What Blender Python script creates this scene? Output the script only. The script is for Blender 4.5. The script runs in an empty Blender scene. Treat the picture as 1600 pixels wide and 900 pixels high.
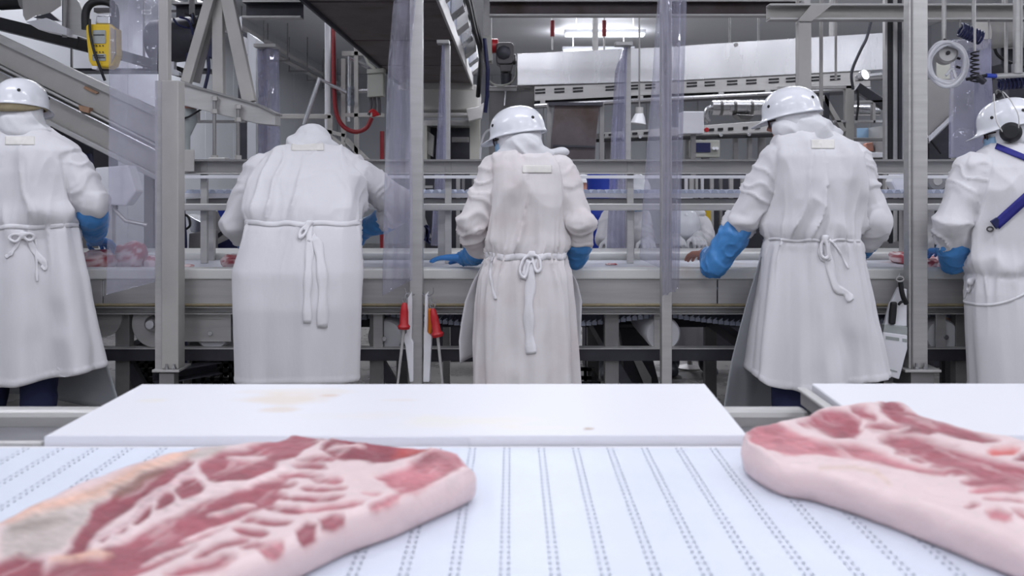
import bpy, bmesh, math, random
import numpy as np
from mathutils import Vector, Matrix
from mathutils.bvhtree import BVHTree

random.seed(7)
SC = bpy.context.scene
COL = SC.collection
R = math.radians

# ------------------------------------------------------------------ camera, light, exposure
F = 1400.0            # focal length in pixels of the 1600 px wide frame
CAM_Z = 1.37
HOR = 285.0           # the horizon's row
def P(px, py, d):
    """the point at depth d that the photo shows at px, py"""
    return Vector(((px - 800.0) * d / F, d, CAM_Z + (HOR - py) * d / F))

cam_data = bpy.data.cameras.new('camera')
cam = bpy.data.objects.new('camera', cam_data)
COL.objects.link(cam)
cam.location = (0, 0, CAM_Z)
cam.rotation_euler = (R(90), 0, 0)
cam_data.sensor_width = 36.0
cam_data.lens = F / 1600 * 36.0
cam_data.shift_y = -(450 - HOR) / 1600.0
cam_data.clip_start = 0.05
cam_data.clip_end = 100
cam_data.dof.use_dof = True
cam_data.dof.focus_distance = 4.3
cam_data.dof.aperture_fstop = 5.0
SC.camera = cam

SC.view_settings.view_transform = 'Standard'
SC.view_settings.look = 'None'
SC.view_settings.exposure = -1.5
SC.view_settings.gamma = 1.0
SC.view_settings.use_curve_mapping = False
try:
    SC.cycles.use_denoising = True
    SC.cycles.max_bounces = 8
    SC.cycles.transparent_max_bounces = 16
    SC.cycles.caustics_reflective = False
    SC.cycles.caustics_refractive = False
    SC.cycles.sample_clamp_indirect = 6.0
except Exception:
    pass
world = bpy.data.worlds.new('world')
SC.world = world
world.use_nodes = True
world.node_tree.nodes['Background'].inputs[0].default_value = (0.75, 0.78, 0.86, 1)
world.node_tree.nodes['Background'].inputs[1].default_value = 0.15

# room
XL, XR, YB, YF, ZC = -3.9, 6.4, 20.0, -7.0, 3.77
LAMP_POWER = 46.0
LAMP_COL = (0.92, 0.93, 1.0)

# ------------------------------------------------------------------ materials
def nt(m):
    return m.node_tree.nodes, m.node_tree.links
def lin(c):
    return tuple((x / 12.92 if x <= 0.04045 else ((x + 0.055) / 1.055) ** 2.4) for x in c)
def mat(name, srgb, rough=0.5, metal=0.0, var=0.0, vscale=6.0, bump=0.0, bscale=40.0, stretch=(1, 1, 1), spec=0.5, rvar=0.0, stain=None, coat=0.0, sheen=0.0, sss=0.0, transmission=0.0):
    """a principled surface with grain (var, bump), uneven gloss (rvar) and stains of one colour"""
    m = bpy.data.materials.new(name)
    m.use_nodes = True
    n, l = nt(m)
    b = n['Principled BSDF']
    c = lin(srgb) + (1,)
    b.inputs['Base Color'].default_value = c
    b.inputs['Roughness'].default_value = rough
    b.inputs['Metallic'].default_value = metal
    b.inputs['Specular IOR Level'].default_value = spec
    b.inputs['Coat Weight'].default_value = coat
    b.inputs['Sheen Weight'].default_value = sheen
    if sss:
        b.inputs['Subsurface Weight'].default_value = sss
        b.inputs['Subsurface Radius'].default_value = (0.01, 0.004, 0.003)
    tc = n.new('ShaderNodeTexCoord')
    mp = n.new('ShaderNodeMapping')
    mp.inputs['Scale'].default_value = stretch
    l.new(tc.outputs['Object'], mp.inputs['Vector'])
    col = None
    if var or rvar:
        no = n.new('ShaderNodeTexNoise')
        no.inputs['Scale'].default_value = vscale
        no.inputs['Detail'].default_value = 6
        no.inputs['Roughness'].default_value = 0.62
        l.new(mp.outputs[0], no.inputs['Vector'])
        if var:
            mr = n.new('ShaderNodeMapRange')
            mr.inputs['From Min'].default_value = 0.3
            mr.inputs['From Max'].default_value = 0.7
            mr.inputs['To Min'].default_value = 1 - var
            mr.inputs['To Max'].default_value = 1 + var
            l.new(no.outputs['Fac'], mr.inputs['Value'])
            mx = n.new('ShaderNodeVectorMath'); mx.operation = 'SCALE'
            mx.inputs[0].default_value = c[:3]
            l.new(mr.outputs[0], mx.inputs['Scale'])
            col = mx.outputs[0]
        if rvar:
            mr2 = n.new('ShaderNodeMapRange')
            mr2.inputs['From Min'].default_value = 0.3
            mr2.inputs['From Max'].default_value = 0.7
            mr2.inputs['To Min'].default_value = max(0.02, rough - rvar)
            mr2.inputs['To Max'].default_value = min(1, rough + rvar)
            l.new(no.outputs['Fac'], mr2.inputs['Value'])
            l.new(mr2.outputs[0], b.inputs['Roughness'])
    if stain:
        scol, sscale, lo, hi = stain
        n2 = n.new('ShaderNodeTexNoise'); n2.inputs['Scale'].default_value = sscale
        n2.inputs['Detail'].default_value = 5
        l.new(tc.outputs['Object'], n2.inputs['Vector'])
        mr3 = n.new('ShaderNodeMapRange'); mr3.clamp = True
        mr3.inputs['From Min'].default_value = lo
        mr3.inputs['From Max'].default_value = hi
        l.new(n2.outputs['Fac'], mr3.inputs['Value'])
        mix = n.new('ShaderNodeMix'); mix.data_type = 'RGBA'
        l.new(mr3.outputs[0], mix.inputs[0])
        if col is not None:
            l.new(col, mix.inputs[6])
        else:
            mix.inputs[6].default_value = c
        mix.inputs[7].default_value = lin(scol) + (1,)
        col = mix.outputs[2]
    if col is not None:
        l.new(col, b.inputs['Base Color'])
    if bump:
        n3 = n.new('ShaderNodeTexNoise'); n3.inputs['Scale'].default_value = bscale
        n3.inputs['Detail'].default_value = 4
        l.new(mp.outputs[0], n3.inputs['Vector'])
        bp = n.new('ShaderNodeBump'); bp.inputs['Strength'].default_value = bump
        bp.inputs['Distance'].default_value = 0.01
        l.new(n3.outputs['Fac'], bp.inputs['Height'])
        l.new(bp.outputs[0], b.inputs['Normal'])
    return m

M = {}
M['steel'] = mat('satin_steel', (.74, .735, .73), .42, .35, .10, 3, .05, 60, (1, 1, 8), rvar=.1)
M['steel_h'] = mat('brushed_steel', (.75, .745, .74), .40, .4, .12, 3, .05, 60, (.6, 4, 10), rvar=.1)
M['steel_bright'] = mat('polished_steel', (.86, .86, .87), .26, 1.0, .04, 1.2, 0, 30, (3, 3, .6), rvar=.05)
M['steel_dark'] = mat('dull_steel', (.56, .555, .555), .5, .35, .15, 4, .05, 50)
M['steel_warm'] = mat('painted_steel', (.72, .71, .695), .5, .15, .08, 4, .04, 50)
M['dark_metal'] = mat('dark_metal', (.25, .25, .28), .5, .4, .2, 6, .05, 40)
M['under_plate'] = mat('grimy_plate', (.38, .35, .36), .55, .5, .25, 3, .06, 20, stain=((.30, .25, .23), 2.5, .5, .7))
M['black'] = mat('black_rubber', (.075, .075, .09), .55, 0, .15, 8)
M['navy'] = mat('navy_plastic', (.10, .12, .30), .4, 0, .1, 8)
M['blue'] = mat('blue_plastic', (.16, .27, .72), .35, 0, .08, 8)
M['white_plastic'] = mat('white_plastic', (.90, .90, .92), .38, 0, .03, 5, .02, 40)
M['board'] = mat('board_plastic', (.935, .935, .95), .42, 0, .015, 4, .04, 60, stain=((.90, .88, .82), 3.2, .56, .74))
M['belt'] = mat('belt_plastic', (.85, .875, .925), .40, 0, .025, 9, .02, 60)
M['belt_blue'] = mat('belt_link_plastic', (.82, .85, .93), .42, 0, .06, 9)
M['belt_under'] = mat('belt_gap', (.74, .79, .86), .6)
M['line_belt'] = mat('line_belt', (.80, .81, .85), .35, 0, .04, 5, stain=((.75, .62, .58), 3.0, .62, .8))
M['line_rim'] = mat('line_rim', (.90, .90, .89), .4, 0, .03, 5, stain=((.78, .70, .62), 4.0, .62, .85))
M['wall'] = mat('wall_panel', (.80, .81, .83), .32, 0, .02, 2, .02, 8)
M['ceil'] = mat('ceiling_panel', (.90, .905, .92), .5, 0, .02, 2)
M['floor'] = mat('wet_concrete', (.56, .55, .54), .3, 0, .22, 3, .08, 14, rvar=.18, stain=((.42, .41, .41), 1.6, .5, .65))
M['red'] = mat('red_plastic', (.68, .10, .13), .4, 0, .08, 9)
M['hose_red'] = mat('red_hose', (.52, .12, .15), .45, 0, .1, 9)
M['orange'] = mat('orange_plastic', (.86, .50, .12), .4, 0, .08, 9)
M['yellow'] = mat('yellow_plastic', (.87, .73, .16), .4, 0, .06, 9)
M['grey_label'] = mat('grey_label', (.62, .64, .64), .5, 0, .08, 30)
M['grey_box'] = mat('grey_enclosure', (.66, .66, .63), .5, 0, .04, 5)
M['motor'] = mat('motor_grey', (.30, .29, .30), .5, .2, .15, 8)
M['coat'] = mat('white_coat_cloth', (.86, .855, .87), .85, 0, .015, 3, .35, 16, (1, 1, .4), sheen=.1, spec=.2)
M['coat_pink'] = mat('white_coat_cloth_worn', (.87, .85, .855), .85, 0, .02, 3, .35, 16, (1, 1, .4), sheen=.1, spec=.2, stain=((.84, .80, .80), 4, .5, .7))
M['hood'] = mat('white_hood_cloth', (.86, .86, .875), .85, 0, .015, 3, .3, 20, sheen=.1, spec=.2)
M['strap'] = mat('white_tape', (.89, .885, .90), .75, 0, .02, 3, .15, 60, spec=.25)
M['helmet'] = mat('helmet_plastic', (.90, .905, .93), .22, 0, .02, 4, .01, 30, coat=.3)
M['skin'] = mat('skin', (.74, .53, .46), .5, 0, .06, 20, .05, 120, sss=.08)
M['sleeve'] = mat('blue_sleeve_film', (.27, .53, .78), .42, 0, .10, 14, .3, 30)
M['glove'] = mat('blue_glove', (.25, .52, .80), .4, 0, .06, 18, .1, 60)
M['trousers'] = mat('navy_trousers', (.13, .15, .29), .85, 0, .1, 9, .1, 60)
M['boots'] = mat('grey_rubber_boots', (.30, .31, .34), .45, 0, .1, 9)
M['apron'] = mat('plastic_apron', (.66, .67, .69), .38, 0, .05, 4, .15, 18)
M['mask'] = mat('blue_mask_cloth', (.60, .74, .86), .8, 0, .03, 9, .1, 80)
M['tan'] = mat('tan_net', (.62, .57, .46), .8, 0, .1, 30, .2, 90)
M['hair'] = mat('dark_hair', (.16, .11, .09), .6, 0, .2, 40)
M['frame_dark'] = mat('dark_glasses', (.18, .08, .08), .3, 0, 0)
M['eye'] = mat('eye_white', (.88, .87, .85), .2)
M['iris'] = mat('eye_iris', (.14, .09, .06), .2)
M['blue_strap'] = mat('blue_webbing', (.14, .14, .50), .7, 0, .05, 30, .15, 120)
M['label_cream'] = mat('cream_label', (.872, .862, .842), .8, 0, .03, 30)
M['wood'] = mat('tan_panel', (.66, .52, .42), .6, 0, .1, 6)
M['cord_white'] = mat('white_hose', (.86, .86, .88), .35, 0, .04, 12)
M['scuff_steel'] = mat('pan_steel', (.60, .60, .62), .38, .8, .1, 4, .03, 60, rvar=.1)

def emit(name, srgb, s):
    m = bpy.data.materials.new(name); m.use_nodes = True
    n, l = nt(m)
    b = n['Principled BSDF']
    b.inputs['Base Color'].default_value = lin(srgb) + (1,)
    b.inputs['Emission Color'].default_value = lin(srgb) + (1,)
    b.inputs['Emission Strength'].default_value = s
    return m
M['lamp'] = emit('lamp_tube', (.96, .98, 1), 6.0)

def film(name, tint, haze, haze_fac, gloss=0.05):
    """clear flexible vinyl: light passes, a little haze, a bright glossy skin"""
    m = bpy.data.materials.new(name); m.use_nodes = True
    n, l = nt(m)
    n.remove(n['Principled BSDF'])
    out = n['Material Output']
    tr = n.new('ShaderNodeBsdfTransparent'); tr.inputs[0].default_value = lin(tint) + (1,)
    df = n.new('ShaderNodeBsdfDiffuse'); df.inputs[0].default_value = lin(haze) + (1,)
    tl = n.new('ShaderNodeBsdfTranslucent'); tl.inputs[0].default_value = lin(haze) + (1,)
    gl = n.new('ShaderNodeBsdfGlossy'); gl.inputs['Roughness'].default_value = gloss
    mh = n.new('ShaderNodeMixShader'); mh.inputs[0].default_value = .5
    l.new(df.outputs[0], mh.inputs[1]); l.new(tl.outputs[0], mh.inputs[2])
    tcn = n.new('ShaderNodeTexCoord')
    no = n.new('ShaderNodeTexNoise'); no.inputs['Scale'].default_value = 5; no.inputs['Detail'].default_value = 4
    l.new(tcn.outputs['Object'], no.inputs['Vector'])
    mr = n.new('ShaderNodeMapRange'); mr.inputs['From Min'].default_value = .3; mr.inputs['From Max'].default_value = .7
    mr.inputs['To Min'].default_value = haze_fac * .6; mr.inputs['To Max'].default_value = haze_fac * 1.4
    l.new(no.outputs['Fac'], mr.inputs['Value'])
    m1 = n.new('ShaderNodeMixShader'); l.new(mr.outputs[0], m1.inputs[0])
    l.new(tr.outputs[0], m1.inputs[1]); l.new(mh.outputs[0], m1.inputs[2])
    fr = n.new('ShaderNodeFresnel'); fr.inputs['IOR'].default_value = 1.36
    n3 = n.new('ShaderNodeTexNoise'); n3.inputs['Scale'].default_value = 6; n3.inputs['Detail'].default_value = 2
    l.new(tcn.outputs['Object'], n3.inputs['Vector'])
    bp = n.new('ShaderNodeBump'); bp.inputs['Strength'].default_value = .6; bp.inputs['Distance'].default_value = .03
    l.new(n3.outputs['Fac'], bp.inputs['Height'])
    l.new(bp.outputs[0], gl.inputs['Normal'])
    m2 = n.new('ShaderNodeMixShader'); mn = n.new('ShaderNodeMath'); mn.operation = 'MINIMUM'; mn.inputs[1].default_value = .26
    l.new(fr.outputs[0], mn.inputs[0]); l.new(mn.outputs[0], m2.inputs[0])
    l.new(m1.outputs[0], m2.inputs[1]); l.new(gl.outputs[0], m2.inputs[2])
    l.new(m2.outputs[0], out.inputs['Surface'])
    return m
M['vinyl'] = film('clear_vinyl', (.98, .978, .99), (.86, .86, .93), .20)
M['vinyl_far'] = film('clear_vinyl_aged', (.96, .958, .98), (.82, .82, .92), .29)
M['clear'] = film('clear_lens', (.92, .93, .95), (.8, .8, .85), .05)

def vmat(name, rough=.38, bump=.25, bscale=70, sss=.06):
    """colour stored on the mesh (the lean and fat of a cut), wet gloss, fine grain"""
    m = bpy.data.materials.new(name); m.use_nodes = True
    n, l = nt(m); b = n['Principled BSDF']
    at = n.new('ShaderNodeAttribute'); at.attribute_name = 'cut'
    l.new(at.outputs['Color'], b.inputs['Base Color'])
    b.inputs['Roughness'].default_value = rough
    b.inputs['Specular IOR Level'].default_value = .4
    b.inputs['Subsurface Weight'].default_value = sss
    b.inputs['Subsurface Radius'].default_value = (.012, .004, .003)
    tc = n.new('ShaderNodeTexCoord')
    no = n.new('ShaderNodeTexNoise'); no.inputs['Scale'].default_value = bscale; no.inputs['Detail'].default_value = 5
    l.new(tc.outputs['Object'], no.inputs['Vector'])
    bp = n.new('ShaderNodeBump'); bp.inputs['Strength'].default_value = bump; bp.inputs['Distance'].default_value = .006
    l.new(no.outputs['Fac'], bp.inputs['Height']); l.new(bp.outputs[0], b.inputs['Normal'])
    return m
M['meat'] = vmat('raw_pork')

# ------------------------------------------------------------------ noise in numpy
def vnoise(p, seed=0):
    p = np.asarray(p, dtype=np.float64)
    i = np.floor(p).astype(np.int64); f = p - i
    u = f * f * f * (f * (f * 6 - 15) + 10)
    def h(dx, dy, dz):
        n = (i[:, 0] + dx) * 374761393 + (i[:, 1] + dy) * 668265263 + (i[:, 2] + dz) * 2147483647 + seed * 144664
        n = (n ^ (n >> 13)) * 1274126177
        n = n ^ (n >> 16)
        return (n & 0xffff) / 32767.5 - 1.0
    x00 = h(0, 0, 0) * (1 - u[:, 0]) + h(1, 0, 0) * u[:, 0]
    x10 = h(0, 1, 0) * (1 - u[:, 0]) + h(1, 1, 0) * u[:, 0]
    x01 = h(0, 0, 1) * (1 - u[:, 0]) + h(1, 0, 1) * u[:, 0]
    x11 = h(0, 1, 1) * (1 - u[:, 0]) + h(1, 1, 1) * u[:, 0]
    y0 = x00 * (1 - u[:, 1]) + x10 * u[:, 1]
    y1 = x01 * (1 - u[:, 1]) + x11 * u[:, 1]
    return y0 * (1 - u[:, 2]) + y1 * u[:, 2]
def fnoise(p, seed=0, o=3):
    s = 0; a = 1.0; t = 0
    for k in range(o):
        s = s + a * vnoise(np.asarray(p) * (2 ** k), seed + k); t += a; a *= .5
    return s / t
def sstep(a, b, x):
    t = np.clip((x - a) / (b - a), 0, 1)
    return t * t * (3 - 2 * t)

# ------------------------------------------------------------------ mesh helpers
def tag(o, label=None, cat=None, group=None, kind=None):
    if label: o['label'] = label
    if cat: o['category'] = cat
    if group: o['group'] = group
    if kind: o['kind'] = kind
    return o
def thing(name, loc, label, cat, group=None):
    o = bpy.data.objects.new(name, None); COL.objects.link(o)
    o.location = loc; o.empty_display_size = .1
    return tag(o, label, cat, group)
def rootloc(o):
    v = Vector((0, 0, 0))
    while o is not None:
        v += o.location; o = o.parent
    return v
def finish(me, name, m, parent=None, smooth=40, bevel=0.0):
    o = bpy.data.objects.new(name, me); COL.objects.link(o)
    if m is not None and len(me.materials) == 0: me.materials.append(m)
    if smooth:
        me.polygons.foreach_set('use_smooth', [True] * len(me.polygons))
        if smooth < 180:
            me.set_sharp_from_angle(angle=R(smooth))
    if parent is not None:
        o.parent = parent
        me.transform(Matrix.Translation(-rootloc(parent)))
    if bevel:
        b = o.modifiers.new('bevel', 'BEVEL'); b.width = bevel; b.segments = 2; b.limit_method = 'ANGLE'; b.angle_limit = R(50)
    return o

class MB:
    def __init__(self): self.v = []; self.f = []
    def add(self, vs, fs):
        k = len(self.v); self.v += [tuple(x) for x in vs]; self.f += [tuple(i + k for i in q) for q in fs]; return self
    def box(self, x0, x1, y0, y1, z0, z1):
        return self.add([(x0, y0, z0), (x1, y0, z0), (x1, y1, z0), (x0, y1, z0), (x0, y0, z1), (x1, y0, z1), (x1, y1, z1), (x0, y1, z1)],
                        [(3, 2, 1, 0), (4, 5, 6, 7), (0, 1, 5, 4), (1, 2, 6, 5), (2, 3, 7, 6), (3, 0, 4, 7)])
    def section(self, poly, p0, p1, up=(0, 0, 1)):
        """a profile (side, up) swept straight from p0 to p1"""
        p0 = Vector(p0); p1 = Vector(p1); t = (p1 - p0).normalized(); up = Vector(up)
        if abs(t.dot(up)) > .98: up = Vector((0, 1, 0))
        s = t.cross(up).normalized(); u = s.cross(t).normalized(); n = len(poly)
        vs = [p + s * a + u * b for p in (p0, p1) for a, b in poly]
        fs = [tuple(reversed(range(n))), tuple(range(n, 2 * n))] + [(i, (i + 1) % n, n + (i + 1) % n, n + i) for i in range(n)]
        return self.add(vs, fs)
    def bar(self, p0, p1, w, h=None, up=(0, 0, 1)):
        h = h or w; a, b = w / 2, h / 2
        return self.section([(-a, -b), (a, -b), (a, b), (-a, b)], p0, p1, up)
    def channel(self, p0, p1, w, h, t=.006, up=(0, 0, 1), flip=1):
        """an open C profile: web to one side, two flanges"""
        a, b = w / 2 * flip, h / 2; t2 = t * flip
        pl = [(-a, -b), (a, -b), (a, -b + t), (-a + t2, -b + t), (-a + t2, b - t), (a, b - t), (a, b), (-a, b)]
        if flip < 0: pl = pl[::-1]
        return self.section(pl, p0, p1, up)
    def hbeam(self, p0, p1, w, h, t=.008, up=(0, 0, 1)):
        a, b = w / 2, h / 2; c = t / 2
        return self.section([(-a, -b), (a, -b), (a, -b + t), (c, -b + t), (c, b - t), (a, b - t), (a, b), (-a, b), (-a, b - t), (-c, b - t), (-c, -b + t), (-a, -b + t)], p0, p1, up)
    def tube(self, pts, r, n=10, closed=False):
        pts = [Vector(p) for p in pts]; m = len(pts)
        rs = r if isinstance(r, (list, tuple)) else [r] * m
        vs = []; prev = None
        for i, p in enumerate(pts):
            if closed: t = pts[(i + 1) % m] - pts[i - 1]
            else: t = pts[min(i + 1, m - 1)] - pts[max(i - 1, 0)]
            t.normalize()
            if prev is None:
                a = Vector((0, 0, 1)) if abs(t.z) < .9 else Vector((0, 1, 0))
                s = t.cross(a).normalized()
            else:
                s = (prev - t * prev.dot(t)).normalized()
            prev = s; u = t.cross(s)
            vs += [p + (s * math.cos(2 * math.pi * k / n) + u * math.sin(2 * math.pi * k / n)) * rs[i] for k in range(n)]
        fs = []
        for i in range(m if closed else m - 1):
            j = (i + 1) % m
            fs += [(i * n + k, i * n + (k + 1) % n, j * n + (k + 1) % n, j * n + k) for k in range(n)]
        if not closed:
            fs += [tuple(reversed(range(n))), tuple(range((m - 1) * n, m * n))]
        return self.add(vs, fs)
    def lathe(self, prof, o=(0, 0, 0), ax=(0, 0, 1), n=24, closed=False):
        """profile of (radius, height) turned about the axis ax through o"""
        o = Vector(o); w = Vector(ax).normalized()
        a = Vector((1, 0, 0)) if abs(w.x) < .9 else Vector((0, 1, 0))
        u = w.cross(a).normalized(); v = w.cross(u); m = len(prof)
        vs = [o + w * z + (u * math.cos(2 * math.pi * k / n) + v * math.sin(2 * math.pi * k / n)) * max(r, 1e-5) for r, z in prof for k in range(n)]
        fs = []
        for i in range(m if closed else m - 1):
            j = (i + 1) % m
            fs += [(i * n + k, i * n + (k + 1) % n, j * n + (k + 1) % n, j * n + k) for k in range(n)]
        if not closed:
            fs += [tuple(reversed(range(n))), tuple(range((m - 1) * n, m * n))]
        return self.add(vs, fs)
    def disc(self, c, r, depth, ax=(0, 1, 0), n=28, b=.0):
        b = b or min(r, abs(depth)) * .12
        return self.lathe([(r - b, -depth / 2), (r, -depth / 2 + b), (r, depth / 2 - b), (r - b, depth / 2)], c, ax, n)
    def plate(self, pix, d, t):
        """an upright plate facing the viewer's side: corners given by photo position at depth d, thickness t"""
        q = [P(x, y, d) for x, y in pix]; n = len(q)
        area = sum(q[i].x * q[(i + 1) % n].z - q[(i + 1) % n].x * q[i].z for i in range(n))
        if area < 0: q = q[::-1]
        vs = q + [v + Vector((0, t, 0)) for v in q]
        fs = [tuple(range(n)), tuple(reversed(range(n, 2 * n)))] + [((i + 1) % n, i, n + i, n + (i + 1) % n) for i in range(n)]
        return self.add(vs, fs)
    def grid(self, A, closed_u=False):
        nu, nv = len(A), len(A[0]); k = len(self.v)
        self.v += [tuple(p) for row in A for p in row]
        for i in range(nu if closed_u else nu - 1):
            j = (i + 1) % nu
            self.f += [(k + i * nv + q, k + j * nv + q, k + j * nv + q + 1, k + i * nv + q + 1) for q in range(nv - 1)]
        return self
    def ball(self, c, r, n=12, m=8):
        rx, ry, rz = r if isinstance(r, (tuple, list)) else (r, r, r)
        c = Vector(c); vs = [c + Vector((0, 0, -rz))]
        for i in range(1, m):
            ph = math.pi * i / m
            vs += [c + Vector((rx * math.sin(ph) * math.cos(2 * math.pi * k / n), ry * math.sin(ph) * math.sin(2 * math.pi * k / n), -rz * math.cos(ph))) for k in range(n)]
        vs.append(c + Vector((0, 0, rz))); e = len(vs) - 1
        fs = [(0, 1 + (k + 1) % n, 1 + k) for k in range(n)]
        for i in range(m - 2):
            a = 1 + i * n; b = a + n
            fs += [(a + k, a + (k + 1) % n, b + (k + 1) % n, b + k) for k in range(n)]
        a = 1 + (m - 2) * n
        fs += [(a + k, a + (k + 1) % n, e) for k in range(n)]
        return self.add(vs, fs)
    def mesh(self, name):
        me = bpy.data.meshes.new(name); me.from_pydata(self.v, [], self.f); me.update()
        return me
    def build(self, name, m, parent=None, smooth=40, bevel=0.0):
        me = self.mesh(name)
        bm = bmesh.new(); bm.from_mesh(me); bmesh.ops.recalc_face_normals(bm, faces=bm.faces); bm.to_mesh(me); bm.free()
        return finish(me, name, m, parent, smooth, bevel)
def share(o, name, parent, loc):
    """another piece with the same mesh"""
    c = o.copy(); COL.objects.link(c); c.name = name; c.parent = parent; c.location = loc
    return c
def spline(pts, n=40):
    pts = [Vector(p) for p in pts]; out = []
    ext = [pts[0] * 2 - pts[1]] + pts + [pts[-1] * 2 - pts[-2]]
    seg = len(pts) - 1
    for i in range(n):
        u = i / (n - 1) * seg; k = min(int(u), seg - 1); t = u - k
        a, b, c, d = ext[k:k + 4]
        out.append(.5 * ((2 * b) + (c - a) * t + (2 * a - 5 * b + 4 * c - d) * t * t + (3 * b - a - 3 * c + d) * t ** 3))
    return out
def solidify(o, t, off=0):
    m = o.modifiers.new('thickness', 'SOLIDIFY'); m.thickness = t; m.offset = off; return o

# ------------------------------------------------------------------ the room
def structure(o, label=None):
    o['kind'] = 'structure'
    if label: o['label'] = label
    return o
structure(MB().box(XL - .2, XR + .2, YF - .2, YB + .2, -.2, 0).build('floor', M['floor'], smooth=0), 'wet grey concrete floor under the cutting line')
structure(MB().box(XL - .2, XR + .2, YF - .2, YB + .2, ZC, ZC + .2).build('ceiling', M['ceil'], smooth=0), 'pale flat ceiling of the meat cutting hall')
wl = structure(MB().box(XL - .2, XL - .03, YF - .2, YB + .2, 0, ZC).build('wall_left', M['wall'], smooth=0), 'white insulated panel wall receding behind the stair frame')
wr = structure(MB().box(XR + .03, XR + .2, YF - .2, YB + .2, 0, ZC).build('wall_right', M['wall'], smooth=0), 'white panel wall beyond the hose station')
wb = structure(MB().box(XL - .2, XR + .2, YB + .03, YB + .2, 0, ZC).build('wall_back', M['wall'], smooth=0), 'white panel wall at the far end of the hall')
wf = structure(MB().box(XL - .2, XR + .2, YF - .2, YF - .03, 0, ZC).build('wall_front', M['wall'], smooth=0), 'white panel wall on the viewer side of the hall')
pw = 1.15
pm = MB().box(-.03, 0.0, .006, pw - .006, 0, ZC).build('wall_panel', M['wall'], wl, 0, .006)
pm.location = (XL, YF, 0)
k = 1
while YF + k * pw < YB - .2:
    share(pm, 'wall_panel', wl, (XL, YF + k * pw, 0)); k += 1
pb = MB().box(.006, pw - .006, 0, .03, 0, ZC).build('wall_panel', M['wall'], wb, 0, .006)
pb.location = (XL, YB, 0)
for k in range(1, 9): share(pb, 'wall_panel', wb, (XL + k * pw, YB, 0))
pr = MB().box(0, .03, .006, pw - .006, 0, ZC).build('wall_panel', M['wall'], wr, 0, .006)
pr.location = (XR, YF, 0)
k = 1
while YF + k * pw < YB - .2:
    share(pr, 'wall_panel', wr, (XR, YF + k * pw, 0)); k += 1
structure(MB().box(XL, XL + .06, YF, YB, 0, .14).build('baseboard_left', M['steel_warm'], smooth=0))

# ceiling lamps
def ceiling_light(x, y, w, label, power=1.0, drop=.30):
    """a fluorescent fitting hung on two rods; its tube shines down and, less, up at the ceiling"""
    t = thing('ceiling_light', (x, y, ZC), label, 'ceiling light', 'fluorescent ceiling lights')
    a, b = w / 2, .09; z = ZC - drop
    MB().box(x - a, x + a, y - .03, y + .03, z - .01, z + .05).build('housing', M['white_plastic'], t, 0, .004)
    MB().box(x - a + .02, x + a - .02, y - b, y + b, z - .045, z - .01).build('diffuser', M['lamp'], t, 0, .01)
    for s in (-1, 1): MB().tube([(x + s * a * .7, y, z + .04), (x + s * a * .7, y, ZC)], .008, 6).build('rod', M['steel'], t)
    for nm, dz, rot, k in (('lamp_glow', -drop - .055, 0, 1.0), ('lamp_upglow', -drop + .06, math.pi, .30)):
        ld = bpy.data.lights.new(nm, 'AREA'); ld.shape = 'RECTANGLE'
        ld.size = 2 * a - .05; ld.size_y = 2 * b; ld.energy = LAMP_POWER * power * k; ld.color = LAMP_COL
        lo = bpy.data.objects.new(nm, ld); COL.objects.link(lo); lo.parent = t; lo.location = (0, 0, dz); lo.rotation_euler = (rot, 0, 0)
    return t
ceiling_light(P(945, 0, 12.6).x, 12.6, 1.15, 'fluorescent ceiling light glowing brightly, nearer of two above the steel trough', 3.0)
ceiling_light(P(935, 0, 14.2).x, 14.2, 1.15, 'fluorescent ceiling light, farther of two above the steel trough', 4.0)
for y, pw_, where in ((-4.0, .9, 'far behind the viewer'), (-1.4, 1.3, 'just behind the viewer'), (.9, .85, 'over the belt table'), (3.1, 1.3, 'over the near workers'), (7.0, 1.7, 'over the machines beyond the line'), (9.9, 2.2, 'before the bright trough lights')):
    for x, side in ((-2.6, 'nearest the left wall'), (.1, 'left of the middle'), (2.7, 'right of the middle'), (5.2, 'nearest the right wall')):
        ceiling_light(x, y, 1.5, 'fluorescent ceiling light %s, %s' % (where, side), pw_)

# ------------------------------------------------------------------ the nearer table: belt, boards, bellies
BZ = .94
ft = thing('belt_table', (0, 1.0, 0), 'white modular belt table with dotted hinge lines carrying two pork bellies', 'conveyor')
PITCH = .0555
NT = 66
def belt_module():
    """one plastic module: a plate with a row of drain holes beside each hinge edge"""
    y0, y1 = .46, 1.45
    w = PITCH / 2 - .00008; step = (y1 - y0) / NT
    xs = [-w, -w + .0030, -w + .0056, w - .0056, w - .0030, w]
    ys = []
    for i in range(NT): ys += [y0 + i * step, y0 + i * step + step * .56]
    ys.append(y1)
    vs = [(x, y, 0) for y in ys for x in xs]; fs = []
    for j in range(len(ys) - 1):
        for i in range(5):
            if j % 2 and i in (1, 3): continue
            a = j * 6 + i; fs.append((a, a + 1, a + 7, a + 6))
    k = len(vs)
    vs += [(-w, y0, 0), (w, y0, 0), (w, y1, 0), (-w, y1, 0), (-w, y0, -.012), (w, y0, -.012), (w, y1, -.012), (-w, y1, -.012)]
    fs += [(k, k + 4, k + 5, k + 1), (k + 1, k + 5, k + 6, k + 2), (k + 2, k + 6, k + 7, k + 3), (k + 3, k + 7, k + 4, k)]
    me = bpy.data.meshes.new('belt_module'); me.from_pydata(vs, [], fs); me.update()
    me.materials.append(M['belt'])
    return me
mod = belt_module()
for k in range(-28, 31):
    o = bpy.data.objects.new('belt_module', mod); COL.objects.link(o); o.parent = ft
    o.location = (.0195 + k * PITCH, -1.0, BZ)
MB().box(-1.56, 1.71, .462, 1.448, BZ - .03, BZ - .003).build('belt_core', M['belt_under'], ft, 0)
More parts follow.
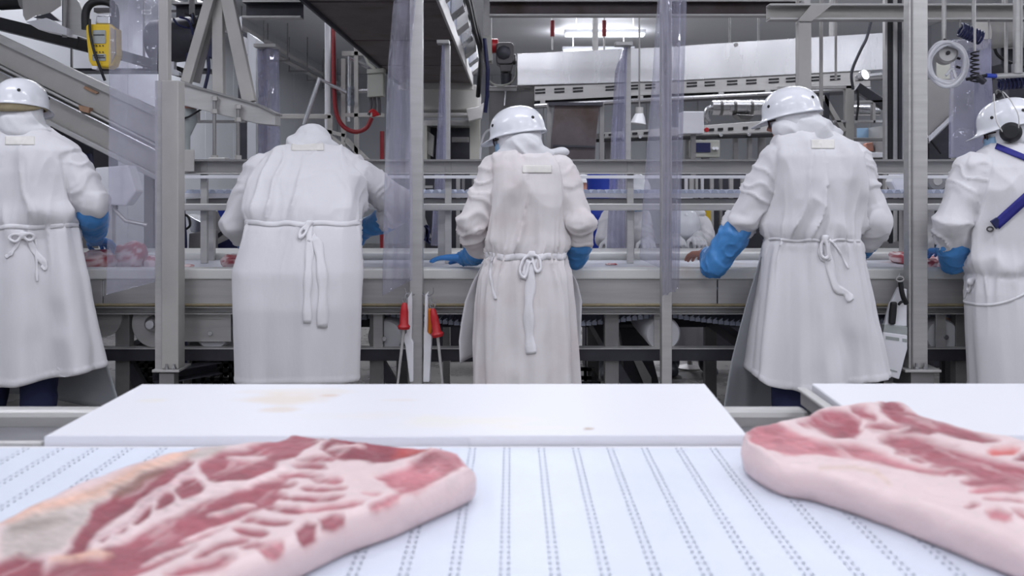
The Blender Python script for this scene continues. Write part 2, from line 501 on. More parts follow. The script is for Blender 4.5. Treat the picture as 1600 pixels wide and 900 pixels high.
MB().box(-1.56, 1.71, 1.452, 1.468, BZ - .08, BZ - .0015).build('edge_strip', M['white_plastic'], ft, 0, .003)
MB().box(-1.56, 1.71, .42, .455, BZ - .2, BZ + .004).build('edge_strip', M['steel'], ft, 0, .003)
fr = MB()
fr.box(-1.56, 1.71, .47, 1.44, BZ - .12, BZ - .032)
fr.build('bed', M['steel_dark'], ft, 0, .004)
for x in (-1.4, 1.5):
    for y in (.55, 1.38): MB().box(x - .03, x + .03, y - .03, y + .03, 0, BZ - .1).build('leg', M['steel'], ft, 0, .004)
# pan and rail behind the belt
pan = thing('board_stand', (0, 1.65, 0), 'grey steel support frame with far rail under the white boards', 'frame')
MB().box(-1.7, 2.0, 1.47, 1.80, .865, .88).build('pan', M['scuff_steel'], pan, 0, .003)
MB().bar((-1.7, 1.825, .885), (.60, 1.825, .885), .05, .05).build('far_rail', M['steel'], pan, 0, .012)
for x in (-1.5, .5, 1.9):
    MB().box(x - .03, x + .03, 1.75, 1.81, 0, .865).build('leg', M['steel'], pan, 0, .004)
MB().box(-1.7, -.772, 1.47, 1.483, .88, BZ + .004).build('rim', M['steel'], pan, 0, .004)
# white boards
BT = .954
pl = [(-.765, 1.470), (.386, 1.474), (.397, 1.850), (-.762, 1.846)]
def board_stains(me, spots, base=(.895, .895, .92)):
    """faint brown meat-juice marks kept on the board itself"""
    v = np.empty(len(me.vertices) * 3); me.vertices.foreach_get('co', v); v = v.reshape(-1, 3)
    c = np.tile(np.array(lin(base)), (len(v), 1))
    nz = fnoise(v * 14, 5, 4)
    for x, y, rx, ry, s, colr in spots:
        d = np.sqrt(((v[:, 0] - x) / rx) ** 2 + ((v[:, 1] - y) / ry) ** 2) + nz * .75
        w = (s * sstep(1.15, .2, d))[:, None]
        c = c * (1 - w) + np.array(lin(colr)) * w
    at = me.color_attributes.new('cut', 'FLOAT_COLOR', 'POINT')
    at.data.foreach_set('color', np.hstack([c, np.ones((len(v), 1))]).astype(np.float32).ravel())
M['board_marked'] = vmat('board_plastic_marked', .42, .05, 60, 0)
def board(name, quad, label, spots, t=.03):
    """a thick plastic board with eased edges, its top finely divided so that marks can be kept on it"""
    nx, ny = 150, 50
    a, b, c, d = [Vector((x, y, 0)) for x, y in quad]
    A = []
    for i in range(nx + 1):
        u = i / nx
        A.append([(a.lerp(b, u)).lerp(d.lerp(c, u), j / ny) + Vector((0, 0, BT)) for j in range(ny + 1)])
    g = MB(); g.grid(A)
    rim = [A[i][0] for i in range(nx + 1)] + [A[nx][j] for j in range(1, ny + 1)] + [A[i][ny] for i in range(nx - 1, -1, -1)] + [A[0][j] for j in range(ny - 1, 0, -1)]
    cen = (a + b + c + d) / 4
    rows = []
    for p in rim:
        q = Vector((p.x - cen.x, p.y - cen.y, 0)).normalized()
        rows.append([p, p + q * .002 - Vector((0, 0, .002)), p + q * .002 - Vector((0, 0, t - .002)), p - Vector((0, 0, t))])
    g.grid(rows, True)
    me = g.mesh(name)
    bm = bmesh.new(); bm.from_mesh(me)
    bmesh.ops.remove_doubles(bm, verts=bm.verts, dist=1e-5)
    edges = [e for e in bm.edges if e.is_boundary]
    bmesh.ops.holes_fill(bm, edges=edges)
    bmesh.ops.recalc_face_normals(bm, faces=bm.faces); bm.to_mesh(me); bm.free()
    board_stains(me, spots)
    o = finish(me, name, M['board_marked'], None, 40)
    return tag(o, label, 'board')
def on_board(px, py):
    q = P(px, py, (CAM_Z - BT) * F / (py - HOR)); return q.x, q.y
sp = []
for px, py, rx, ry, s, c in [(450, 624, .085, .05, .42, (.86, .76, .60)), (480, 612, .13, .03, .25, (.88, .80, .66)), (430, 640, .05, .02, .35, (.84, .72, .55)), (240, 626, .03, .02, .25, (.90, .86, .74)),
                             (260, 687, .028, .006, .5, (.82, .68, .54)), (560, 650, .12, .04, .16, (.90, .87, .74)), (720, 660, .12, .05, .22, (.93, .90, .76)), (800, 655, .1, .04, .2, (.93, .90, .76)), (920, 670, .006, .008, .95, (.60, .45, .25)),
                             (515, 618, .02, .01, .5, (.80, .64, .48)), (620, 625, .05, .012, .2, (.88, .80, .66)), (840, 668, .09, .02, .18, (.92, .88, .72))]:
    x, y = on_board(px, py); sp.append((x, y, rx, ry, s, c))
board('cutting_board', pl, 'white cutting board with a tan stain, between the two bellies', sp)
sq = [(.612, 1.474), (1.80, 1.474), (1.80, 1.852), (.622, 1.852)]
board('cutting_board', sq, 'clean white cutting board partly under the right pork belly', [(1.1, 1.7, .1, .05, .1, (.9, .87, .8))])
# upright side plate next to the right board
sd = thing('side_plate', (.6, 1.65, .8), 'grey steel side plate with pale lip along the right board', 'frame')
MB().box(.596, .600, 1.49, 1.85, .912, .945).build('plate', M['steel_dark'], sd, 0)
MB().box(.588, .608, 1.49, 1.852, .940, .947).build('lip', M['steel'], sd, 0, .003)
MB().disc((.594, 1.70, .892), .006, .006, (1, 0, 0), 10).build('bolt', M['dark_metal'], sd)

# --- pork bellies: cut surface colours follow the muscles and the fat
def sd_poly(x, y, poly):
    """signed distance of points to a polygon (negative inside)"""
    n = len(poly); d = np.full(x.shape, 1e9); ins = np.zeros(x.shape, bool)
    for i in range(n):
        ax, ay = poly[i]; bx, by = poly[(i + 1) % n]
        ex, ey = bx - ax, by - ay
        t = np.clip(((x - ax) * ex + (y - ay) * ey) / (ex * ex + ey * ey + 1e-9), 0, 1)
        d = np.minimum(d, np.hypot(x - ax - t * ex, y - ay - t * ey))
        c = ((ay > y) != (by > y)) & (x < (bx - ax) * (y - ay) / (by - ay + 1e-12) + ax)
        ins ^= c
    return np.where(ins, -d, d)
def sd_line(x, y, pts, w):
    d = np.full(x.shape, 1e9)
    for i in range(len(pts) - 1):
        ax, ay = pts[i]; bx, by = pts[i + 1]; ex, ey = bx - ax, by - ay
        t = np.clip(((x - ax) * ex + (y - ay) * ey) / (ex * ex + ey * ey + 1e-9), 0, 1)
        tw = np.minimum(1, 2.2 * np.minimum((t if i == 0 else np.ones_like(t)) + .15, (1 - t if i == len(pts) - 2 else np.ones_like(t)) + .15))
        d = np.minimum(d, np.hypot(x - ax - t * ex, y - ay - t * ey) - w * tw)
    return d
FAT = (.885, .795, .795); FAT2 = (.86, .74, .72)
L1 = (.62, .335, .375); L2 = (.56, .28, .32); L3 = (.73, .46, .49); LR = (.76, .34, .33); FL = (.90, .72, .64); GR = (.76, .71, .69)
def belly(name, label, front, back, top_z, strokes, nu, nv, tip_lift=None, seed=1, side_bulge=.006, streak=(.88, -.47)):
    """a slab: back and front edges of its top as photo polylines on the plane top_z; colour strokes in photo pixels"""
    def world(p): return P(p[0], p[1], (CAM_Z - top_z) * F / (p[1] - HOR))
    def resample(pl_, n):
        w = [world(p) for p in pl_]
        sp_ = spline(w, 400)
        L = [0]
        for i in range(1, 400): L.append(L[-1] + (sp_[i] - sp_[i - 1]).length)
        xs = np.interp(np.linspace(0, L[-1], n), L, [p.x for p in sp_]); ys = np.interp(np.linspace(0, L[-1], n), L, [p.y for p in sp_])
        return np.stack([xs, ys], 1)
    Fp = resample(front, nu); Bp = resample(back, nu)
    t = np.linspace(0, 1, nv)[None, :, None]
    XY = Fp[:, None, :] * (1 - t) + Bp[:, None, :] * t
    h = top_z - BZ
    U = np.linspace(0, 1, nu)[:, None] * np.ones((1, nv)); V = np.ones((nu, 1)) * np.linspace(0, 1, nv)[None, :]
    p3 = np.stack([XY[..., 0], XY[..., 1], np.zeros((nu, nv))], 2).reshape(-1, 3)
    # pixel each point of the top shows at, to lay the muscle pattern
    px = 800 + F * XY[..., 0] / XY[..., 1]; py = HOR + F * (CAM_Z - top_z) / XY[..., 1]
    wx = fnoise(p3 * 34, seed, 3).reshape(nu, nv) * 7; wy = fnoise(p3 * 34, seed + 9, 3).reshape(nu, nv) * 3.2
    x = px + wx; y = py + wy
    c = np.tile(np.array(lin(FAT)), (nu * nv, 1)).reshape(nu, nv, 3)
    mott = fnoise(p3 * 60, seed + 4, 3).reshape(nu, nv)
    c = c * (1 + .05 * mott[..., None])
    lean = np.zeros((nu, nv))
    gx, gy = streak
    al = (x * gx + y * gy); ac = (-x * gy + y * gx)
    marb = sstep(.18, .55, fnoise(np.stack([al.ravel() * .012, ac.ravel() * .11, np.zeros(x.size)], 1), seed + 15, 3).reshape(nu, nv))
    blot = fnoise(p3 * 16, seed + 17, 3).reshape(nu, nv)
    for kind, pts, w, colr, soft in strokes:
        d = sd_poly(x, y, pts) if kind == 'p' else sd_line(x, y, pts, w)
        a = sstep(soft * 1.5, -soft * 1.5, d)
        if colr in (L1, L2, L3): a = a * (1 - .36 * marb)
        grain = fnoise(np.stack([x.ravel() * .05 + y.ravel() * .08, y.ravel() * .28 - x.ravel() * .05, np.zeros(x.size)], 1), seed + 2, 3).reshape(nu, nv)
        cc = np.array(lin(colr))[None, None, :] * (1 + .25 * grain[..., None] + .25 * blot[..., None])
        c = c * (1 - a[..., None]) + cc * a[..., None]
        isl = 1.0 if colr in (L1, L2, L3, LR) else 0.0
        lean = lean * (1 - a) + isl * a
    z = np.full((nu, nv), top_z) - .0035 * lean + .0028 * fnoise(p3 * 22, seed + 6, 3).reshape(nu, nv) + .006 * fnoise(p3 * 6, seed + 7, 2).reshape(nu, nv)
    e = np.minimum(np.minimum(V * 60, (1 - V) * 40), np.minimum(U * 60, (1 - U) * 60))
    z -= .007 * np.clip(1 - e / 3.0, 0, 1) ** 2
    if tip_lift is not None: z += tip_lift(U, V)
    zmin = BZ + .004
    z = np.maximum(z, np.where(XY[..., 1] > 1.44, BT + .006, zmin))
    top = np.dstack([XY, z])
    # rim loop, then walls down to the belt
    loop = [(i, 0) for i in range(nu)] + [(nu - 1, j) for j in range(1, nv)] + [(i, nv - 1) for i in range(nu - 2, -1, -1)] + [(0, j) for j in range(nv - 2, 0, -1)]
    vs = top.reshape(-1, 3).tolist(); cs = c.reshape(-1, 3).tolist(); fs = []
    for i in range(nu - 1):
        for j in range(nv - 1):
            fs.append((i * nv + j, (i + 1) * nv + j, (i + 1) * nv + j + 1, i * nv + j + 1))
    cen = XY.reshape(-1, 2).mean(0)
    prev = [i * nv + j for i, j in loop]
    nl = len(loop)
    lp = np.array([top[i, j] for i, j in loop])
    tang = np.roll(lp, -3, 0) - np.roll(lp, 3, 0)
    nrm = np.stack([tang[:, 1], -tang[:, 0]], 1); nrm /= (np.linalg.norm(nrm, axis=1)[:, None] + 1e-9)
    if (nrm * (lp[:, :2] - cen)).sum() < 0: nrm = -nrm
    steps = [.12, .3, .5, .7, .86, 1.0]
    for q, s_ in enumerate(steps):
        zb = BZ + .0005
        b = side_bulge * math.sin(math.pi * min(1, s_ * .9 + .1)) - (.004 if s_ == 1 else 0)
        cur = []
        pn = fnoise(np.column_stack([lp[:, :2] * 25, np.full(nl, s_ * 2)]), seed + 11, 3)
        for k_ in range(nl):
            xx, yy = lp[k_, :2] + nrm[k_] * (b + .003 * pn[k_] * (1 if s_ < 1 else .3))
            zk = zb if lp[k_, 1] < 1.445 else max(zb, BT + .0012)
            zz = max(lp[k_, 2], zk + .004) * (1 - s_) + zk * s_
            vs.append((xx, yy, zz))
            f_ = np.array(lin(FAT)) * (1 - .05 * s_ + .06 * pn[k_])
            f_ = f_ * np.array([1.0, .985, .985])
            w0 = max(0, 1 - s_ * 7)
            cs.append((f_ * (1 - w0) + np.array(cs[prev[k_]]) * w0).tolist() if q == 0 else f_.tolist())
            cur.append(len(vs) - 1)
        for k_ in range(nl):
            fs.append((prev[k_], prev[(k_ + 1) % nl], cur[(k_ + 1) % nl], cur[k_]))
        prev = cur
    fs.append(tuple(prev))
    me = bpy.data.meshes.new(name); me.from_pydata(vs, [], fs); me.update()
    at = me.color_attributes.new('cut', 'FLOAT_COLOR', 'POINT')
    cc = np.hstack([np.clip(np.array(cs), 0, 1), np.ones((len(cs), 1))])
    at.data.foreach_set('color', cc.astype(np.float32).ravel())
    bm = bmesh.new(); bm.from_mesh(me); bmesh.ops.recalc_face_normals(bm, faces=bm.faces); bm.to_mesh(me); bm.free()
    o = finish(me, name, M['meat'], None, 180)
    return tag(o, label, 'meat')
def cl(pts, ox, oy, s): return [(ox + a / s, oy + b / s) for a, b in pts]
A_ = lambda *p: cl(p, 0, 580, 2.0)            # traced on the 2x crop of the left belly
B_ = lambda *p: cl(p, 380, 640, 3.4625)
C_ = lambda *p: cl(p, 0, 640, 3.4625)
D_ = lambda *p: cl(p, 1150, 620, 3.2133)
left_strokes = [
    ('p', C_((0, 640), (60, 590), (160, 540), (300, 490), (520, 440), (640, 400), (860, 300), (1050, 230), (1220, 190), (1200, 260), (1000, 290), (700, 430), (520, 520), (420, 650), (320, 740), (150, 800), (0, 790)), 0, GR, 5),
    ('l', C_((0, 600), (160, 535), (420, 480), (560, 440), (800, 330), (1060, 225)), 6, FL, 6),
    ('l', C_((60, 640), (330, 580)), 6, (.62, .56, .53), 8),
    ('p', C_((-60, 830), (120, 770), (260, 800), (230, 900), (150, 990), (-100, 1100)), 0, L2, 5),
    ('p', C_((340, 770), (440, 620), (520, 510), (700, 420), (880, 330), (1010, 280), (1040, 300), (940, 390), (760, 480), (640, 560), (520, 640), (490, 760), (420, 800)), 0, L2, 3.5),
    ('l', C_((620, 470), (760, 400), (900, 340)), 4, (.55, .40, .36), 4),
    ('p', C_((220, 880), (320, 810), (460, 780), (620, 790), (660, 860), (600, 980), (300, 1100), (150, 1000)), 0, L1, 6),
    # the broad muscle
    ('p', C_((560, 740), (640, 690), (760, 640), (940, 570), (1130, 480), (1300, 440), (1420, 390), (1550, 370), (1480, 500), (1300, 560), (1150, 640), (1080, 720), (900, 830), (700, 930), (500, 950), (560, 830)), 0, L1, 4),
    ('p', B_((-260, 560), (-100, 470), (0, 420), (80, 390), (140, 400), (80, 470), (0, 540), (-150, 640), (-300, 740), (-520, 860), (-640, 820)), 0, L1, 4),
    # top muscle row
    ('p', C_((1080, 300), (1200, 240), (1320, 210), (1500, 130), (1640, 100), (1700, 110), (1760, 130), (1600, 200), (1560, 260), (1500, 280), (1440, 360), (1300, 400), (1130, 370)), 0, L1, 3.5),
    ('l', C_((1240, 270), (1420, 250)), 4, FAT, 4),
    ('p', C_((1130, 360), (1240, 320), (1380, 340), (1320, 390), (1200, 400), (1120, 390)), 0, L2, 3),
    ('l', C_((1060, 385), (1180, 410), (1330, 400), (1480, 350), (1560, 300)), 5, FAT, 3),
    # round cells between white seams
    ('p', C_((950, 430), (990, 380), (1060, 370), (1120, 420), (1090, 470), (980, 490), (945, 465)), 0, L2, 2.5),
    ('p', C_((835, 500), (870, 450), (930, 450), (940, 500), (880, 545), (830, 540)), 0, L2, 2.5),
    ('p', C_((725, 585), (760, 530), (810, 520), (815, 570), (760, 605), (720, 605)), 0, L2, 2.5),
    ('p', C_((620, 655), (660, 615), (695, 620), (670, 650)), 0, L2, 2.5),
    ('p', C_((540, 690), (575, 665), (600, 670), (570, 695)), 0, L2, 2.5),
    ('p', C_((550, 745), (590, 720), (620, 735), (590, 752)), 0, L2, 2.5),
    ('l', C_((480, 740), (500, 690), (600, 640), (700, 590), (770, 510), (900, 430), (1000, 360), (1060, 340)), 4.5, (.83, .71, .72), 3),
    ('l', C_((600, 710), (720, 640), (830, 570), (960, 510), (1100, 470), (1250, 440)), 4.5, FAT, 3),
    ('l', C_((290, 800), (480, 770), (600, 760)), 5, FL, 5),
    # upper right muscles
    ('p', B_((200, 240), (215, 200), (290, 180), (380, 160), (420, 175), (340, 210), (280, 255), (220, 260)), 0, L1, 2.5),
    ('p', B_((400, 140), (470, 130), (480, 155), (420, 160)), 0, L2, 2.5),
    ('p', B_((420, 210), (480, 155), (570, 140), (650, 145), (760, 160), (850, 185), (940, 205), (990, 210), (930, 245), (820, 275), (700, 292), (600, 280), (480, 265)), 0, L2, 3),
    ('p', B_((830, 215), (940, 205), (980, 215), (920, 245), (830, 250)), 0, LR, 6),
    ('l', B_((470, 210), (560, 195), (660, 200)), 2.5, FAT, 3),
    ('p', B_((290, 270), (380, 245), (490, 260), (470, 280), (360, 285)), 0, L1, 3),
    # the pink lean face at the right end
    ('p', B_((720, 360), (860, 320), (940, 270), (1010, 225), (1100, 215), (1170, 215), (1215, 280), (1160, 320), (1030, 385), (930, 440), (860, 460), (770, 410)), 0, L3, 4),
    ('l', B_((960, 270), (1030, 235), (1110, 225)), 4, L1, 6),
    ('l', B_((1100, 290), (1180, 260)), 4, L1, 8),
    ('l', B_((700, 530), (780, 495), (850, 460)), 4, L3, 3),
    # rib streaks
    ('l', B_((260, 300), (360, 300), (465, 318)), 4.5, L1, 2.5), ('l', B_((200, 365), (300, 352), (420, 355)), 4, L1, 3), ('l', B_((360, 378), (440, 378), (530, 380)), 3.5, L3, 2.5),
    ('l', B_((150, 420), (240, 410), (280, 400)), 4, L1, 3), ('l', B_((320, 420), (430, 425), (560, 425)), 4.2, L1, 2.5), ('l', B_((90, 470), (200, 460), (250, 470)), 4, L1, 3),
    ('l', B_((240, 475), (380, 475), (540, 475)), 4.4, L1, 2.5), ('l', B_((640, 465), (740, 465)), 2.5, L3, 3), ('l', B_((130, 515), (230, 530), (340, 540)), 5, L1, 3), ('l', B_((330, 535), (480, 525), (650, 520)), 4.5, L3, 3),
    ('l', B_((-40, 570), (60, 575), (170, 600), (260, 600)), 5, L1, 3), ('l', B_((-60, 630), (40, 650), (140, 660)), 6, L1, 3), ('l', B_((0, 740), (60, 725), (110, 715)), 6, L1, 4), ('l', B_((-200, 560), (-60, 520), (60, 500)), 2.5, FAT, 3),
    ('l', B_((-330, 700), (-150, 620), (0, 560)), 3.2, FAT, 3), ('l', B_((-560, 840), (-330, 740), (-120, 660)), 3.5, FAT, 4), ('l', B_((-260, 800), (-100, 720), (20, 690)), 6, L1, 4), ('l', B_((-420, 900), (-200, 850), (-60, 800)), 8, L1, 6),
    ('p', B_((420, 640), (410, 590), (470, 570), (540, 570), (540, 595), (480, 625)), 0, L1, 3), ('p', B_((280, 690), (290, 640), (350, 600), (400, 620), (380, 670), (310, 710)), 0, L1, 3),
    ('p', B_((70, 750), (120, 710), (200, 705), (220, 725), (180, 770), (120, 785)), 0, L3, 3),
]
front = [(737, 728), (724, 738), (625, 779), (540, 808), (465, 842), (415, 867), (320, 907), (200, 965), (60, 1030)]
back = [(714, 702), (660, 699), (520, 681), (462, 670), (438, 677), (345, 692), (300, 698), (150, 742), (0, 806), (-150, 880)]
belly('pork_belly', 'raw pork belly slab with dark rib streaks lying left on the belt', front, back, BZ + .046, left_strokes, 330, 150, None, 3)
right_strokes = [
    ('p', D_((55, 190), (200, 165), (260, 190), (340, 210), (480, 235), (640, 240), (740, 270), (880, 330), (1080, 380), (1060, 405), (900, 385), (740, 330), (560, 290), (400, 280), (250, 290), (200, 275), (160, 275), (100, 230)), 0, L3, 4),
    ('p', D_((55, 190), (200, 168), (330, 205), (420, 250), (330, 275), (200, 275), (140, 262), (80, 220)), 0, L3, 3),
    ('p', D_((310, 160), (400, 125), (480, 110), (560, 120), (620, 150), (650, 180), (600, 205), (500, 205), (430, 185)), 0, L1, 3),
    ('p', D_((560, 100), (640, 105), (700, 130), (690, 145), (620, 140)), 0, L1, 3),
    ('p', D_((720, 90), (760, 55), (810, 55), (860, 95), (940, 130), (1080, 170), (1200, 200), (1330, 250), (1240, 255), (1100, 225), (940, 185), (800, 150), (740, 120)), 0, L1, 3),
    ('l', D_((660, 165), (800, 180), (920, 190), (1000, 205)), 6, L1, 3),
    ('l', D_((640, 170), (760, 190), (880, 180)), 2, FAT, 3),
    ('p', D_((720, 220), (780, 205), (900, 220), (1000, 250), (1100, 275), (1220, 310), (1330, 350), (1446, 380), (1700, 460), (1700, 560), (1446, 480), (1300, 430), (1180, 380), (1000, 340), (960, 290), (800, 260)), 0, L1, 4),
    ('l', D_((800, 262), (960, 275), (1080, 310)), 5, L1, 3), ('l', D_((880, 300), (1020, 310), (1150, 345)), 5, L1, 3), ('l', D_((980, 340), (1120, 355), (1260, 385)), 5, L1, 3),
    ('l', D_((1060, 385), (1200, 395), (1400, 420)), 6, L1, 3), ('l', D_((1140, 440), (1280, 435), (1446, 450)), 6, L1, 3), ('l', D_((1180, 480), (1300, 470), (1460, 480)), 5, L3, 3), ('l', D_((1240, 520), (1350, 520), (1446, 530)), 3, L3, 3),
    ('l', D_((1270, 300), (1340, 295), (1420, 295)), 5, LR, 4), ('p', D_((1400, 240), (1440, 215), (1500, 220), (1500, 260), (1430, 255)), 0, L2, 3), ('p', D_((1390, 345), (1440, 310), (1500, 320), (1500, 370)), 0, L2, 3),
    ('l', D_((1150, 548), (1215, 548)), 3.5, L3, 3), ('p', D_((1250, 580), (1300, 570), (1380, 590), (1380, 620), (1340, 635), (1280, 615)), 0, L3, 4), ('l', D_((1400, 575), (1460, 600)), 4, L3, 3),
    ('l', D_((420, 350), (600, 350), (700, 380), (760, 440)), 2, (.86, .75, .69), 4), ('l', D_((300, 330), (420, 300), (560, 315), (700, 350)), 3, FAT, 4),
]
rfront = [(1164, 684), (1172, 698), (1215, 722), (1280, 735), (1375, 764), (1450, 790), (1525, 818), (1600, 846), (1720, 900)]
rback = [(1166, 680), (1200, 672), (1258, 660), (1290, 649), (1345, 646), (1370, 642), (1393, 636), (1415, 640), (1440, 655), (1500, 672), (1560, 686), (1640, 700), (1780, 720)]
belly('pork_belly', 'raw pork belly slab with thick fat end lying right on belt and board', rfront, rback, BZ + .046, right_strokes, 300, 130,
      lambda U, V: .012 * np.exp(-((V - 1) / .18) ** 2) * np.exp(-((U - .37) / .10) ** 2) + .010 * sstep(.3, .9, V), 23, streak=(.93, .36))

# ------------------------------------------------------------------ the cutting line the five people stand at
LX0, LX1 = -3.3, 3.6
TY = 4.36
ln = thing('cutting_line_conveyor', (0, 4.8, 0), 'long white cutting line conveyor on steel frame before the five coats', 'conveyor')
MB().box(LX0, LX1, TY, TY + .10, .897, .950).build('near_rim', M['line_rim'], ln, 0, .008)
MB().box(LX0, LX1, TY + .103, 5.24, .885, .918).build('belt', M['line_belt'], ln, 0)
MB().box(LX0, LX1, 5.245, 5.62, .88, .958).build('far_rim', M['line_rim'], ln, 0, .006)
k = 0
for x0, x1 in ((LX0, -2.0), (-1.995, -.05), (-.045, 1.0), (1.005, 2.4), (2.405, LX1)):
    MB().box(x0, x1, TY + .012, TY + .024, .775, .897).build('side_panel', M['steel_h'], ln, 0, .003)
MB().tube([(LX0, TY + .01, .772), (LX1, TY + .01, .772)], .007, 8).build('seam_bar', M['tan'], ln)
MB().channel((LX0, TY + .03, .745), (LX1, TY + .03, .745), .05, .036, .004).build('lower_flange', M['steel'], ln, 0)
MB().channel((LX0, TY + .06, .525), (LX1, TY + .06, .525), .05, .06, .005, flip=-1).build('frame_rail', M['dark_metal'], ln, 0)
MB().box(LX0, LX1, TY + .03, TY + .095, .552, .558).build('frame_rail_top', M['steel'], ln, 0)
MB().box(LX0, LX1, 5.45, 5.5, .49, .56).build('frame_rail', M['dark_metal'], ln, 0)
MB().box(LX0, LX1, 5.56, 5.572, .76, .88).build('side_panel', M['steel_dark'], ln, 0)
for px in (195, 420, 590, 955, 1180, 1500):
    x = P(px, 0, TY + .1).x
    for y in (TY + .10, 5.48): MB().box(x - .035, x + .035, y - .03, y + .03, 0, .775).build('leg', M['steel_dark'], ln, 0, .003)
    MB().bar((x, TY + .1, .50), (x + .22, TY + .1, .12), .04, .05).build('brace', M['dark_metal'], ln, 0)
    MB().box(x - .03, x + .03, TY + .14, 5.46, .50, .55).build('cross_bar', M['dark_metal'], ln, 0)
# rollers under the bed, each on its hanger
def roller(px, py, r, plate=None):
    c = P(px, py, TY + .10)
    MB().lathe([(.012, -.02), (r * .9, -.02), (r, -.008), (r, .55), (r * .9, .56), (.012, .56)], c, (0, 1, 0), 32).build('roller', M['white_plastic'], ln)
    if plate:
        x0, y0, x1, y1 = plate
        a, b = P(x0, y0, TY + .05), P(x1, y1, TY + .05)
        h = MB().box(a.x, b.x, TY + .05, TY + .06, b.z, a.z).build('hanger', M['steel'], ln, 0, .002)
        MB().disc((c.x, TY + .046, c.z), .012, .012, (0, 1, 0), 12).build('bolt', M['steel_bright'], h)
roller(603, 526, .088, (583, 478, 598, 562))
roller(1035, 521, .088, (1022, 478, 1041, 560))
roller(334, 518, .09, (278, 488, 361, 534))
roller(1470, 524, .085, (1462, 478, 1478, 560))
pg = MB().lathe([(.03, -.01), (.118, -.01), (.122, -.004), (.122, .004), (.118, .01), (.03, .01)], P(245, 505, TY + .06), (0, 1, 0), 36).build('bearing_plate', M['steel'], ln)
MB().lathe([(.0, -.05), (.02, -.05), (.035, -.03), (.04, .0), (.0, .0)], P(240, 505, TY + .04), (0, 1, 0), 20).build('hub', M['steel_bright'], pg)
MB().lathe([(.03, -.01), (.10, -.01), (.10, .01), (.03, .01)], P(160, 495, TY + .06), (0, 1, 0), 30).build('bearing_plate', M['steel'], ln)
# belt coming back under the bed, link by link
lk = MB()
lk.box(-.012, .012, 0, .62, -.014, .005); lk.add([(-.012, 0, .005), (.004, 0, .005), (.010, 0, .018), (-.012, .62, .005), (.004, .62, .005), (.010, .62, .018)], [(0, 1, 2), (5, 4, 3), (0, 2, 5, 3), (1, 4, 5, 2)])
l0 = lk.build('belt_link', M['belt_blue'], None, 0)
rx = [P(p, 0, TY + .13).x for p in (603, 1035, 1470)]
rz = .610
xs = np.arange(rx[0] - .75, rx[2] + .5, .029)
first = True
for x in xs:
    # a chain hung from roller to roller
    cx = [rx[0] - (rx[1] - rx[0])] + rx + [rx[2] + (rx[2] - rx[1])]
    k = max(i for i in range(len(cx) - 1) if cx[i] <= x) if x >= cx[0] else 0
    u = (x - cx[k]) / (cx[k + 1] - cx[k])
    z = rz + .100 - .062 * 4 * u * (1 - u)
    if first:
        l0.parent = ln; l0.location = (x, TY + .16 - 4.8, z); first = False
    else:
        share(l0, 'belt_link', ln, (x, TY + .16 - 4.8, z))
xs2 = np.arange(P(880, 0, 5.0).x, P(1540, 0, 5.0).x, .034)
for x in xs2: share(l0, 'belt_link', ln, (x, .25, .722 - .03 * math.sin((x - xs2[0]) * 2.0) ** 2))

# ------------------------------------------------------------------ posts and strip curtains on the near side of the line
PD = 4.24
def pbar(mb, a, b, d, w, t=.03, d2=None):
    """a straight flat bar between two photo points at depth d, w pixels wide, t metres deep"""
    p, q = P(a[0], a[1], d), P(b[0], b[1], d2 or d)
    return mb.section([(-t / 2, -w * d / F / 2), (t / 2, -w * d / F / 2), (t / 2, w * d / F / 2), (-t / 2, w * d / F / 2)], p, q, up=(q - p).cross(Vector((0, 1, 0))).normalized())
GP = 'support posts along the near side'
def bolts(parent, pts, d, r=.008):
    for x, y in pts: MB().disc(P(x, y, d), r, .012, (0, 1, 0), 8).build('bolt', M['steel_bright'], parent)
# post with the wide flange, second from the camera's left
b0 = P(262, 578, PD)
t = thing('support_post', b0, 'wide steel flanged post between the first two workers', 'post', GP)
h = MB(); xa, xb = P(243, 0, PD).x, P(280, 0, PD).x
z0, z1 = P(0, 576, PD).z, P(0, 126, PD).z
h.add([(xa, PD - .005, z0), (xa + .035, PD - .005, z0), (xa + .035, PD - .005, z1), (xa, PD - .005, z1), (xa, PD + .004, z0), (xa + .035, PD + .004, z0), (xa + .035, PD + .004, z1), (xa, PD + .004, z1)], [(0, 1, 2, 3), (7, 6, 5, 4), (0, 4, 5, 1), (3, 2, 6, 7), (1, 5, 6, 2), (0, 3, 7, 4)])
h.build('side_flange', M['steel'], t, 0)
MB().box(xa + .032, xb, PD - .012, PD + .075, z0, z1).build('column', M['steel_warm'], t, 0, .004)
MB().box(P(247, 0, PD).x, P(262, 0, PD).x, PD + .0, PD + .05, z1 - .08, ZC).build('upper_column', M['steel_warm'], t, 0, .004)
MB().box(xa - .006, xb + .01, PD - .03, PD + .13, z0 - .012, z0).build('base_plate', M['steel'], t, 0, .002)
MB().channel((xa - .01, PD + .02, z0 - .045), (xb + .12, PD + .21, z0 - .035), .08, .06, .006).build('bracket', M['dark_metal'], t, 0)
MB().box(xa + .02, xb - .02, PD - .01, PD + .05, 0, z0 - .02).build('foot', M['steel_dark'], t, 0, .003)
for dx in (.04, .075): MB().lathe([(.0, .0), (.011, .0), (.011, .012), (.006, .012), (.006, .025), (.0, .025)], (xa + dx + .02, PD - .02, z0), (0, 0, 1), 8).build('bolt', M['steel_bright'], t)
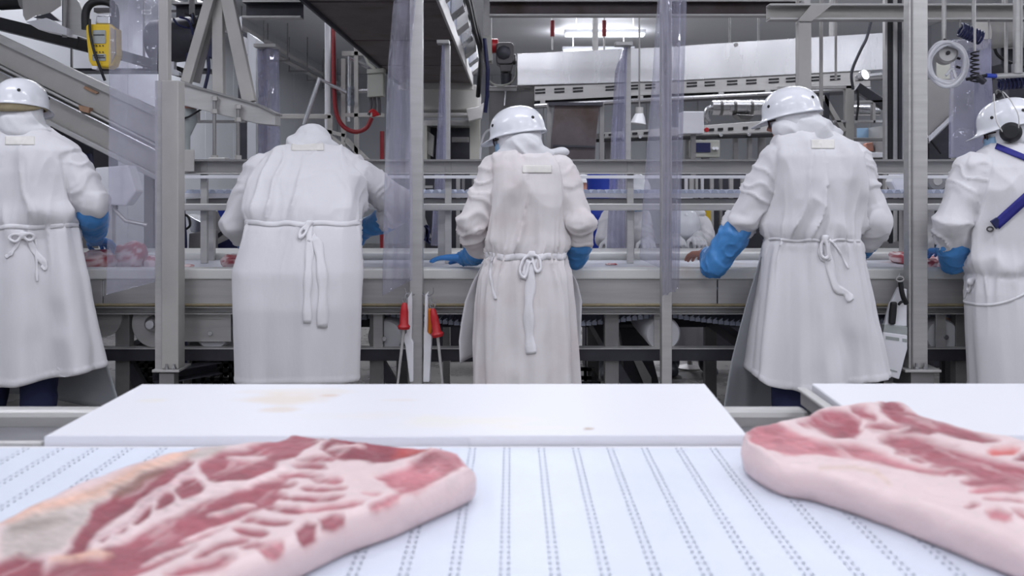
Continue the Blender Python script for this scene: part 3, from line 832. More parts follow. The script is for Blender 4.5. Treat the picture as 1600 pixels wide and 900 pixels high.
def post(px0, px1, d, zb, zt, label, group=GP, m='steel', depth=.06, base=False):
    a, b = P(px0, 0, d).x, P(px1, 0, d).x
    t = thing('support_post', ((a + b) / 2, d, zb), label, 'post', group)
    MB().box(a, b, d, d + depth, zb, zt).build('column', M[m], t, 0, .004)
    if base:
        MB().box(a - .03, b + .05, d - .03, d + .12, zb - .012, zb).build('base_plate', M['steel'], t, 0, .002)
        MB().box(a + .01, b + .03, d + .0, d + .20, zb - .11, zb - .012).build('foot', M['steel_dark'], t, 0, .003)
        MB().box(a + .01, b - .01, d + .02, d + .07, 0, zb - .1).build('stub', M['steel_dark'], t, 0)
        for dx in (.03, .07): MB().lathe([(.0, .0), (.012, .0), (.012, .012), (.006, .012), (.006, .03), (.0, .03)], (a + dx, d - .015, zb), (0, 0, 1), 8).build('bolt', M['steel_bright'], t)
    return t
post(640, 660, PD, 0, ZC, 'slim steel post carrying the hung scabbards, second worker on its left')
p3 = post(1034, 1050, PD, 0, ZC, 'slim steel post wrapped by the folded strip curtain, in the middle')
p4 = post(1420, 1450, PD, P(0, 576, PD).z, ZC, 'broad steel post bolted to a bracket, beside the white knife scabbard', m='steel_h', base=True)
MB().box(P(1424, 0, PD).x, P(1426, 0, PD).x, PD - .006, PD, P(0, 576, PD).z, ZC).build('edge', M['steel_dark'], p4, 0)

def curtain(label, d, rows, bot, amp, n, ph, group, m='vinyl', fold=0.0, parent_post=None, seed=0, nu=36, nv=60, tw=0.0):
    """hanging vinyl: rows (py, left px, right px), bottom edge heights left and right, waves that drift as they fall"""
    ys = [r[0] for r in rows]
    A = []
    for i in range(nu + 1):
        u = i / nu; row = []
        for j in range(nv + 1):
            v = j / nv
            yb = bot[0] * (1 - u) + bot[1] * u
            py = ys[0] + (yb - ys[0]) * v
            xl = np.interp(py, ys, [r[1] for r in rows]); xr = np.interp(py, ys, [r[2] for r in rows])
            a = amp * (1 - .45 * v)
            s = math.sin(2 * math.pi * n * u + ph + tw * v)
            uu = u + fold * math.sin(4 * math.pi * u + ph) * (1 - .5 * v)
            p = P(xl + (xr - xl) * uu, py, d)
            q = float(vnoise(np.array([[u * 3, v * 7, seed * 3.1]]), 4)[0])
            p.y += a * s + .006 * q
            row.append(p)
        A.append(row)
    o = MB().grid(A).build('strip_curtain', M[m], None, 180)
    solidify(o, .003)
    return tag(o, label, 'strip curtain', group)
GC = 'clear vinyl strip curtains on the near posts'
CD = 4.17
curtain('wide flat clear vinyl strip beside the first worker, bottom edge cut aslant', 4.09, [(-75, 176, 246), (0, 170, 246), (100, 168, 244), (300, 168, 243), (480, 164, 240)], (461, 441), .022, 1.0, .6, GC, seed=1, tw=1.2)
curtain('clear vinyl strip hanging over the reaching arm of the second worker', CD, [(-75, 622, 652), (0, 614, 650), (90, 606, 642), (180, 603, 642), (300, 600, 645), (480, 597, 644)], (462, 437), .04, 1.3, 1.9, GC, seed=2, tw=1.0)
curtain('clear vinyl strip in tight lengthwise folds on the middle post, outer layer', CD, [(-75, 1032, 1074), (0, 1030, 1072), (150, 1034, 1068), (300, 1036, 1064), (475, 1035, 1060)], (463, 452), .045, 2.4, .4, GC, seed=3, fold=.06)
curtain('clear vinyl strip fanning out left of the middle post, ending above the rim', 4.33, [(-75, 1026, 1046), (0, 1028, 1046), (120, 1020, 1042), (300, 1006, 1040), (430, 998, 1038)], (405, 421), .02, 1.0, .2, GC, seed=4)

# ------------------------------------------------------------------ far side posts, curtains and long members
FD = 5.78
GF = 'support posts along the far side'
fps = [post(403, 418, FD, 0, 2.24, 'pale far post standing against the white wall panels', GF)]
fps.append(post(692, 703, FD, 0, 2.26, 'pale far post under the dark overhead conveyor', GF))
fps.append(post(977, 986, FD, 0, 2.25, 'pale far post in front of the bright steel trough', GF))
gp = post(1248, 1268, FD, 0, 2.40, 'far post with sloping gusset above the fourth worker', GF, 'steel_warm')
MB().plate([(1248, 33), (1268, 33), (1300, 8), (1268, 8), (1250, 28)], FD, .03).build('gusset', M['steel_warm'], gp, 0)
GFC = 'clear vinyl strip curtains on the far posts'
curtain('dusty vinyl strip behind the second worker, on the pale far post by the wall', FD - .04, [(76, 402, 434), (180, 404, 436), (400, 400, 438)], (250, 246), .03, 1.4, 0, GFC, 'vinyl_far', seed=5)
curtain('narrow dusty vinyl strip under the dark overhead conveyor', FD - .05, [(70, 690, 694), (180, 684, 696), (300, 678, 696), (400, 672, 696)], (384, 384), .03, 1.3, 1, GFC, 'vinyl_far', seed=6)
curtain('dusty vinyl strip before the bright steel trough', FD - .05, [(74, 974, 980), (110, 962, 978), (200, 956, 976), (400, 948, 978)], (389, 389), .03, 1.6, 2, GFC, 'vinyl_far', seed=7)
cur_ = curtain('broad dusty vinyl strip hanging above the worker with earmuffs', FD - .10, [(60, 1490, 1552), (150, 1486, 1553), (260, 1484, 1556)], (247, 245), .03, 1.2, 1, GFC, 'vinyl_far', seed=8)
for px in (1500, 1545): MB().tube([P(px, 61, FD - .10), P(px, 29, 5.87)], .005, 6).build('hook_rod', M['steel'], cur_)

for o_, x0, x1, y in ((fps[0], 402, 436, 77), (fps[1], 684, 703, 71), (fps[2], 960, 986, 74)):
    a, b = P(x0, y, FD), P(x1, y, FD); MB().box(a.x, b.x, FD - .085, FD + .01, a.z + .002, a.z + .024).build('curtain_bar', M['steel'], o_, 0, .002)
t = thing('guide_channel', (0, 4.98, 1.4), 'steel channel running across at chest height behind the workers', 'rail')
gx0, gx1 = P(275, 0, 4.95).x, 3.4
MB().channel((gx0, 4.97, P(0, 261, 4.95).z), (gx1, 4.97, P(0, 261, 4.95).z), .06, .078, .006, flip=1).build('channel', M['steel_h'], t, 0, .002)
MB().box(gx0, gx1, 4.93, 4.99, P(0, 252, 4.95).z, P(0, 249, 4.95).z).build('top_lip', M['steel_dark'], t, 0)
MB().box(gx0, gx1, 4.94, 4.99, P(0, 279, 4.95).z, P(0, 274, 4.95).z).build('lower_lip', M['white_plastic'], t, 0, .002)
for px in (318, 700, 985, 1262, 1437):
    x = P(px, 0, 4.99).x
    MB().box(x - .018, x + .018, 4.99, 5.02, .919, P(0, 250, 4.95).z).build('upright', M['steel'], t, 0, .002)
MB().plate([(280, 234), (303, 234), (303, 268), (280, 268)], 4.92, .012).build('end_plate', M['steel_warm'], t, 0, .002)
tr = thing('hand_rail', (0, 4.96, 1.2), 'round edged steel rail low across the line, under the scalloped belt', 'rail')
MB().box(gx0, gx1, 4.94, 4.98, P(0, 329, 4.95).z, P(0, 318, 4.95).z).build('rail', M['steel'], tr, 0, .006)
# scalloped belt
sb = thing('scalloped_conveyor', (0, 5.15, 1.3), 'narrow white modular belt with scalloped edge running above the line', 'conveyor')
MB().box(gx0, gx1, 5.06, 5.30, P(0, 309, 5.06).z, P(0, 302, 5.06).z).build('carry_strip', M['white_plastic'], sb, 0, .003)
MB().box(gx0, gx1, 5.10, 5.28, P(0, 320, 5.06).z, P(0, 311, 5.06).z).build('frame', M['steel_dark'], sb, 0)
for px in (330, 690, 985, 1262, 1452): MB().box(P(px, 0, 5.2).x - .02, P(px, 0, 5.2).x + .02, 5.18, 5.22, .919, P(0, 316, 5.06).z).build('leg', M['steel'], sb, 0)
zz = P(0, 302, 5.06).z
bl = MB().add([(-.0215, 0, 0), (.0215, 0, 0), (.010, 0, .020), (-.010, 0, .020), (-.0215, .24, 0), (.0215, .24, 0), (.010, .24, .020), (-.010, .24, .020)], [(0, 1, 2, 3), (7, 6, 5, 4), (1, 5, 6, 2), (2, 6, 7, 3), (3, 7, 4, 0), (0, 4, 5, 1)]).build('belt_link', M['belt_blue'], None, 0)
bl.parent = sb; bl.location = (gx0 + .03, -.09, zz - 1.3)
for k in range(1, int((gx1 - gx0) / .045)): share(bl, 'belt_link', sb, (gx0 + .03 + k * .045, -.09, zz - 1.3))

# top beams
def beam(a, b, d, hpx, label, m='steel_dark', depth=.09, lip=True, hang=()):
    p, q = P(a[0], a[1], d), P(b[0], b[1], d)
    t = thing('overhead_beam', (p + q) / 2, label, 'beam', 'overhead beams of the line frame')
    h = hpx * d / F
    MB().channel(p, q, depth, h, .008).build('web', M[m], t, 0, .002)
    if lip:
        MB().box(p.x, q.x, d - depth / 2 - .004, d + depth / 2, p.z - h / 2 - .006, p.z - h / 2 + .006).build('flange', M['steel'], t, 0)
        MB().box(p.x, q.x, d - depth / 2 - .004, d + depth / 2, p.z + h / 2 - .006, p.z + h / 2 + .006).build('flange', M['steel'], t, 0)
    for px in hang:
        x = P(px, 0, d).x
        MB().box(x - .02, x + .02, d - .02, d + .02, p.z + h / 2, ZC).build('hanger', M['steel'], t, 0)
    return t
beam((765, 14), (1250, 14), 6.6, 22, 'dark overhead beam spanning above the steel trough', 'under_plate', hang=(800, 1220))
beam((1200, 20), (1640, 20), 5.9, 22, 'pale overhead beam on hangers above the hose station', 'steel_warm', hang=(1260, 1590))
beam((382, 16), (472, 16), 5.9, 24, 'short dark overhead beam meeting the sloping brace legs', 'dark_metal', hang=(450,))
beam((272, 20), (345, 20), 6.3, 26, 'stubby dark overhead beam behind the flanged post', 'dark_metal', hang=(300,))

# ------------------------------------------------------------------ upper left: inclined conveyor, brace frame, controller
ID = 5.7
t = thing('inclined_conveyor', P(80, 150, ID), 'grey inclined conveyor trough sloping down behind the first worker', 'conveyor')
MB().plate([(-60, 38), (0, 66), (165, 142), (250, 183), (250, 226), (165, 183), (0, 100), (-60, 70)], ID, .40).build('upper_panel', M['steel_warm'], t, 0, .003)
MB().plate([(-60, 80), (0, 112), (165, 194), (250, 233), (250, 285), (80, 198), (-60, 124)], ID + .03, .40).build('lower_panel', M['steel_warm'], t, 0, .003)
g = MB(); pbar(g, (-60, 32), (250, 178), ID - .01, 12, .05); g.build('top_flange', M['steel'], t, 0, .003)
g = MB(); pbar(g, (-60, 121), (250, 279), ID - .01, 7, .06); g.build('bottom_flange', M['steel'], t, 0, .003)
MB().tube([P(-60, 74, ID - .03), P(250, 230, ID - .03)], .009, 8).build('guide_tube', M['steel'], t)
MB().tube([P(-60, 82, ID - .03), P(250, 238, ID - .03)], .007, 8).build('guide_tube', M['steel_bright'], t)
MB().plate([(122, 164), (140, 168), (138, 177), (124, 173)], ID - .06, .05).build('clamp', M['wood'], t, 0, .003)
MB().plate([(132, 134), (153, 144), (150, 147), (130, 138)], ID - .02, .02).build('handle', M['wood'], t, 0, .002)
for px, py in ((20, 140), (235, 250)):
    q = P(px, py, ID + .2); MB().box(q.x - .03, q.x + .03, q.y - .03, q.y + .03, 0, q.z).build('leg', M['steel_dark'], t, 0)
t = thing('shadow_box', P(112, 225, 6.4), 'dark grey box filling the shadow under the inclined trough', 'cabinet')
MB().plate([(78, 196), (146, 232), (146, 330), (78, 330)], 6.3, .4).build('body', M['dark_metal'], t, 0, .006)  # dark grey body stands in for the shadow triangle below the trough
MB().plate([(118, 240), (140, 240), (142, 256), (122, 254)], 6.26, .04).build('blue_rag', M['navy'], t, 0)
q = P(112, 330, 6.5); MB().box(q.x - .12, q.x + .12, 6.36, 6.66, 0, q.z).build('stand', M['steel_dark'], t, 0)
t = thing('junction_box', P(150, 285, 5.25), 'pale machine guard right of the first worker, behind vinyl', 'guard')
MB().plate([(148, 262), (200, 258), (212, 300), (196, 322), (150, 318)], 5.25, .12).build('cover', M['white_plastic'], t, 0, .01)
MB().tube([P(170, 318, 5.3), P(196, 345, 5.3), P(230, 352, 5.3)], .012, 8).build('arm', M['steel'], t)
MB().box(P(172, 0, 5.3).x - .02, P(172, 0, 5.3).x + .02, 5.28, 5.33, .959, P(0, 300, 5.3).z).build('stand', M['steel'], t, 0)
t = thing('black_belt_edge', P(60, 62, 6.2), 'black sagging belt running down behind the yellow controller', 'belt')
g = MB(); pbar(g, (-40, 28), (138, 72), 6.4, 19, .3); pbar(g, (138, 72), (292, 116), 6.4, 15, .3); g.build('belt', M['black'], t, 0, .004)
for px, py in ((60, 40), (255, 90)):
    q = P(px, py, 6.45); MB().tube([(q.x, 6.45, q.z), (q.x, 6.45, ZC)], .012, 8).build('hanger', M['steel'], t)
t = thing('sheet_chute', P(80, 25, 6.0), 'bent pale sheet metal chute at upper left with hanging rod', 'chute')
MB().plate([(34, -20), (95, -20), (95, 8), (70, 25), (58, 22), (40, 32), (36, 24)], 6.0, .012).build('panel', M['steel_warm'], t, 0)
MB().plate([(104, -20), (124, 4), (138, 40), (136, 60), (104, 50)], 5.98, .012).build('panel', M['steel'], t, 0)
MB().plate([(40, 34), (72, 28), (104, 44), (104, 55), (60, 46)], 5.9, .15).build('lip', M['white_plastic'], t, 0, .003)
MB().plate([(52, 27), (78, 20), (94, 33), (80, 31)], 5.96, .03).build('inner_fold', M['dark_metal'], t, 0)
MB().tube([P(101, -30, 5.95), P(101, 58, 5.95)], .017, 8).build('rod', M['steel_dark'], t)
MB().tube([P(70, -10, 6.05), (P(70, 0, 6.05).x, 6.05, ZC)], .015, 8).build('hanger', M['steel'], t)
MB().tube([P(0, 5, 6.3), P(34, 3, 6.3)], .05, 10).build('dark_roll', M['black'], t)
# yellow controller
YD = 4.95
t = thing('pendant_controller', P(157, 70, YD), 'yellow pendant controller with grey labels, black boot and cord', 'controller')
def rounded(mb, x0, y0, x1, y1, d, t_, r):
    pts = []
    for cx, cy, a0 in ((x1 - r, y0 + r, -90), (x1 - r, y1 - r, 0), (x0 + r, y1 - r, 90), (x0 + r, y0 + r, 180)):
        for k in range(5):
            a = R(a0 + k * 22.5); pts.append((cx + r * math.cos(a), cy + r * math.sin(a)))
    return mb.plate(pts, d, t_)
g = MB(); g.plate([(133, 40), (137, 37), (172, 37), (180, 44), (181, 85), (175, 102), (168, 106), (143, 104), (138, 95), (134, 60)], YD, .09); g.build('case', M['yellow'], t, 0, .012)
MB().plate([(172, 42), (179, 46), (180, 84), (173, 100)], YD - .006, .02).build('side_cover', M['tan'], t, 0, .004)
rounded(MB(), 145, 47, 165, 68, YD - .004, .02, 2).build('label_panel', M['grey_label'], t, 0, .001)
rounded(MB(), 144, 84, 165, 95, YD - .004, .02, 2).build('label_panel', M['grey_label'], t, 0, .001)
for y in (71.5, 81.5):
    for x in (147, 151, 156, 161): MB().disc(P(x, y, YD - .003), .0035, .01, (0, 1, 0), 8).build('mark', M['dark_metal'], t)
for y, x0 in ((54.5, 146), (87, 145), (90, 147)): MB().plate([(x0, y - .8), (x0 + 17, y - .8), (x0 + 17, y + .8), (x0, y + .8)], YD - .0065, .004).build('mark', M['dark_metal'], t, 0)
rounded(MB(), 143, 103, 152, 108, YD - .002, .06, 1.5).build('foot', M['white_plastic'], t, 0, .002)
g = MB(); g.tube(spline([P(134, 46, YD + .045), P(134, 20, YD + .045), P(142, 6, YD + .045), P(158, 2, YD + .045), P(174, 6, YD + .045), P(180, 20, YD + .045), P(180, 46, YD + .045)], 24), .022, 10); g.build('handle', M['black'], t)
MB().plate([(146, 12), (176, 12), (176, 17), (146, 19)], YD, .05).build('latch', M['motor'], t, 0, .003)
MB().plate([(150, 24), (172, 24), (172, 38), (148, 38)], YD + .02, .06).build('swivel', M['steel_bright'], t, 0, .008)
MB().tube(spline([P(140, 30, YD - .02), P(141, 52, YD - .025), P(147, 80, YD - .025), P(157, 108, YD - .02), P(164, 126, YD)], 24), .008, 8).build('cord', M['black'], t)
MB().tube([P(157, 3, YD + .045), (P(157, 0, YD).x, YD + .045, ZC)], .012, 8).build('hanging_cable', M['black'], t)
MB().plate([(110, 108), (172, 108), (172, 111), (110, 111)], 6.3, .02).build('x', M['steel_dark'], t, 0)
bpy.data.objects.remove(bpy.data.objects['x'])
t = thing('cable_tray', P(210, 110, 6.6), 'thin dark cable tray crossing behind the yellow controller', 'cable tray')
MB().box(P(90, 0, 6.6).x, P(330, 0, 6.6).x, 6.55, 6.75, P(0, 112, 6.6).z, P(0, 108, 6.6).z).build('tray', M['dark_metal'], t, 0)
for px in (112, 225): MB().tube([P(px, 110, 6.65), (P(px, 0, 6.65).x, 6.65, ZC)], .01, 6).build('hanger', M['steel_dark'], t)

# brace frame
AD = 5.2
t = thing('brace_frame', P(345, 90, AD), 'three legged grey steel brace standing on a sloping box beam', 'frame')
for a, b, w, dd in (((337, -30), (291, 129), 15, 0), ((341, -30), (342, 148), 17, .05), ((350, -30), (390, 160), 20, .02)):
    g = MB(); pbar(g, a, b, AD + dd, w, .05); g.build('brace_leg', M['steel_warm'], t, 0, .004)
g = MB(); pbar(g, (346, -30), (306, 129), AD + .06, 11, .02); g.build('brace_leg', M['steel_dark'], t, 0)
for dx in (-.12, 0, .12):
    q = P(343, -25, AD); MB().box(q.x + dx - .02, q.x + dx + .02, AD, AD + .04, q.z, ZC).build('hanger', M['steel_warm'], t, 0)
t = thing('sloping_beam', P(350, 160, AD), 'sloping steel box beam carrying the three brace legs', 'beam')
MB().plate([(279, 128), (400, 163), (430, 178), (430, 196), (400, 193), (279, 163)], AD - .02, .12).build('beam', M['steel'], t, 0, .004)
MB().plate([(279, 126), (400, 161), (430, 176), (430, 179), (400, 164), (279, 130)], AD - .04, .16).build('top_flange', M['steel_dark'], t, 0)
for px, y0 in ((335, 150), (372, 163)):
    r = MB().tube([P(px, y0, AD - .05), P(px, 252, AD - .05)], .011, 8).build('threaded_rod', M['steel_dark'], t)
    for y in (y0 + 4, y0 + 24, 246, 254): MB().lathe([(0, -.012), (.02, -.012), (.02, .012), (0, .012)], P(px, y, AD - .05), (0, 0, 1), 6).build('nut', M['steel_warm'], r)
MB().plate([(325, 246), (352, 246), (352, 256), (325, 256)], AD - .08, .08).build('clamp', M['steel'], t, 0, .004)
t = thing('small_bracket_rail', P(330, 190, 5.75), 'thin steel bracket rail below the sloping beam', 'rail')
g = MB(); pbar(g, (279, 190), (385, 190), 5.75, 4, .04); pbar(g, (310, 175), (310, 192), 5.75, 4, .02); pbar(g, (283, 190), (283, 830), 5.75, 5, .03); pbar(g, (383, 170), (383, 192), 5.75, 5, .03); g.build('rail', M['steel_dark'], t, 0)
t = thing('funnel_bottle', P(292, 205, 5.27), 'small clear funnel feeder with pink cap by the flanged post', 'funnel')
MB().lathe([(.0, .13), (.055, .13), (.06, .06), (.02, -.03), (.02, -.12), (.0, -.12)], P(292, 205, 5.27), (0, 0, 1), 16).build('funnel', M['grey_label'], t)
MB().lathe([(.0, .0), (.055, .0), (.055, .05), (.0, .05)], P(292, 180, 5.27), (0, 0, 1), 16).build('cap', M['skin'], t)
MB().tube([P(280, 188, 5.2), P(296, 182, 5.2), P(316, 170, 5.25)], .006, 6).build('hose', M['black'], t)
t = thing('drive_unit', P(300, 65, 6.0), 'dark blue drive unit tangled with black cables behind the brace', 'motor')
MB().lathe([(0, -.22), (.12, -.22), (.15, -.18), (.15, .18), (.10, .22), (0, .22)], P(285, 62, 6.1), (1, 0, .1), 20).build('housing', M['dark_metal'], t)
MB().plate([(291, 55), (306, 55), (300, 105), (289, 100)], 6.0, .1).build('guard', M['navy'], t, 0, .01)
MB().plate([(318, 58), (333, 50), (333, 92), (316, 88)], 6.0, .1).build('guard', M['navy'], t, 0, .01)
random.seed(3)
for k in range(12):
    a = (random.uniform(268, 320), random.uniform(18, 34)); b = (random.uniform(290, 322), random.uniform(38, 66))
    c = ((a[0] + b[0]) / 2 + random.uniform(-9, 12), (a[1] + b[1]) / 2 + random.uniform(-9, 4)); d_ = 5.95 + random.uniform(-.05, .08)
    MB().tube(spline([P(*a, d_), P(*c, d_), P(*b, d_)], 12), .008, 6).build('cable', M['black'] if k % 3 else M['navy'], t)
MB().tube(spline([P(325, 88, 5.95), P(326, 110, 5.95), P(320, 138, 5.95)], 12), .012, 6).build('cable', M['navy'], t)
q = P(300, 40, 6.1); MB().tube([q, (q.x, q.y, ZC)], .02, 8).build('hanger', M['steel_dark'], t)
MB().plate([(262, 96), (272, 96), (272, 108), (280, 112), (280, 118), (262, 116)], 6.0, .05).build('clip', M['white_plastic'], t, 0, .004)
t = thing('wall_locker', P(388, 100, 8.8), 'pale grey upright cabinet edge by the wall, beyond the brace', 'cabinet')
MB().plate([(372, 28), (377, 25), (377, 50), (372, 52)], 8.8, .02).build('lit_slot', M['white_plastic'], t, 0)
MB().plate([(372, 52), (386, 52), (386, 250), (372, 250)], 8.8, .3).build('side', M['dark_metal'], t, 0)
MB().plate([(386, 50), (400, 60), (400, 250), (386, 250)], 8.8, .3).build('front', M['wall'], t, 0, .004)
MB().lathe([(0, -.02), (.09, -.02), (.09, .02), (0, .02)], P(379, 72, 8.75), (.9, -.4, 0), 20).build('dial', M['white_plastic'], t)
MB().box(P(372, 0, 8.8).x, P(400, 0, 8.8).x, 8.85, 9.05, 0, P(0, 250, 8.8).z).build('plinth', M['steel_dark'], t, 0)
for x, z in ((-3.62, 3.32), (-3.52, 3.26), (-3.44, 3.34)):
    o = MB().tube([(x, 6.5, z), (x, 19.9, z)], .035, 10).build('ceiling_pipe', M['steel'])
    tag(o, 'insulated steel pipe along the wall top, %s' % ('nearest the wall' if x < -3.6 else 'middle and lowest of three' if x < -3.5 else 'farthest from the wall'), 'pipe', 'pipes along the top of the wall')
for y in np.arange(7, 19.5, 1.3):
    o = thing('pipe_hanger', (-3.55, y, 3.4), 'steel strap hanger holding the three ceiling pipes', 'hanger', 'pipe hangers along the wall')
    MB().box(-3.69, -3.37, y - .02, y + .02, 3.19, 3.215).build('tray', M['steel_dark'], o, 0)
    for x in (-3.68, -3.38): MB().tube([(x, y, 3.2), (x, y, ZC)], .008, 6).build('rod', M['steel_dark'], o)

# ------------------------------------------------------------------ stair frame, red hose, control box
SD = 9.0
t = thing('stair_frame', P(540, 180, SD), 'steel stair and platform frame with bent handrail before the wall', 'stairs')
def st(a, b, w, m='steel_warm', name='member', d=SD, tt=.05):
    g = MB(); pbar(g, a, b, d, w, tt); return g.build(name, M[m], t, 0, .003)
MB().tube([P(475, 195, SD - .3), P(499, 123, SD - .3), P(541, 145, SD - .2)], .024, 10).build('handrail', M['steel_bright'], t)
for a, b, w in (((430, 182), (518, 182), 7), ((516, 180), (516, 330), 8), ((537, 92), (537, 330), 7), ((557, 70), (557, 330), 7), ((535, 84), (572, 84), 7), ((540, 180), (600, 180), 6), ((496, 202), (540, 212), 6), ((497, 200), (492, 225), 5),
                ((518, 215), (560, 252), 8), ((540, 218), (575, 252), 8), ((500, 202), (518, 206), 5)):
    st(a, b, w)
for p in ((516, 300), (537, 300), (557, 300)):
    q = P(p[0], p[1], SD); MB().box(q.x - .025, q.x + .025, SD - .02, SD + .03, 0, q.z).build('leg', M['steel_warm'], t, 0)
MB().tube([P(546, 86, SD), P(545, 190, SD)], .018, 8).build('air_line', M['steel_bright'], t)
MB().tube([P(546, 90, SD), P(575, 105, SD)], .02, 8).build('air_line', M['steel_bright'], t)
MB().tube([P(556, 143, SD), P(575, 142, SD)], .02, 8).build('air_line', M['steel_bright'], t)
for y in (140, 150, 160): MB().lathe([(0, -.03), (.035, -.03), (.045, 0), (.035, .03), (0, .03)], P(548, y, SD - .03), (0, 0, 1), 10).build('filter_bowl', M['clear'], t)
t = thing('control_box', P(588, 130, 8.6), 'beige grey control box with cable glands near the red hose', 'control box')
MB().plate([(574, 112), (599, 110), (599, 150), (574, 152)], 8.6, .12).build('case', M['grey_box'], t, 0, .006)
MB().plate([(573, 108), (600, 106), (600, 113), (573, 115)], 8.58, .14).build('cap', M['grey_box'], t, 0, .004)
for x in (579, 585, 592): MB().tube(spline([P(x, 152, 8.65), P(x + 1, 165, 8.65), P(x - 3 + (x - 579) * .3, 180, 8.65)], 10), .014, 6).build('gland', M['motor'], t)
MB().tube([P(587, 108, 8.7), P(576, 100, 8.72), P(568, 80, 8.8), (P(566, 0, 8.8).x, 8.8, ZC)], .02, 8).build('conduit', M['grey_box'], t)
for k in range(4): MB().tube(spline([P(577 + k * 4, 176, 8.6), P(583, 172 + k * 3, 8.6), P(592 - k * 2, 180, 8.6)], 8), .014, 6).build('red_coupling', M['red'], t)
t = thing('red_hose', P(545, 150, 8.8), 'dark red hose dropping and looping up to the control box', 'hose')
MB().tube(spline([P(521, -10, 8.8) + Vector((0, 0, .1)), P(521, 60, 8.8), P(522, 140, 8.8), P(526, 178, 8.8), P(537, 198, 8.8), P(555, 206, 8.8), P(572, 200, 8.8), P(581, 184, 8.8)], 60), .022, 10).build('hose', M['hose_red'], t)
MB().box(P(521, 0, 8.8).x - .04, P(521, 0, 8.8).x + .04, 8.77, 8.84, P(0, -10, 8.8).z, ZC).build('hose_mount', M['steel'], t, 0)
o = MB().tube([P(597, 205, 8.7), P(597, 330, 8.7), (P(597, 0, 8.7).x, 8.7, 0)], .022, 10).build('red_pipe', M['hose_red'])
tag(o, 'short upright red pipe below the control box', 'pipe')
o = MB().tube([(P(512, 0, 9.3).x, 9.3, 0), (P(512, 0, 9.3).x, 9.3, ZC)], .03, 10).build('white_pipe', M['white_plastic'])
tag(o, 'upright white pipe in front of the wall panels, beside the red hose', 'pipe')

# ------------------------------------------------------------------ overhead conveyor with dark underside
oz = 2.57
t = thing('overhead_conveyor', (-.93, 7.5, oz), 'overhead conveyor with dark grimy underside running away overhead', 'conveyor')
ox0, ox1 = -1.37, -.47
for k in range(4):
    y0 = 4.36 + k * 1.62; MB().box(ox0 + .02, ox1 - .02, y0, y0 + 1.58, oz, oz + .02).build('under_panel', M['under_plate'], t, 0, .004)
MB().box(ox0, ox0 + .02, 4.36, 10.8, oz - .03, oz + .28).build('side_plate', M['dark_metal'], t, 0, .004)
MB().box(ox1 - .02, ox1, 4.36, 10.8, oz - .03, oz + .10).build('side_plate', M['steel'], t, 0, .004)
MB().box(ox0, ox1, 10.8, 10.86, oz - .08, oz + .2).build('end_plate', M['steel_warm'], t, 0, .004)
for k in range(9):
    y = 4.7 + k * .72
    MB().add([(ox1, y, oz + .08), (ox1 + .10, y, oz + .16), (ox1 + .10, y, oz + .30), (ox1, y, oz + .34), (ox1, y + .28, oz + .08), (ox1 + .10, y + .28, oz + .16), (ox1 + .10, y + .28, oz + .30), (ox1, y + .28, oz + .34)],
             [(0, 1, 2, 3), (7, 6, 5, 4), (0, 4, 5, 1), (1, 5, 6, 2), (2, 6, 7, 3), (3, 7, 4, 0)]).build('side_bracket', M['steel_bright'] if k % 2 else M['steel'], t, 0, .004)
for k, (dx, dz) in enumerate(((.12, .22), (.13, .27), (.12, .33))):
    MB().tube(spline([(ox1 + dx, 4.36, oz + dz), (ox1 + dx + .01, 6.2, oz + dz - .03), (ox1 + dx, 8.2, oz + dz), (ox1 + dx + .02, 9.4, oz + dz - .12), (ox1 + dx - .03, 9.9, oz - .25)], 30), .02, 8).build('cable', M['black'], t)
MB().box(ox0, ox1, 4.36, 10.8, oz + .30, oz + .34).build('top_cover', M['dark_metal'], t, 0)
MB().box(ox1 - .06, ox1, 4.36, 10.8, oz + .10, oz + .30).build('belt_guard', M['belt_blue'], t, 0)
for y in (5.0, 7.6, 10.2):
    for x in (ox0 + .03, ox1 - .03): MB().tube([(x, y, oz + .3), (x, y, ZC)], .015, 8).build('hanger', M['steel_dark'], t)
GD = 9.0
t = thing('gear_motor', P(785, 95, GD), 'dark grey gear motor with red collar beside the overhead conveyor', 'motor')
MB().plate([(754, 56), (768, 55), (769, 95), (756, 97)], GD, .25).build('gearbox', M['grey_box'], t, 0, .01)
MB().lathe([(.0, -.03), (.075, -.03), (.075, .04), (.0, .04)], P(772, 72, GD + .12), (1, 0, 0), 18).build('red_collar', M['red'], t)
rounded(MB(), 775, 66, 803, 100, GD, .26, 6).build('motor_body', M['motor'], t, 0, .012)
MB().lathe([(.0, -.01), (.07, -.01), (.075, 0), (.055, .015), (.0, .02)], P(787, 82, GD - .005), (0, -1, 0), 8).build('face_plate', M['dark_metal'], t)
MB().lathe([(.0, -.06), (.05, -.06), (.055, .05), (.0, .06)], P(798, 93, GD + .1), (1, 0, 0), 14).build('shaft_cap', M['motor'], t)
MB().plate([(780, 100), (802, 100), (799, 112), (782, 112)], GD + .02, .2).build('terminal_box', M['motor'], t, 0, .008)
MB().lathe([(.0, -.07), (.05, -.07), (.06, .04), (.0, .06)], P(791, 122, GD + .1), (0, 0, 1), 12).build('connector', M['dark_metal'], t)
MB().tube(spline([P(806, 104, GD), P(805, 120, GD), P(795, 131, GD), P(775, 133, GD), P(762, 122, GD), P(757, 98, GD)], 24), .010, 6).build('cable', M['grey_box'], t)
q = P(765, 70, GD + .12); MB().box(q.x - .06, q.x + .02, GD + .05, GD + .2, q.z, ZC).build('mount', M['steel_dark'], t, 0)
MB().tube([P(757, 60, GD - .06), P(762, 110, GD - .06), P(761, 150, GD - .06), P(758, 176, GD - .06)], .02, 8).build('cable', M['navy'], t)
t = thing('grey_cabinet', P(800, 190, 9.5), 'tall grey steel cabinet behind the third worker', 'cabinet')
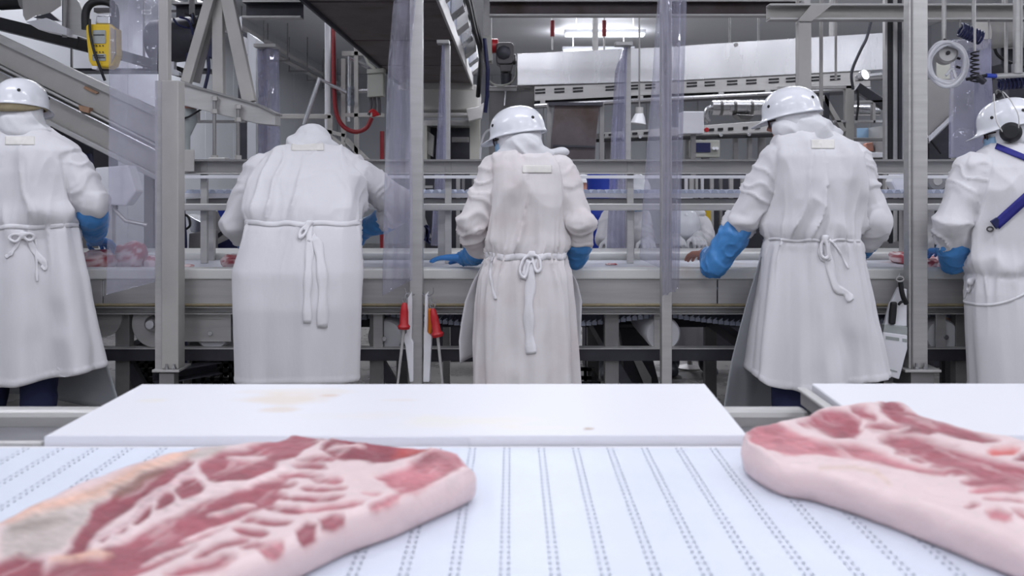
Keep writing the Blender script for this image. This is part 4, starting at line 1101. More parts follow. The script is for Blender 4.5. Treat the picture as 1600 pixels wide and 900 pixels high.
MB().plate([(764, 135), (835, 133), (835, 330), (764, 330)], 9.5, .5).build('body', M['steel_dark'], t, 0, .008)
MB().plate([(760, 138), (812, 138), (812, 142), (760, 142)], 9.47, .03).build('hinge_bar', M['steel'], t, 0)
MB().tube([P(790, 142, 9.45), P(788, 165, 9.45)], .012, 6).build('handle', M['steel_bright'], t)
MB().tube(spline([P(770, 200, 9.3), P(758, 208, 9.3), P(752, 225, 9.3), P(750, 250, 9.3)], 14), .012, 6).build('hose', M['white_plastic'], t)
MB().box(P(764, 0, 9.5).x, P(835, 0, 9.5).x, 9.55, 9.95, 0, P(0, 329, 9.5).z).build('plinth', M['steel_dark'], t, 0)
t = thing('tunnel_machine', P(700, 175, 11.00), 'pale housing of a tunnel machine under the overhead conveyor', 'machine')
MB().plate([(655, 137), (690, 130), (745, 132), (748, 138), (748, 172), (655, 172)], 11.00, .9).build('hood', M['steel_warm'], t, 0, .02)
MB().tube([P(655, 180, 10.90), P(742, 180, 10.90)], .03, 10).build('pipe', M['steel'], t)
MB().plate([(655, 188), (735, 188), (735, 196), (655, 196)], 11.00, .5).build('cross_panel', M['steel'], t, 0)
MB().plate([(655, 196), (667, 196), (667, 250), (655, 250)], 11.00, .5).build('upright', M['grey_box'], t, 0)
MB().plate([(734, 172), (750, 172), (750, 330), (734, 330)], 10.90, .1).build('upright', M['grey_box'], t, 0)
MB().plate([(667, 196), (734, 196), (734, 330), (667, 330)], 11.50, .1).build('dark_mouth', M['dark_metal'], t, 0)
MB().plate([(706, 214), (732, 214), (732, 222), (706, 222)], 11.20, .1).build('shelf', M['steel_dark'], t, 0)
MB().plate([(668, 205), (678, 212), (676, 245), (668, 240)], 11.10, .1).build('flap', M['steel'], t, 0)
MB().plate([(728, 170), (748, 166), (756, 160), (752, 185), (732, 190)], 10.70, .12).build('valve_block', M['steel'], t, 0, .01)
q0, q1 = P(655, 0, 11.00).x, P(750, 0, 11.00).x
MB().box(q0, q1, 11.05, 11.55, 0, P(0, 249, 11.00).z).build('base', M['dark_metal'], t, 0)

# ------------------------------------------------------------------ steel trough and the machines below it
TD = 8.6
t = thing('stainless_trough', P(1100, 110, TD), 'long bright stainless trough with slotted skirt above the far machines', 'trough')
MB().plate([(808, 84), (1040, 73), (1395, 50), (1395, 108), (1040, 127), (808, 134)], TD, .6).build('side_panel', M['steel_bright'], t, 0, .004)
MB().plate([(835, 134), (1040, 127), (1360, 108), (1360, 135), (1040, 147), (835, 158)], TD + .02, .5).build('slotted_skirt', M['steel'], t, 0, .003)
for px in (844, 874, 903, 954, 989, 1016, 1081, 1109, 1144, 1174, 1209, 1236, 1274, 1305):
    yc = np.interp(px, [835, 1040, 1360], [145, 136, 121]) - 2
    for dy in (-2.4, 2.4):
        g = MB(); pbar(g, (px - 8, yc + dy + .5), (px + 8, yc + dy - .5), TD + .018, 2.6, .012); g.build('slot', M['black'], t, 0)
MB().tube([P(835, 165, TD - .05), P(1040, 154, TD - .05), P(1360, 138, TD - .05)], .016, 8).build('rail', M['steel_bright'], t)
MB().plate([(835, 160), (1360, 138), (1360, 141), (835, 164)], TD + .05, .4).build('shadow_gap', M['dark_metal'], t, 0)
for px in (848, 1001, 1127, 1200): MB().plate([(px - 4, np.interp(px, [835, 1360], [157, 133])), (px + 4, np.interp(px, [835, 1360], [157, 133])), (px + 4, np.interp(px, [835, 1360], [165, 140])), (px - 4, np.interp(px, [835, 1360], [165, 140]))], TD - .03, .03).build('bracket', M['steel'], t, 0)
for px in (1060, 1150): MB().disc(P(px, 70, TD), .02, .02, (0, 1, 0), 8).build('bolt', M['steel_dark'], t)
for px in (930, 1300):
    x = P(px, 0, TD + .3).x; MB().tube([(x, TD + .3, 2.4), (x, TD + .3, ZC)], .03, 8).build('hanger', M['steel'], t)
for px in (863, 944):
    o = thing('hook_rod', P(px, 45, 9.5), 'thin red sleeved rod above the trough, ' + ('crossing the bright lamp' if px > 900 else 'left of the bright lamp'), 'rod', 'red sleeved rods above the trough')
    MB().tube([(P(px, 0, 9.5).x, 9.5, ZC), P(px, 78, 9.5)], .010, 6).build('rod', M['steel'], o)
    MB().tube([P(px, 32, 9.5), P(px, 57, 9.5)], .022, 8).build('sleeve', M['hose_red'], o)
t = thing('hanging_belt_sheet', P(900, 205, 7.6), 'dark brown rubber sheet hanging below the steel trough', 'belt')
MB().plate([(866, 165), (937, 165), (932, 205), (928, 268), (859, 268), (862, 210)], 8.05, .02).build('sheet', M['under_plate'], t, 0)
MB().box(P(857, 0, 8.05).x, P(942, 0, 8.05).x, 8.03, 8.13, P(0, 165, 8.05).z, P(0, 160, 8.05).z).build('top_bar', M['dark_metal'], t, 0)
MB().plate([(864, 226), (930, 228), (930, 231), (864, 229)], 8.035, .015).build('seam', M['dark_metal'], t, 0)
for px in (858, 940):
    q = P(px, 162, 8.1); MB().box(q.x - .02, q.x + .02, 8.08, 8.12, 0, q.z).build('upright', M['steel_dark'], t, 0)
t = thing('lower_conveyor', P(1080, 205, 8.2), 'slotted steel conveyor frame on a black rail below the trough', 'conveyor')
MB().plate([(935, 208), (1205, 188), (1205, 207), (935, 216)], 8.2, .4).build('skirt', M['steel'], t, 0, .003)
for px in (941, 955, 992, 1010, 1112, 1126, 1142, 1165, 1184): MB().plate([(px - 4, np.interp(px, [935, 1205], [210, 196])), (px + 4, np.interp(px, [935, 1205], [209.5, 195.5])), (px + 4, np.interp(px, [935, 1205], [213, 200])), (px - 4, np.interp(px, [935, 1205], [213.5, 200.5]))], 8.19, .02).build('slot', M['black'], t, 0)
MB().plate([(932, 217), (1210, 208), (1210, 214), (932, 222)], 8.15, .06).build('black_rail', M['black'], t, 0, .004)
for px in (1000, 1062, 1126, 1170): MB().disc(P(px, 213.5 - (px - 1000) * .02, 8.13), .018, .03, (0, 1, 0), 8).build('bolt', M['steel_bright'], t)
for px in (1075, 1100, 1150, 1172):
    MB().plate([(px - 3, 215), (px + 3, 215), (px + 3, 330), (px - 3, 330)], 8.3, .05).build('upright', M['steel'], t, 0)
for px in (950, 1190):
    q = P(px, 215, 8.4); MB().box(q.x - .03, q.x + .03, 8.37, 8.43, 0, q.z).build('leg', M['steel_dark'], t, 0)
t = thing('operator_console', P(1100, 232, 7.9), 'grey operator panel with dark screen under the black rail', 'control panel')
MB().plate([(1080, 219), (1125, 219), (1125, 246), (1080, 246)], 7.9, .1).build('case', M['grey_box'], t, 0, .006)
MB().plate([(1086, 223), (1110, 223), (1110, 238), (1086, 238)], 7.895, .02).build('screen', M['navy'], t, 0)
for x in (1115, 1120): MB().lathe([(0, -.01), (.014, -.01), (.014, .015), (0, .015)], P(x, 232, 7.89), (0, -1, 0), 10).build('button', M['white_plastic'], t)
q = P(1102, 246, 7.95); MB().box(q.x - .03, q.x + .03, 7.92, 7.98, 0, q.z).build('stand', M['steel_dark'], t, 0)
t = thing('white_guard_box', P(1083, 190, 7.4), 'plain white guard box beside the folded vinyl strip', 'guard')
MB().plate([(1067, 174), (1100, 174), (1100, 209), (1067, 209)], 7.4, .2).build('box', M['white_plastic'], t, 0, .006)
q = P(1083, 209, 7.5); MB().box(q.x - .02, q.x + .02, 7.48, 7.52, 0, q.z).build('stand', M['steel_dark'], t, 0)
MB().disc(P(1104, 203, 7.42), .02, .03, (0, 1, 0), 10).build('red_knob', M['red'], t)
t = thing('steel_duct', P(1150, 168, 9.5), 'shiny round steel duct in clamped lengths under the trough', 'duct')
for k, (x0, x1) in enumerate(((1112, 1126), (1127, 1147), (1149, 1173), (1175, 1210))):
    a, b = P(x0, 170, 9.5), P(x1, 168, 9.5); a.z = b.z = P(0, 168, 9.5).z
    MB().lathe([(.0, 0), (.08, 0), (.08, (b - a).length), (.0, (b - a).length)], a, (1, 0, 0), 20).build('duct_length', M['steel_bright'], t)
    MB().lathe([(.06, -.015), (.085, -.015), (.085, .015), (.06, .015)], b, (1, 0, 0), 20).build('clamp', M['steel_dark'], t)
MB().tube(spline([P(1112, 168, 9.5), P(1105, 172, 9.5), P(1104, 184, 9.5), P(1108, 190, 9.5)], 12), .03, 10).build('elbow', M['steel_bright'], t)
for px in (1140, 1185): MB().tube([P(px, 168, 9.5), (P(px, 0, 9.5).x, 9.5, ZC)], .012, 6).build('hanger', M['steel_dark'], t)
MB().plate([(1150, 178), (1180, 180), (1172, 188), (1158, 186)], 9.3, .2).build('valve', M['steel_dark'], t, 0, .01)
t = thing('bell_lamp', P(998, 188, 8.0), 'small hanging bell lamp between the vinyl strips', 'lamp')
MB().lathe([(.0, .07), (.03, .07), (.05, .03), (.07, -.03), (.06, -.035), (.0, -.03)], P(998, 188, 8.0), (.15, 0, 1), 20).build('shade', M['white_plastic'], t)
MB().lathe([(.0, .0), (.035, .0), (.035, .06), (.0, .06)], P(999, 178, 8.0), (0, 0, 1), 14).build('cap', M['steel'], t)
MB().tube([P(999, 176, 8.0), (P(999, 0, 8.0).x, 8.0, ZC)], .008, 6).build('cord', M['steel_dark'], t)
# framework at right of the fourth worker's head
t = thing('machine_gantry', P(1330, 180, 7.2), 'open steel machine frame with diagonal brace right of the fourth helmet', 'frame')
def mf(a, b, w, m='steel', tt=.06, d=7.2):
    g = MB(); pbar(g, a, b, d, w, tt); return g.build('member', M[m], t, 0, .003)
for a, b, w, m in (((1326, 134), (1326, 420), 13, 'steel_warm'), ((1215, 138), (1330, 136), 6, 'steel'), ((1285, 150), (1318, 206), 7, 'steel_warm'), ((1338, 136), (1383, 166), 14, 'dark_metal'), ((1333, 190), (1385, 190), 4, 'steel_bright'), ((1333, 218), (1385, 218), 5, 'steel_dark'),
                   ((1333, 160), (1384, 158), 4, 'steel'), ((1364, 160), (1364, 192), 4, 'steel'), ((1338, 120), (1385, 115), 5, 'steel_bright'), ((1338, 125), (1385, 122), 4, 'steel_dark'), ((1290, 145), (1290, 210), 8, 'dark_metal'), ((1300, 190), (1320, 190), 4, 'steel_bright')):
    mf(a, b, w, m)
MB().lathe([(0, -.12), (.05, -.12), (.05, .12), (0, .12)], P(1350, 172, 7.4), (1, 0, 0), 16).build('roller', M['steel_bright'], t)
MB().lathe([(0, -.02), (.04, -.02), (.04, .02), (0, .02)], P(1349, 118, 7.15), (.5, -1, .3), 14).build('hand_knob', M['steel_bright'], t)
q = P(1326, 420, 7.2); MB().box(q.x - .035, q.x + .035, 7.17, 7.23, 0, q.z + .02).build('leg', M['steel_dark'], t, 0)
MB().tube(spline([P(1333, 140, 7.1), P(1331, 112, 7.1), P(1345, 78, 7.1), P(1354, 60, 7.1), P(1361, 33, 7.1)], 24), .012, 8).build('cable', M['dark_metal'], t)
MB().tube([P(1340, 140, 7.1), P(1341, 165, 7.1), P(1338, 188, 7.1)], .010, 6).build('cable', M['black'], t)
t = thing('packing_table', P(1362, 238, 9.6), 'brightly lit white packing table far behind with pink trays', 'table')
MB().plate([(1328, 238), (1388, 238), (1388, 246), (1328, 246)], 9.6, .6).build('top', M['white_plastic'], t, 0, .005)
MB().plate([(1333, 200), (1382, 200), (1382, 216), (1333, 216)], 10.1, .05).build('back_shelf', M['mask'], t, 0)
MB().plate([(1333, 221), (1382, 221), (1382, 236), (1333, 236)], 10.1, .05).build('back_board', M['white_plastic'], t, 0)
MB().plate([(1353, 224), (1364, 222), (1366, 236), (1352, 236)], 9.9, .1).build('pink_tray', M['skin'], t, 0, .01)
for px in (1332, 1384):
    q = P(px, 246, 9.7); MB().box(q.x - .03, q.x + .03, 9.66, 10.16, 0, P(0, 200, 10.1).z).build('leg', M['steel_dark'], t, 0)
for px, y1, w, lab in ((1246, 150, 6, 'threaded hanging rod nearest the sloping gusset'), (1283, 180, 6, 'threaded hanging rod above the fourth helmet'), (1306, 125, 4, 'thin hanging rod before the steel trough')):
    o = MB().tube([P(px, y1, 6.4), (P(px, 0, 6.4).x, 6.4, ZC)], w * 6.4 / F / 2, 8).build('hanging_rod', M['steel_warm'])
    tag(o, lab, 'rod', 'hanging rods')

# ------------------------------------------------------------------ cable ladders and hose station at right
def ladder(x0, x1, d, label, cables):
    t = thing('cable_ladder', P((x0 + x1) / 2, 245, d), label, 'cable ladder', 'upright cable ladders')
    for px in (x0, x1): MB().box(P(px, 0, d).x - .009, P(px, 0, d).x + .009, d - .02, d + .02, .95, ZC).build('rail', M['steel'], t, 0)
    for z in np.arange(1.0, ZC - .05, .085): MB().tube([(P(x0, 0, d).x, d, z), (P(x1, 0, d).x, d, z)], .005, 6).build('rung', M['steel'], t)
    for px, m, r in cables: MB().tube([(P(px, 0, d).x, d - .02, .95), (P(px, 0, d).x, d - .02, ZC)], r, 8).build('cable', M[m], t)
    MB().box(P(x0, 0, d).x - .03, P(x1, 0, d).x + .03, d - .03, d + .03, 0, .96).build('stand', M['steel_dark'], t, 0)
ladder(1383, 1395, 6.2, 'narrow cable ladder carrying thick black cables', ((1388, 'black', .014), (1391, 'black', .012)))
ladder(1399, 1410, 6.3, 'cable ladder of bare rails right beside the broad post', ((1404, 'dark_metal', .016),))
t = thing('cable_ladder', P(1415, 245, 6.5), 'cable ladder with one curving black cable behind the broad post', 'cable ladder', 'upright cable ladders')
for px in (1410, 1423): MB().box(P(px, 0, 6.5).x - .008, P(px, 0, 6.5).x + .008, 6.48, 6.52, 0, ZC).build('rail', M['steel_warm'], t, 0)
for z in np.arange(1.0, ZC - .05, .085): MB().tube([(P(1410, 0, 6.5).x, 6.5, z), (P(1423, 0, 6.5).x, 6.5, z)], .005, 6).build('rung', M['steel'], t)
MB().tube(spline([(P(1416, 0, 6.4).x, 6.45, ZC), P(1416, 20, 6.4), P(1416, 140, 6.4), P(1414, 168, 6.4), P(1408, 196, 6.4)], 30), .018, 8).build('cable', M['black'], t)
t = thing('control_cabinet', P(1412, 225, 6.9), 'grey blue steel cabinet low behind the broad post', 'cabinet')
MB().plate([(1412, 208), (1426, 206), (1440, 215), (1440, 330), (1412, 330)], 6.9, .3).build('body', M['grey_label'], t, 0, .006)
q = P(1420, 330, 7); MB().box(q.x - .06, q.x + .06, 6.95, 7.1, 0, q.z).build('plinth', M['steel_dark'], t, 0)
HD = 5.5
t = thing('hose_coil', P(1480, 99, HD), 'big loop of white hose hung on a rod, upper right', 'hose')
random.seed(11)
for k in range(7):
    c = (1480.5 + random.uniform(-1.5, 1.5), 99 + random.uniform(-1, 2)); rr = 29.5 + random.uniform(-2, 2.2); dd = HD + random.uniform(-.04, .04)
    pts = [P(c[0] + rr * .98 * math.cos(a), c[1] + rr * 1.10 * math.sin(a) + 1.6 * math.sin(3 * a + k), dd + .01 * math.sin(2 * a + k)) for a in np.linspace(0, 2 * math.pi, 40, endpoint=False)]
    MB().tube(pts, .0115, 8, True).build('loop', M['cord_white'], t)
MB().tube(spline([P(1478, 118, HD), P(1488, 108, HD + .02), P(1494, 122, HD), P(1500, 130, HD)], 14), .009, 6).build('loose_end', M['cord_white'], t)
t = thing('hose_reel', P(1479, 84, HD + .08), 'grey round hose reel hung from a rod inside the loop', 'reel')
MB().lathe([(0, -.07), (.055, -.07), (.063, -.06), (.063, .02), (.05, .035), (0, .035)], P(1479, 84, HD + .06), (-.25, -1, 0), 28).build('drum', M['steel'], t)
MB().lathe([(0, .035), (.012, .035), (.012, .05), (0, .05)], P(1479, 84, HD + .06), (-.25, -1, 0), 12).build('hub', M['black'], t)
MB().tube([P(1475, 66, HD + .05), (P(1475, 0, HD + .05).x, HD + .05, ZC)], .014, 8).build('hanging_rod', M['steel'], t)
MB().tube(spline([P(1475, 62, HD), P(1480, 66, HD - .02), P(1479, 72, HD - .01)], 8), .009, 6).build('hook', M['black'], t)
for y in (70, 90, 104): MB().tube([P(1494, y, HD + .08), P(1500, y + 2, HD + .08)], .008, 6).build('pin', M['black'], t)
def coil(name, a, b, d, r, turns, m, w, label, cat='hose', hang=None):
    t = thing(name, P((a[0] + b[0]) / 2, (a[1] + b[1]) / 2, d), label, cat)
    p, q = P(*a, d), P(*b, d); ax = (q - p).normalized(); s = ax.cross(Vector((0, 1, 0))).normalized(); u = ax.cross(s)
    n = turns * 12
    MB().tube([p.lerp(q, i / n) + (s * math.cos(2 * math.pi * i / 12) + u * math.sin(2 * math.pi * i / 12)) * r for i in range(n + 1)], w, 6).build('coil', M[m], t)
    if hang: MB().tube([P(*hang, d), (P(*hang, d).x, d, ZC)], .008, 6).build('rod', M['steel'], t)
    return t
coil('coiled_air_hose', (1500, 46), (1534, 60), 5.5, .038, 8, 'navy', .008, 'navy blue coiled air hose bunched above the white hose loop', hang=(1520, 50))
coil('coiled_air_hose', (1523, 80), (1523, 128), 5.39, .022, 7, 'black', .005, 'black spring coil hanging straight down on the thin rod', hang=(1523, 80))
coil('coiled_air_hose', (1560, 132), (1604, 128), 5.6, .032, 7, 'navy', .009, 'navy blue coiled air hose under the horizontal air pipe', hang=(1596, 128))
t = thing('air_pipe', P(1575, 118, 5.5), 'horizontal steel air pipe with blue connector, hung from an upright', 'pipe')
MB().tube([P(1556, 119, 5.5), P(1640, 115, 5.5)], .017, 10).build('pipe', M['steel'], t)
MB().tube([P(1541, 118, 5.5), P(1557, 119, 5.5)], .014, 10).build('blue_connector', M['blue'], t)
MB().tube([P(1510, 124, 5.5), P(1530, 120, 5.5), P(1541, 118, 5.5)], .010, 8).build('black_nozzle', M['black'], t)
MB().lathe([(0, -.03), (.02, -.03), (.02, .03), (0, .03)], P(1532, 124, 5.48), (1, 0, -.8), 10).build('valve', M['dark_metal'], t)
MB().lathe([(0, -.02), (.03, -.02), (.03, .04), (0, .04)], P(1589, 110, 5.5), (0, 0, 1), 12).build('joint', M['steel'], t)
MB().tube([P(1589, 116, 5.5), (P(1589, 0, 5.5).x, 5.5, ZC)], .022, 10).build('drop_pipe', M['steel'], t)
t = thing('round_duct', P(1565, 48, 6.4), 'dull round steel duct at upper right behind the blue coil', 'duct')
MB().lathe([(0, 0), (.12, 0), (.12, .22), (.135, .22), (.135, .42), (0, .42)], P(1533, 52, 6.4), (1, .1, .12), 24).build('duct', M['steel_warm'], t)
MB().tube([P(1570, 40, 6.4), (P(1570, 0, 6.4).x, 6.4, ZC)], .02, 8).build('hanger', M['steel_dark'], t)
t = thing('dark_machine', P(1585, 90, 6.6), 'dark blue machine mass at the upper right edge', 'machine')
MB().plate([(1563, 62), (1600, 50), (1680, 50), (1680, 330), (1576, 330), (1576, 120), (1565, 100)], 6.6, .5).build('body', M['dark_metal'], t, 0, .01)
MB().tube(spline([P(1553, 70, 6.5), P(1558, 85, 6.5), P(1574, 96, 6.5), P(1600, 104, 6.5)], 12), .012, 6).build('cable', M['black'], t)
q = P(1620, 330, 6.8); MB().box(q.x - .2, q.x + .2, 6.65, 7.05, 0, q.z).build('base', M['dark_metal'], t, 0)
for px, y1 in ((1572, 114), (1596, 60)):
    o = MB().tube([P(px, y1, 6.2), (P(px, 0, 6.2).x, 6.2, ZC)], .012, 8).build('hanging_rod', M['steel'])
    tag(o, 'slim hanging rod among the hoses, %s' % ('ending at the air pipe' if px == 1572 else 'beside the drop pipe'), 'rod', 'hanging rods')
t = thing('hopper_chute', P(1468, 190, 6.3), 'beige grey hopper with sloping underside behind the hose loop', 'chute')
MB().plate([(1448, 125), (1486, 122), (1486, 183), (1450, 218)], 6.3, .5).build('hopper', M['steel_warm'], t, 0, .006)
MB().plate([(1450, 214), (1486, 180), (1488, 185), (1452, 222)], 6.27, .06).build('edge', M['steel_bright'], t, 0)
MB().plate([(1452, 224), (1486, 190), (1486, 300), (1452, 300)], 6.6, .3).build('dark_stand', M['dark_metal'], t, 0)
MB().tube([P(1453, 218, 6.4), P(1470, 240, 6.4)], .008, 6).build('stay', M['black'], t)
q = P(1468, 300, 6.7); MB().box(q.x - .08, q.x + .08, 6.62, 6.88, 0, q.z).build('plinth', M['dark_metal'], t, 0)
MB().plate([(1490, 62), (1560, 58), (1562, 330), (1488, 330)], 7.2, .3).build('tall_cabinet', M['grey_box'], None, 0, .01)
o = bpy.data.objects['tall_cabinet']; tag(o, 'tall pale cabinet seen through the broad dusty vinyl strip', 'cabinet')
q = P(1525, 330, 7.3); MB().box(q.x - .15, q.x + .15, 7.22, 7.48, 0, q.z).build('plinth', M['steel_dark'], o, 0)
t = thing('side_drive', P(1465, 285, 5.34), 'steel side plate with round drive hub left of the earmuff worker', 'drive')
MB().plate([(1440, 262), (1520, 262), (1520, 326), (1440, 326)], 5.34, .02).build('plate', M['steel'], t, 0, .003)
r = MB().lathe([(.03, 0), (.062, 0), (.062, .03), (.052, .04), (.03, .04)], P(1460, 283, 5.34), (0, -1, 0), 26).build('hub_ring', M['steel_dark'], t)
MB().lathe([(0, 0), (.034, 0), (.034, .03), (.025, .045), (0, .045)], P(1460, 283, 5.34), (0, -1, 0), 20).build('hub', M['steel_warm'], r)
for x, y in ((1444, 300), (1476, 300), (1472, 266), (1448, 268), (1463, 262)): MB().disc(P(x, y, 5.33), .008, .02, (0, 1, 0), 8).build('bolt', M['black'], t)
q = P(1500, 326, 5.35); MB().box(q.x - .03, q.x + .03, 5.34, 5.375, .959, q.z).build('leg', M['steel'], t, 0)
t = thing('white_cover', P(1408, 284, 5.3), 'white faceted plastic cover left of the broad post', 'guard')
MB().plate([(1400, 268), (1424, 268), (1424, 303), (1402, 303), (1393, 284)], 5.3, .1).build('cover', M['white_plastic'], t, 0, .012)
q = P(1412, 303, 5.35); MB().box(q.x - .02, q.x + .02, 5.33, 5.37, .959, q.z + .02).build('stand', M['steel'], t, 0)

# behind the rail: odds and ends
t = thing('blue_barrel', P(941, 300, 6.7), 'bright blue plastic barrel seen between rails behind the third worker', 'barrel')
MB().lathe([(0, -.52), (.10, -.52), (.115, -.49), (.115, -.2), (.12, -.18), (.115, -.16), (.115, .08), (.12, .10), (.115, .12), (.105, .17), (0, .17)], P(941, 300, 6.7), (0, 0, 1), 28).build('drum', M['blue'], t)
MB().lathe([(0, 0), (.03, 0), (.03, .02), (0, .02)], P(936, 268, 6.65), (0, 0, 1), 12).build('bung', M['navy'], t)
q = P(941, 0, 6.7); MB().box(q.x - .14, q.x + .14, 6.56, 6.84, 0, .78).build('stand', M['dark_metal'], t, 0)
t = thing('machine_bank', P(1180, 300, 7.4), 'dark bank of machine uprights between rails behind the fourth worker', 'machine')
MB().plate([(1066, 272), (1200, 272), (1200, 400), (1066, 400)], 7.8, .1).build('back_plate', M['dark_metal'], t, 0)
for px, w, m in ((1072, 4, 'white_plastic'), (1080, 6, 'steel'), (1088, 4, 'steel'), (1097, 4, 'white_plastic'), (1112, 5, 'steel'), (1126, 4, 'steel_dark'), (1142, 6, 'steel'), (1160, 5, 'steel')):
    g = MB(); pbar(g, (px, 276), (px, 400), 7.4, w, .04); g.build('upright', M[m], t, 0)
g = MB(); pbar(g, (1106, 328), (1106, 400), 7.3, 7, .05); g.build('yellow_upright', M['yellow'], t, 0)
q = P(1130, 0, 7.8); MB().box(q.x - .3, q.x + .3, 7.35, 7.9, 0, P(0, 399, 7.8).z).build('plinth', M['dark_metal'], t, 0)
t = thing('equipment_rack', P(740, 330, 6.8), 'dark equipment rack between the rails left of the third worker', 'rack')
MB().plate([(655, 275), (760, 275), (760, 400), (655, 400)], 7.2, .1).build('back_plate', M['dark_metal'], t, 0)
for px, w, m in ((660, 8, 'steel'), (716, 6, 'steel'), (724, 4, 'steel_dark'), (740, 5, 'steel_dark')):
    g = MB(); pbar(g, (px, 276), (px, 400), 6.8, w, .04); g.build('upright', M[m], t, 0)
for a, b in (((662, 292), (676, 292)), ((662, 340), (672, 372))): 
    g = MB(); pbar(g, a, b, 6.7, 4, .03); g.build('cross_bar', M['steel'], t, 0)
for k in range(5): MB().tube(spline([P(664 + k, 352, 6.6), P(670 - k, 362 + k * 3, 6.6), P(664 + 2 * k, 376 + k, 6.6)], 10), .012, 6).build('blue_hose', M['navy'], t)
q = P(708, 0, 7.1); MB().box(q.x - .2, q.x + .2, 6.85, 7.25, 0, P(0, 399, 7.2).z).build('plinth', M['dark_metal'], t, 0)
t = thing('tilted_bin', P(310, 370, 6.0), 'grey steel bin with blue hoses behind the line, near the flanged post', 'bin')
MB().plate([(295, 365), (318, 362), (318, 400), (294, 400)], 6.0, .3).build('body', M['steel_dark'], t, 0, .006)
MB().plate([(290, 335), (322, 350), (322, 368), (298, 362)], 6.05, .2).build('lid', M['steel_bright'], t, 0, .004)
for k in range(4): MB().tube(spline([P(279 + 2 * k, 300, 5.9), P(282 + 2 * k, 350, 5.9), P(281 + 3 * k, 395, 5.9), (P(281 + 3 * k, 0, 5.9).x, 5.9, .1)], 14), .012, 6).build('blue_hose', M['navy'], t)
MB().tube(spline([P(287, 334, 5.85), P(295, 340, 5.85), P(297, 352, 5.85), P(291, 358, 5.85)], 12), .008, 6).build('black_loop', M['black'], t)
q = P(306, 0, 6.1); MB().box(q.x - .08, q.x + .08, 6.03, 6.28, 0, P(0, 399, 6.0).z).build('base', M['steel_dark'], t, 0)
t = thing('diagonal_stay', P(340, 370, 6.4), 'long dark diagonal stay on grey panel behind the second worker', 'frame')
MB().plate([(318, 330), (420, 330), (420, 400), (318, 400)], 6.6, .1).build('panel', M['steel_warm'], t, 0)
g = MB(); pbar(g, (306, 395), (372, 345), 6.4, 5, .04); g.build('stay', M['dark_metal'], t, 0)
MB().plate([(338, 325), (372, 325), (372, 345), (345, 340)], 6.45, .03).build('blue_sheet', M['blue'], t, 0)
MB().plate([(332, 385), (360, 372), (372, 374), (372, 392), (340, 392)], 6.37, .06).build('boot_plate', M['navy'], t, 0, .01)
q = P(370, 0, 6.6); MB().box(q.x - .2, q.x + .2, 6.62, 6.7, 0, P(0, 399, 6.6).z).build('leg', M['steel_dark'], t, 0)
t = thing('upright_machine', P(1390, 360, 6.7), 'dark machine uprights between the fourth worker and the broad post', 'machine')
for px, w, m in ((1386, 7, 'dark_metal'), (1398, 5, 'steel')):
    g = MB(); pbar(g, (px, 330), (px, 400), 6.70, w, .04); g.build('upright', M[m], t, 0)
MB().plate([(1372, 330), (1404, 330), (1404, 400), (1372, 400)], 6.78, .03).build('back_plate', M['dark_metal'], t, 0)
MB().box(P(1374, 0, 6.7).x, P(1402, 0, 6.7).x, 6.68, 6.8, 0, P(0, 399, 6.7).z).build('plinth', M['dark_metal'], t, 0)

# ------------------------------------------------------------------ people
def capsule(mb, p0, p1, r0, r1, n=14):
    p0, p1 = Vector(p0), Vector(p1); t = (p1 - p0)
    if t.length < 1e-5: t = Vector((0, 0, 1e-4))
    t.normalize()
    pts, rs = [], []
    for a in (85, 60, 30): pts.append(p0 - t * r0 * math.sin(R(a))); rs.append(r0 * math.cos(R(a)))
    pts += [p0, p1]; rs += [r0, r1]
    for a in (30, 60, 85): pts.append(p1 + t * r1 * math.sin(R(a))); rs.append(r1 * math.cos(R(a)))
    return mb.tube(pts, rs, n)
def chain(mb, pts, rs):
    for i in range(len(pts) - 1): capsule(mb, pts[i], pts[i + 1], rs[i], rs[i + 1])
def ell(mb, c, r, rot=None, n=18, m=12):
    k = len(mb.v); mb.ball((0, 0, 0), r, n, m)
    rot = rot or Matrix.Identity(3); c = Vector(c)
    for i in range(k, len(mb.v)): mb.v[i] = tuple(c + rot @ Vector(mb.v[i]))
def remesh(mb, voxel, smooth=6, name='cloth'):
    me = mb.mesh('tmp'); o = bpy.data.objects.new('tmp', me); COL.objects.link(o)
    md = o.modifiers.new('r', 'REMESH'); md.mode = 'VOXEL'; md.voxel_size = voxel; md.use_smooth_shade = True
    if smooth:
        s = o.modifiers.new('s', 'SMOOTH'); s.factor = .5; s.iterations = smooth
    dg = bpy.context.evaluated_depsgraph_get()
    out = bpy.data.meshes.new_from_object(o.evaluated_get(dg))
    bpy.data.objects.remove(o); bpy.data.meshes.remove(me)
    out.name = name
    return out
def coords(me):
    v = np.empty(len(me.vertices) * 3, dtype=np.float32); me.vertices.foreach_get('co', v)
    n = np.empty(len(me.vertices) * 3, dtype=np.float32); me.vertices.foreach_get('normal', n)
    return v.reshape(-1, 3).astype(np.float64), n.reshape(-1, 3).astype(np.float64)
def setco(me, v):
    me.vertices.foreach_set('co', v.astype(np.float32).ravel()); me.update()
def frame_of(f):
    f = Vector(f).normalized(); r = f.cross(Vector((0, 0, 1))).normalized(); u = r.cross(f)
    return Matrix((r, f, u)).transposed()
def seg_dist(v, a, b):
    a = np.array(a); b = np.array(b); e = b - a
    t = np.clip(((v - a) @ e) / (e @ e), 0, 1)
    return np.linalg.norm(v - a - t[:, None] * e, axis=1), t

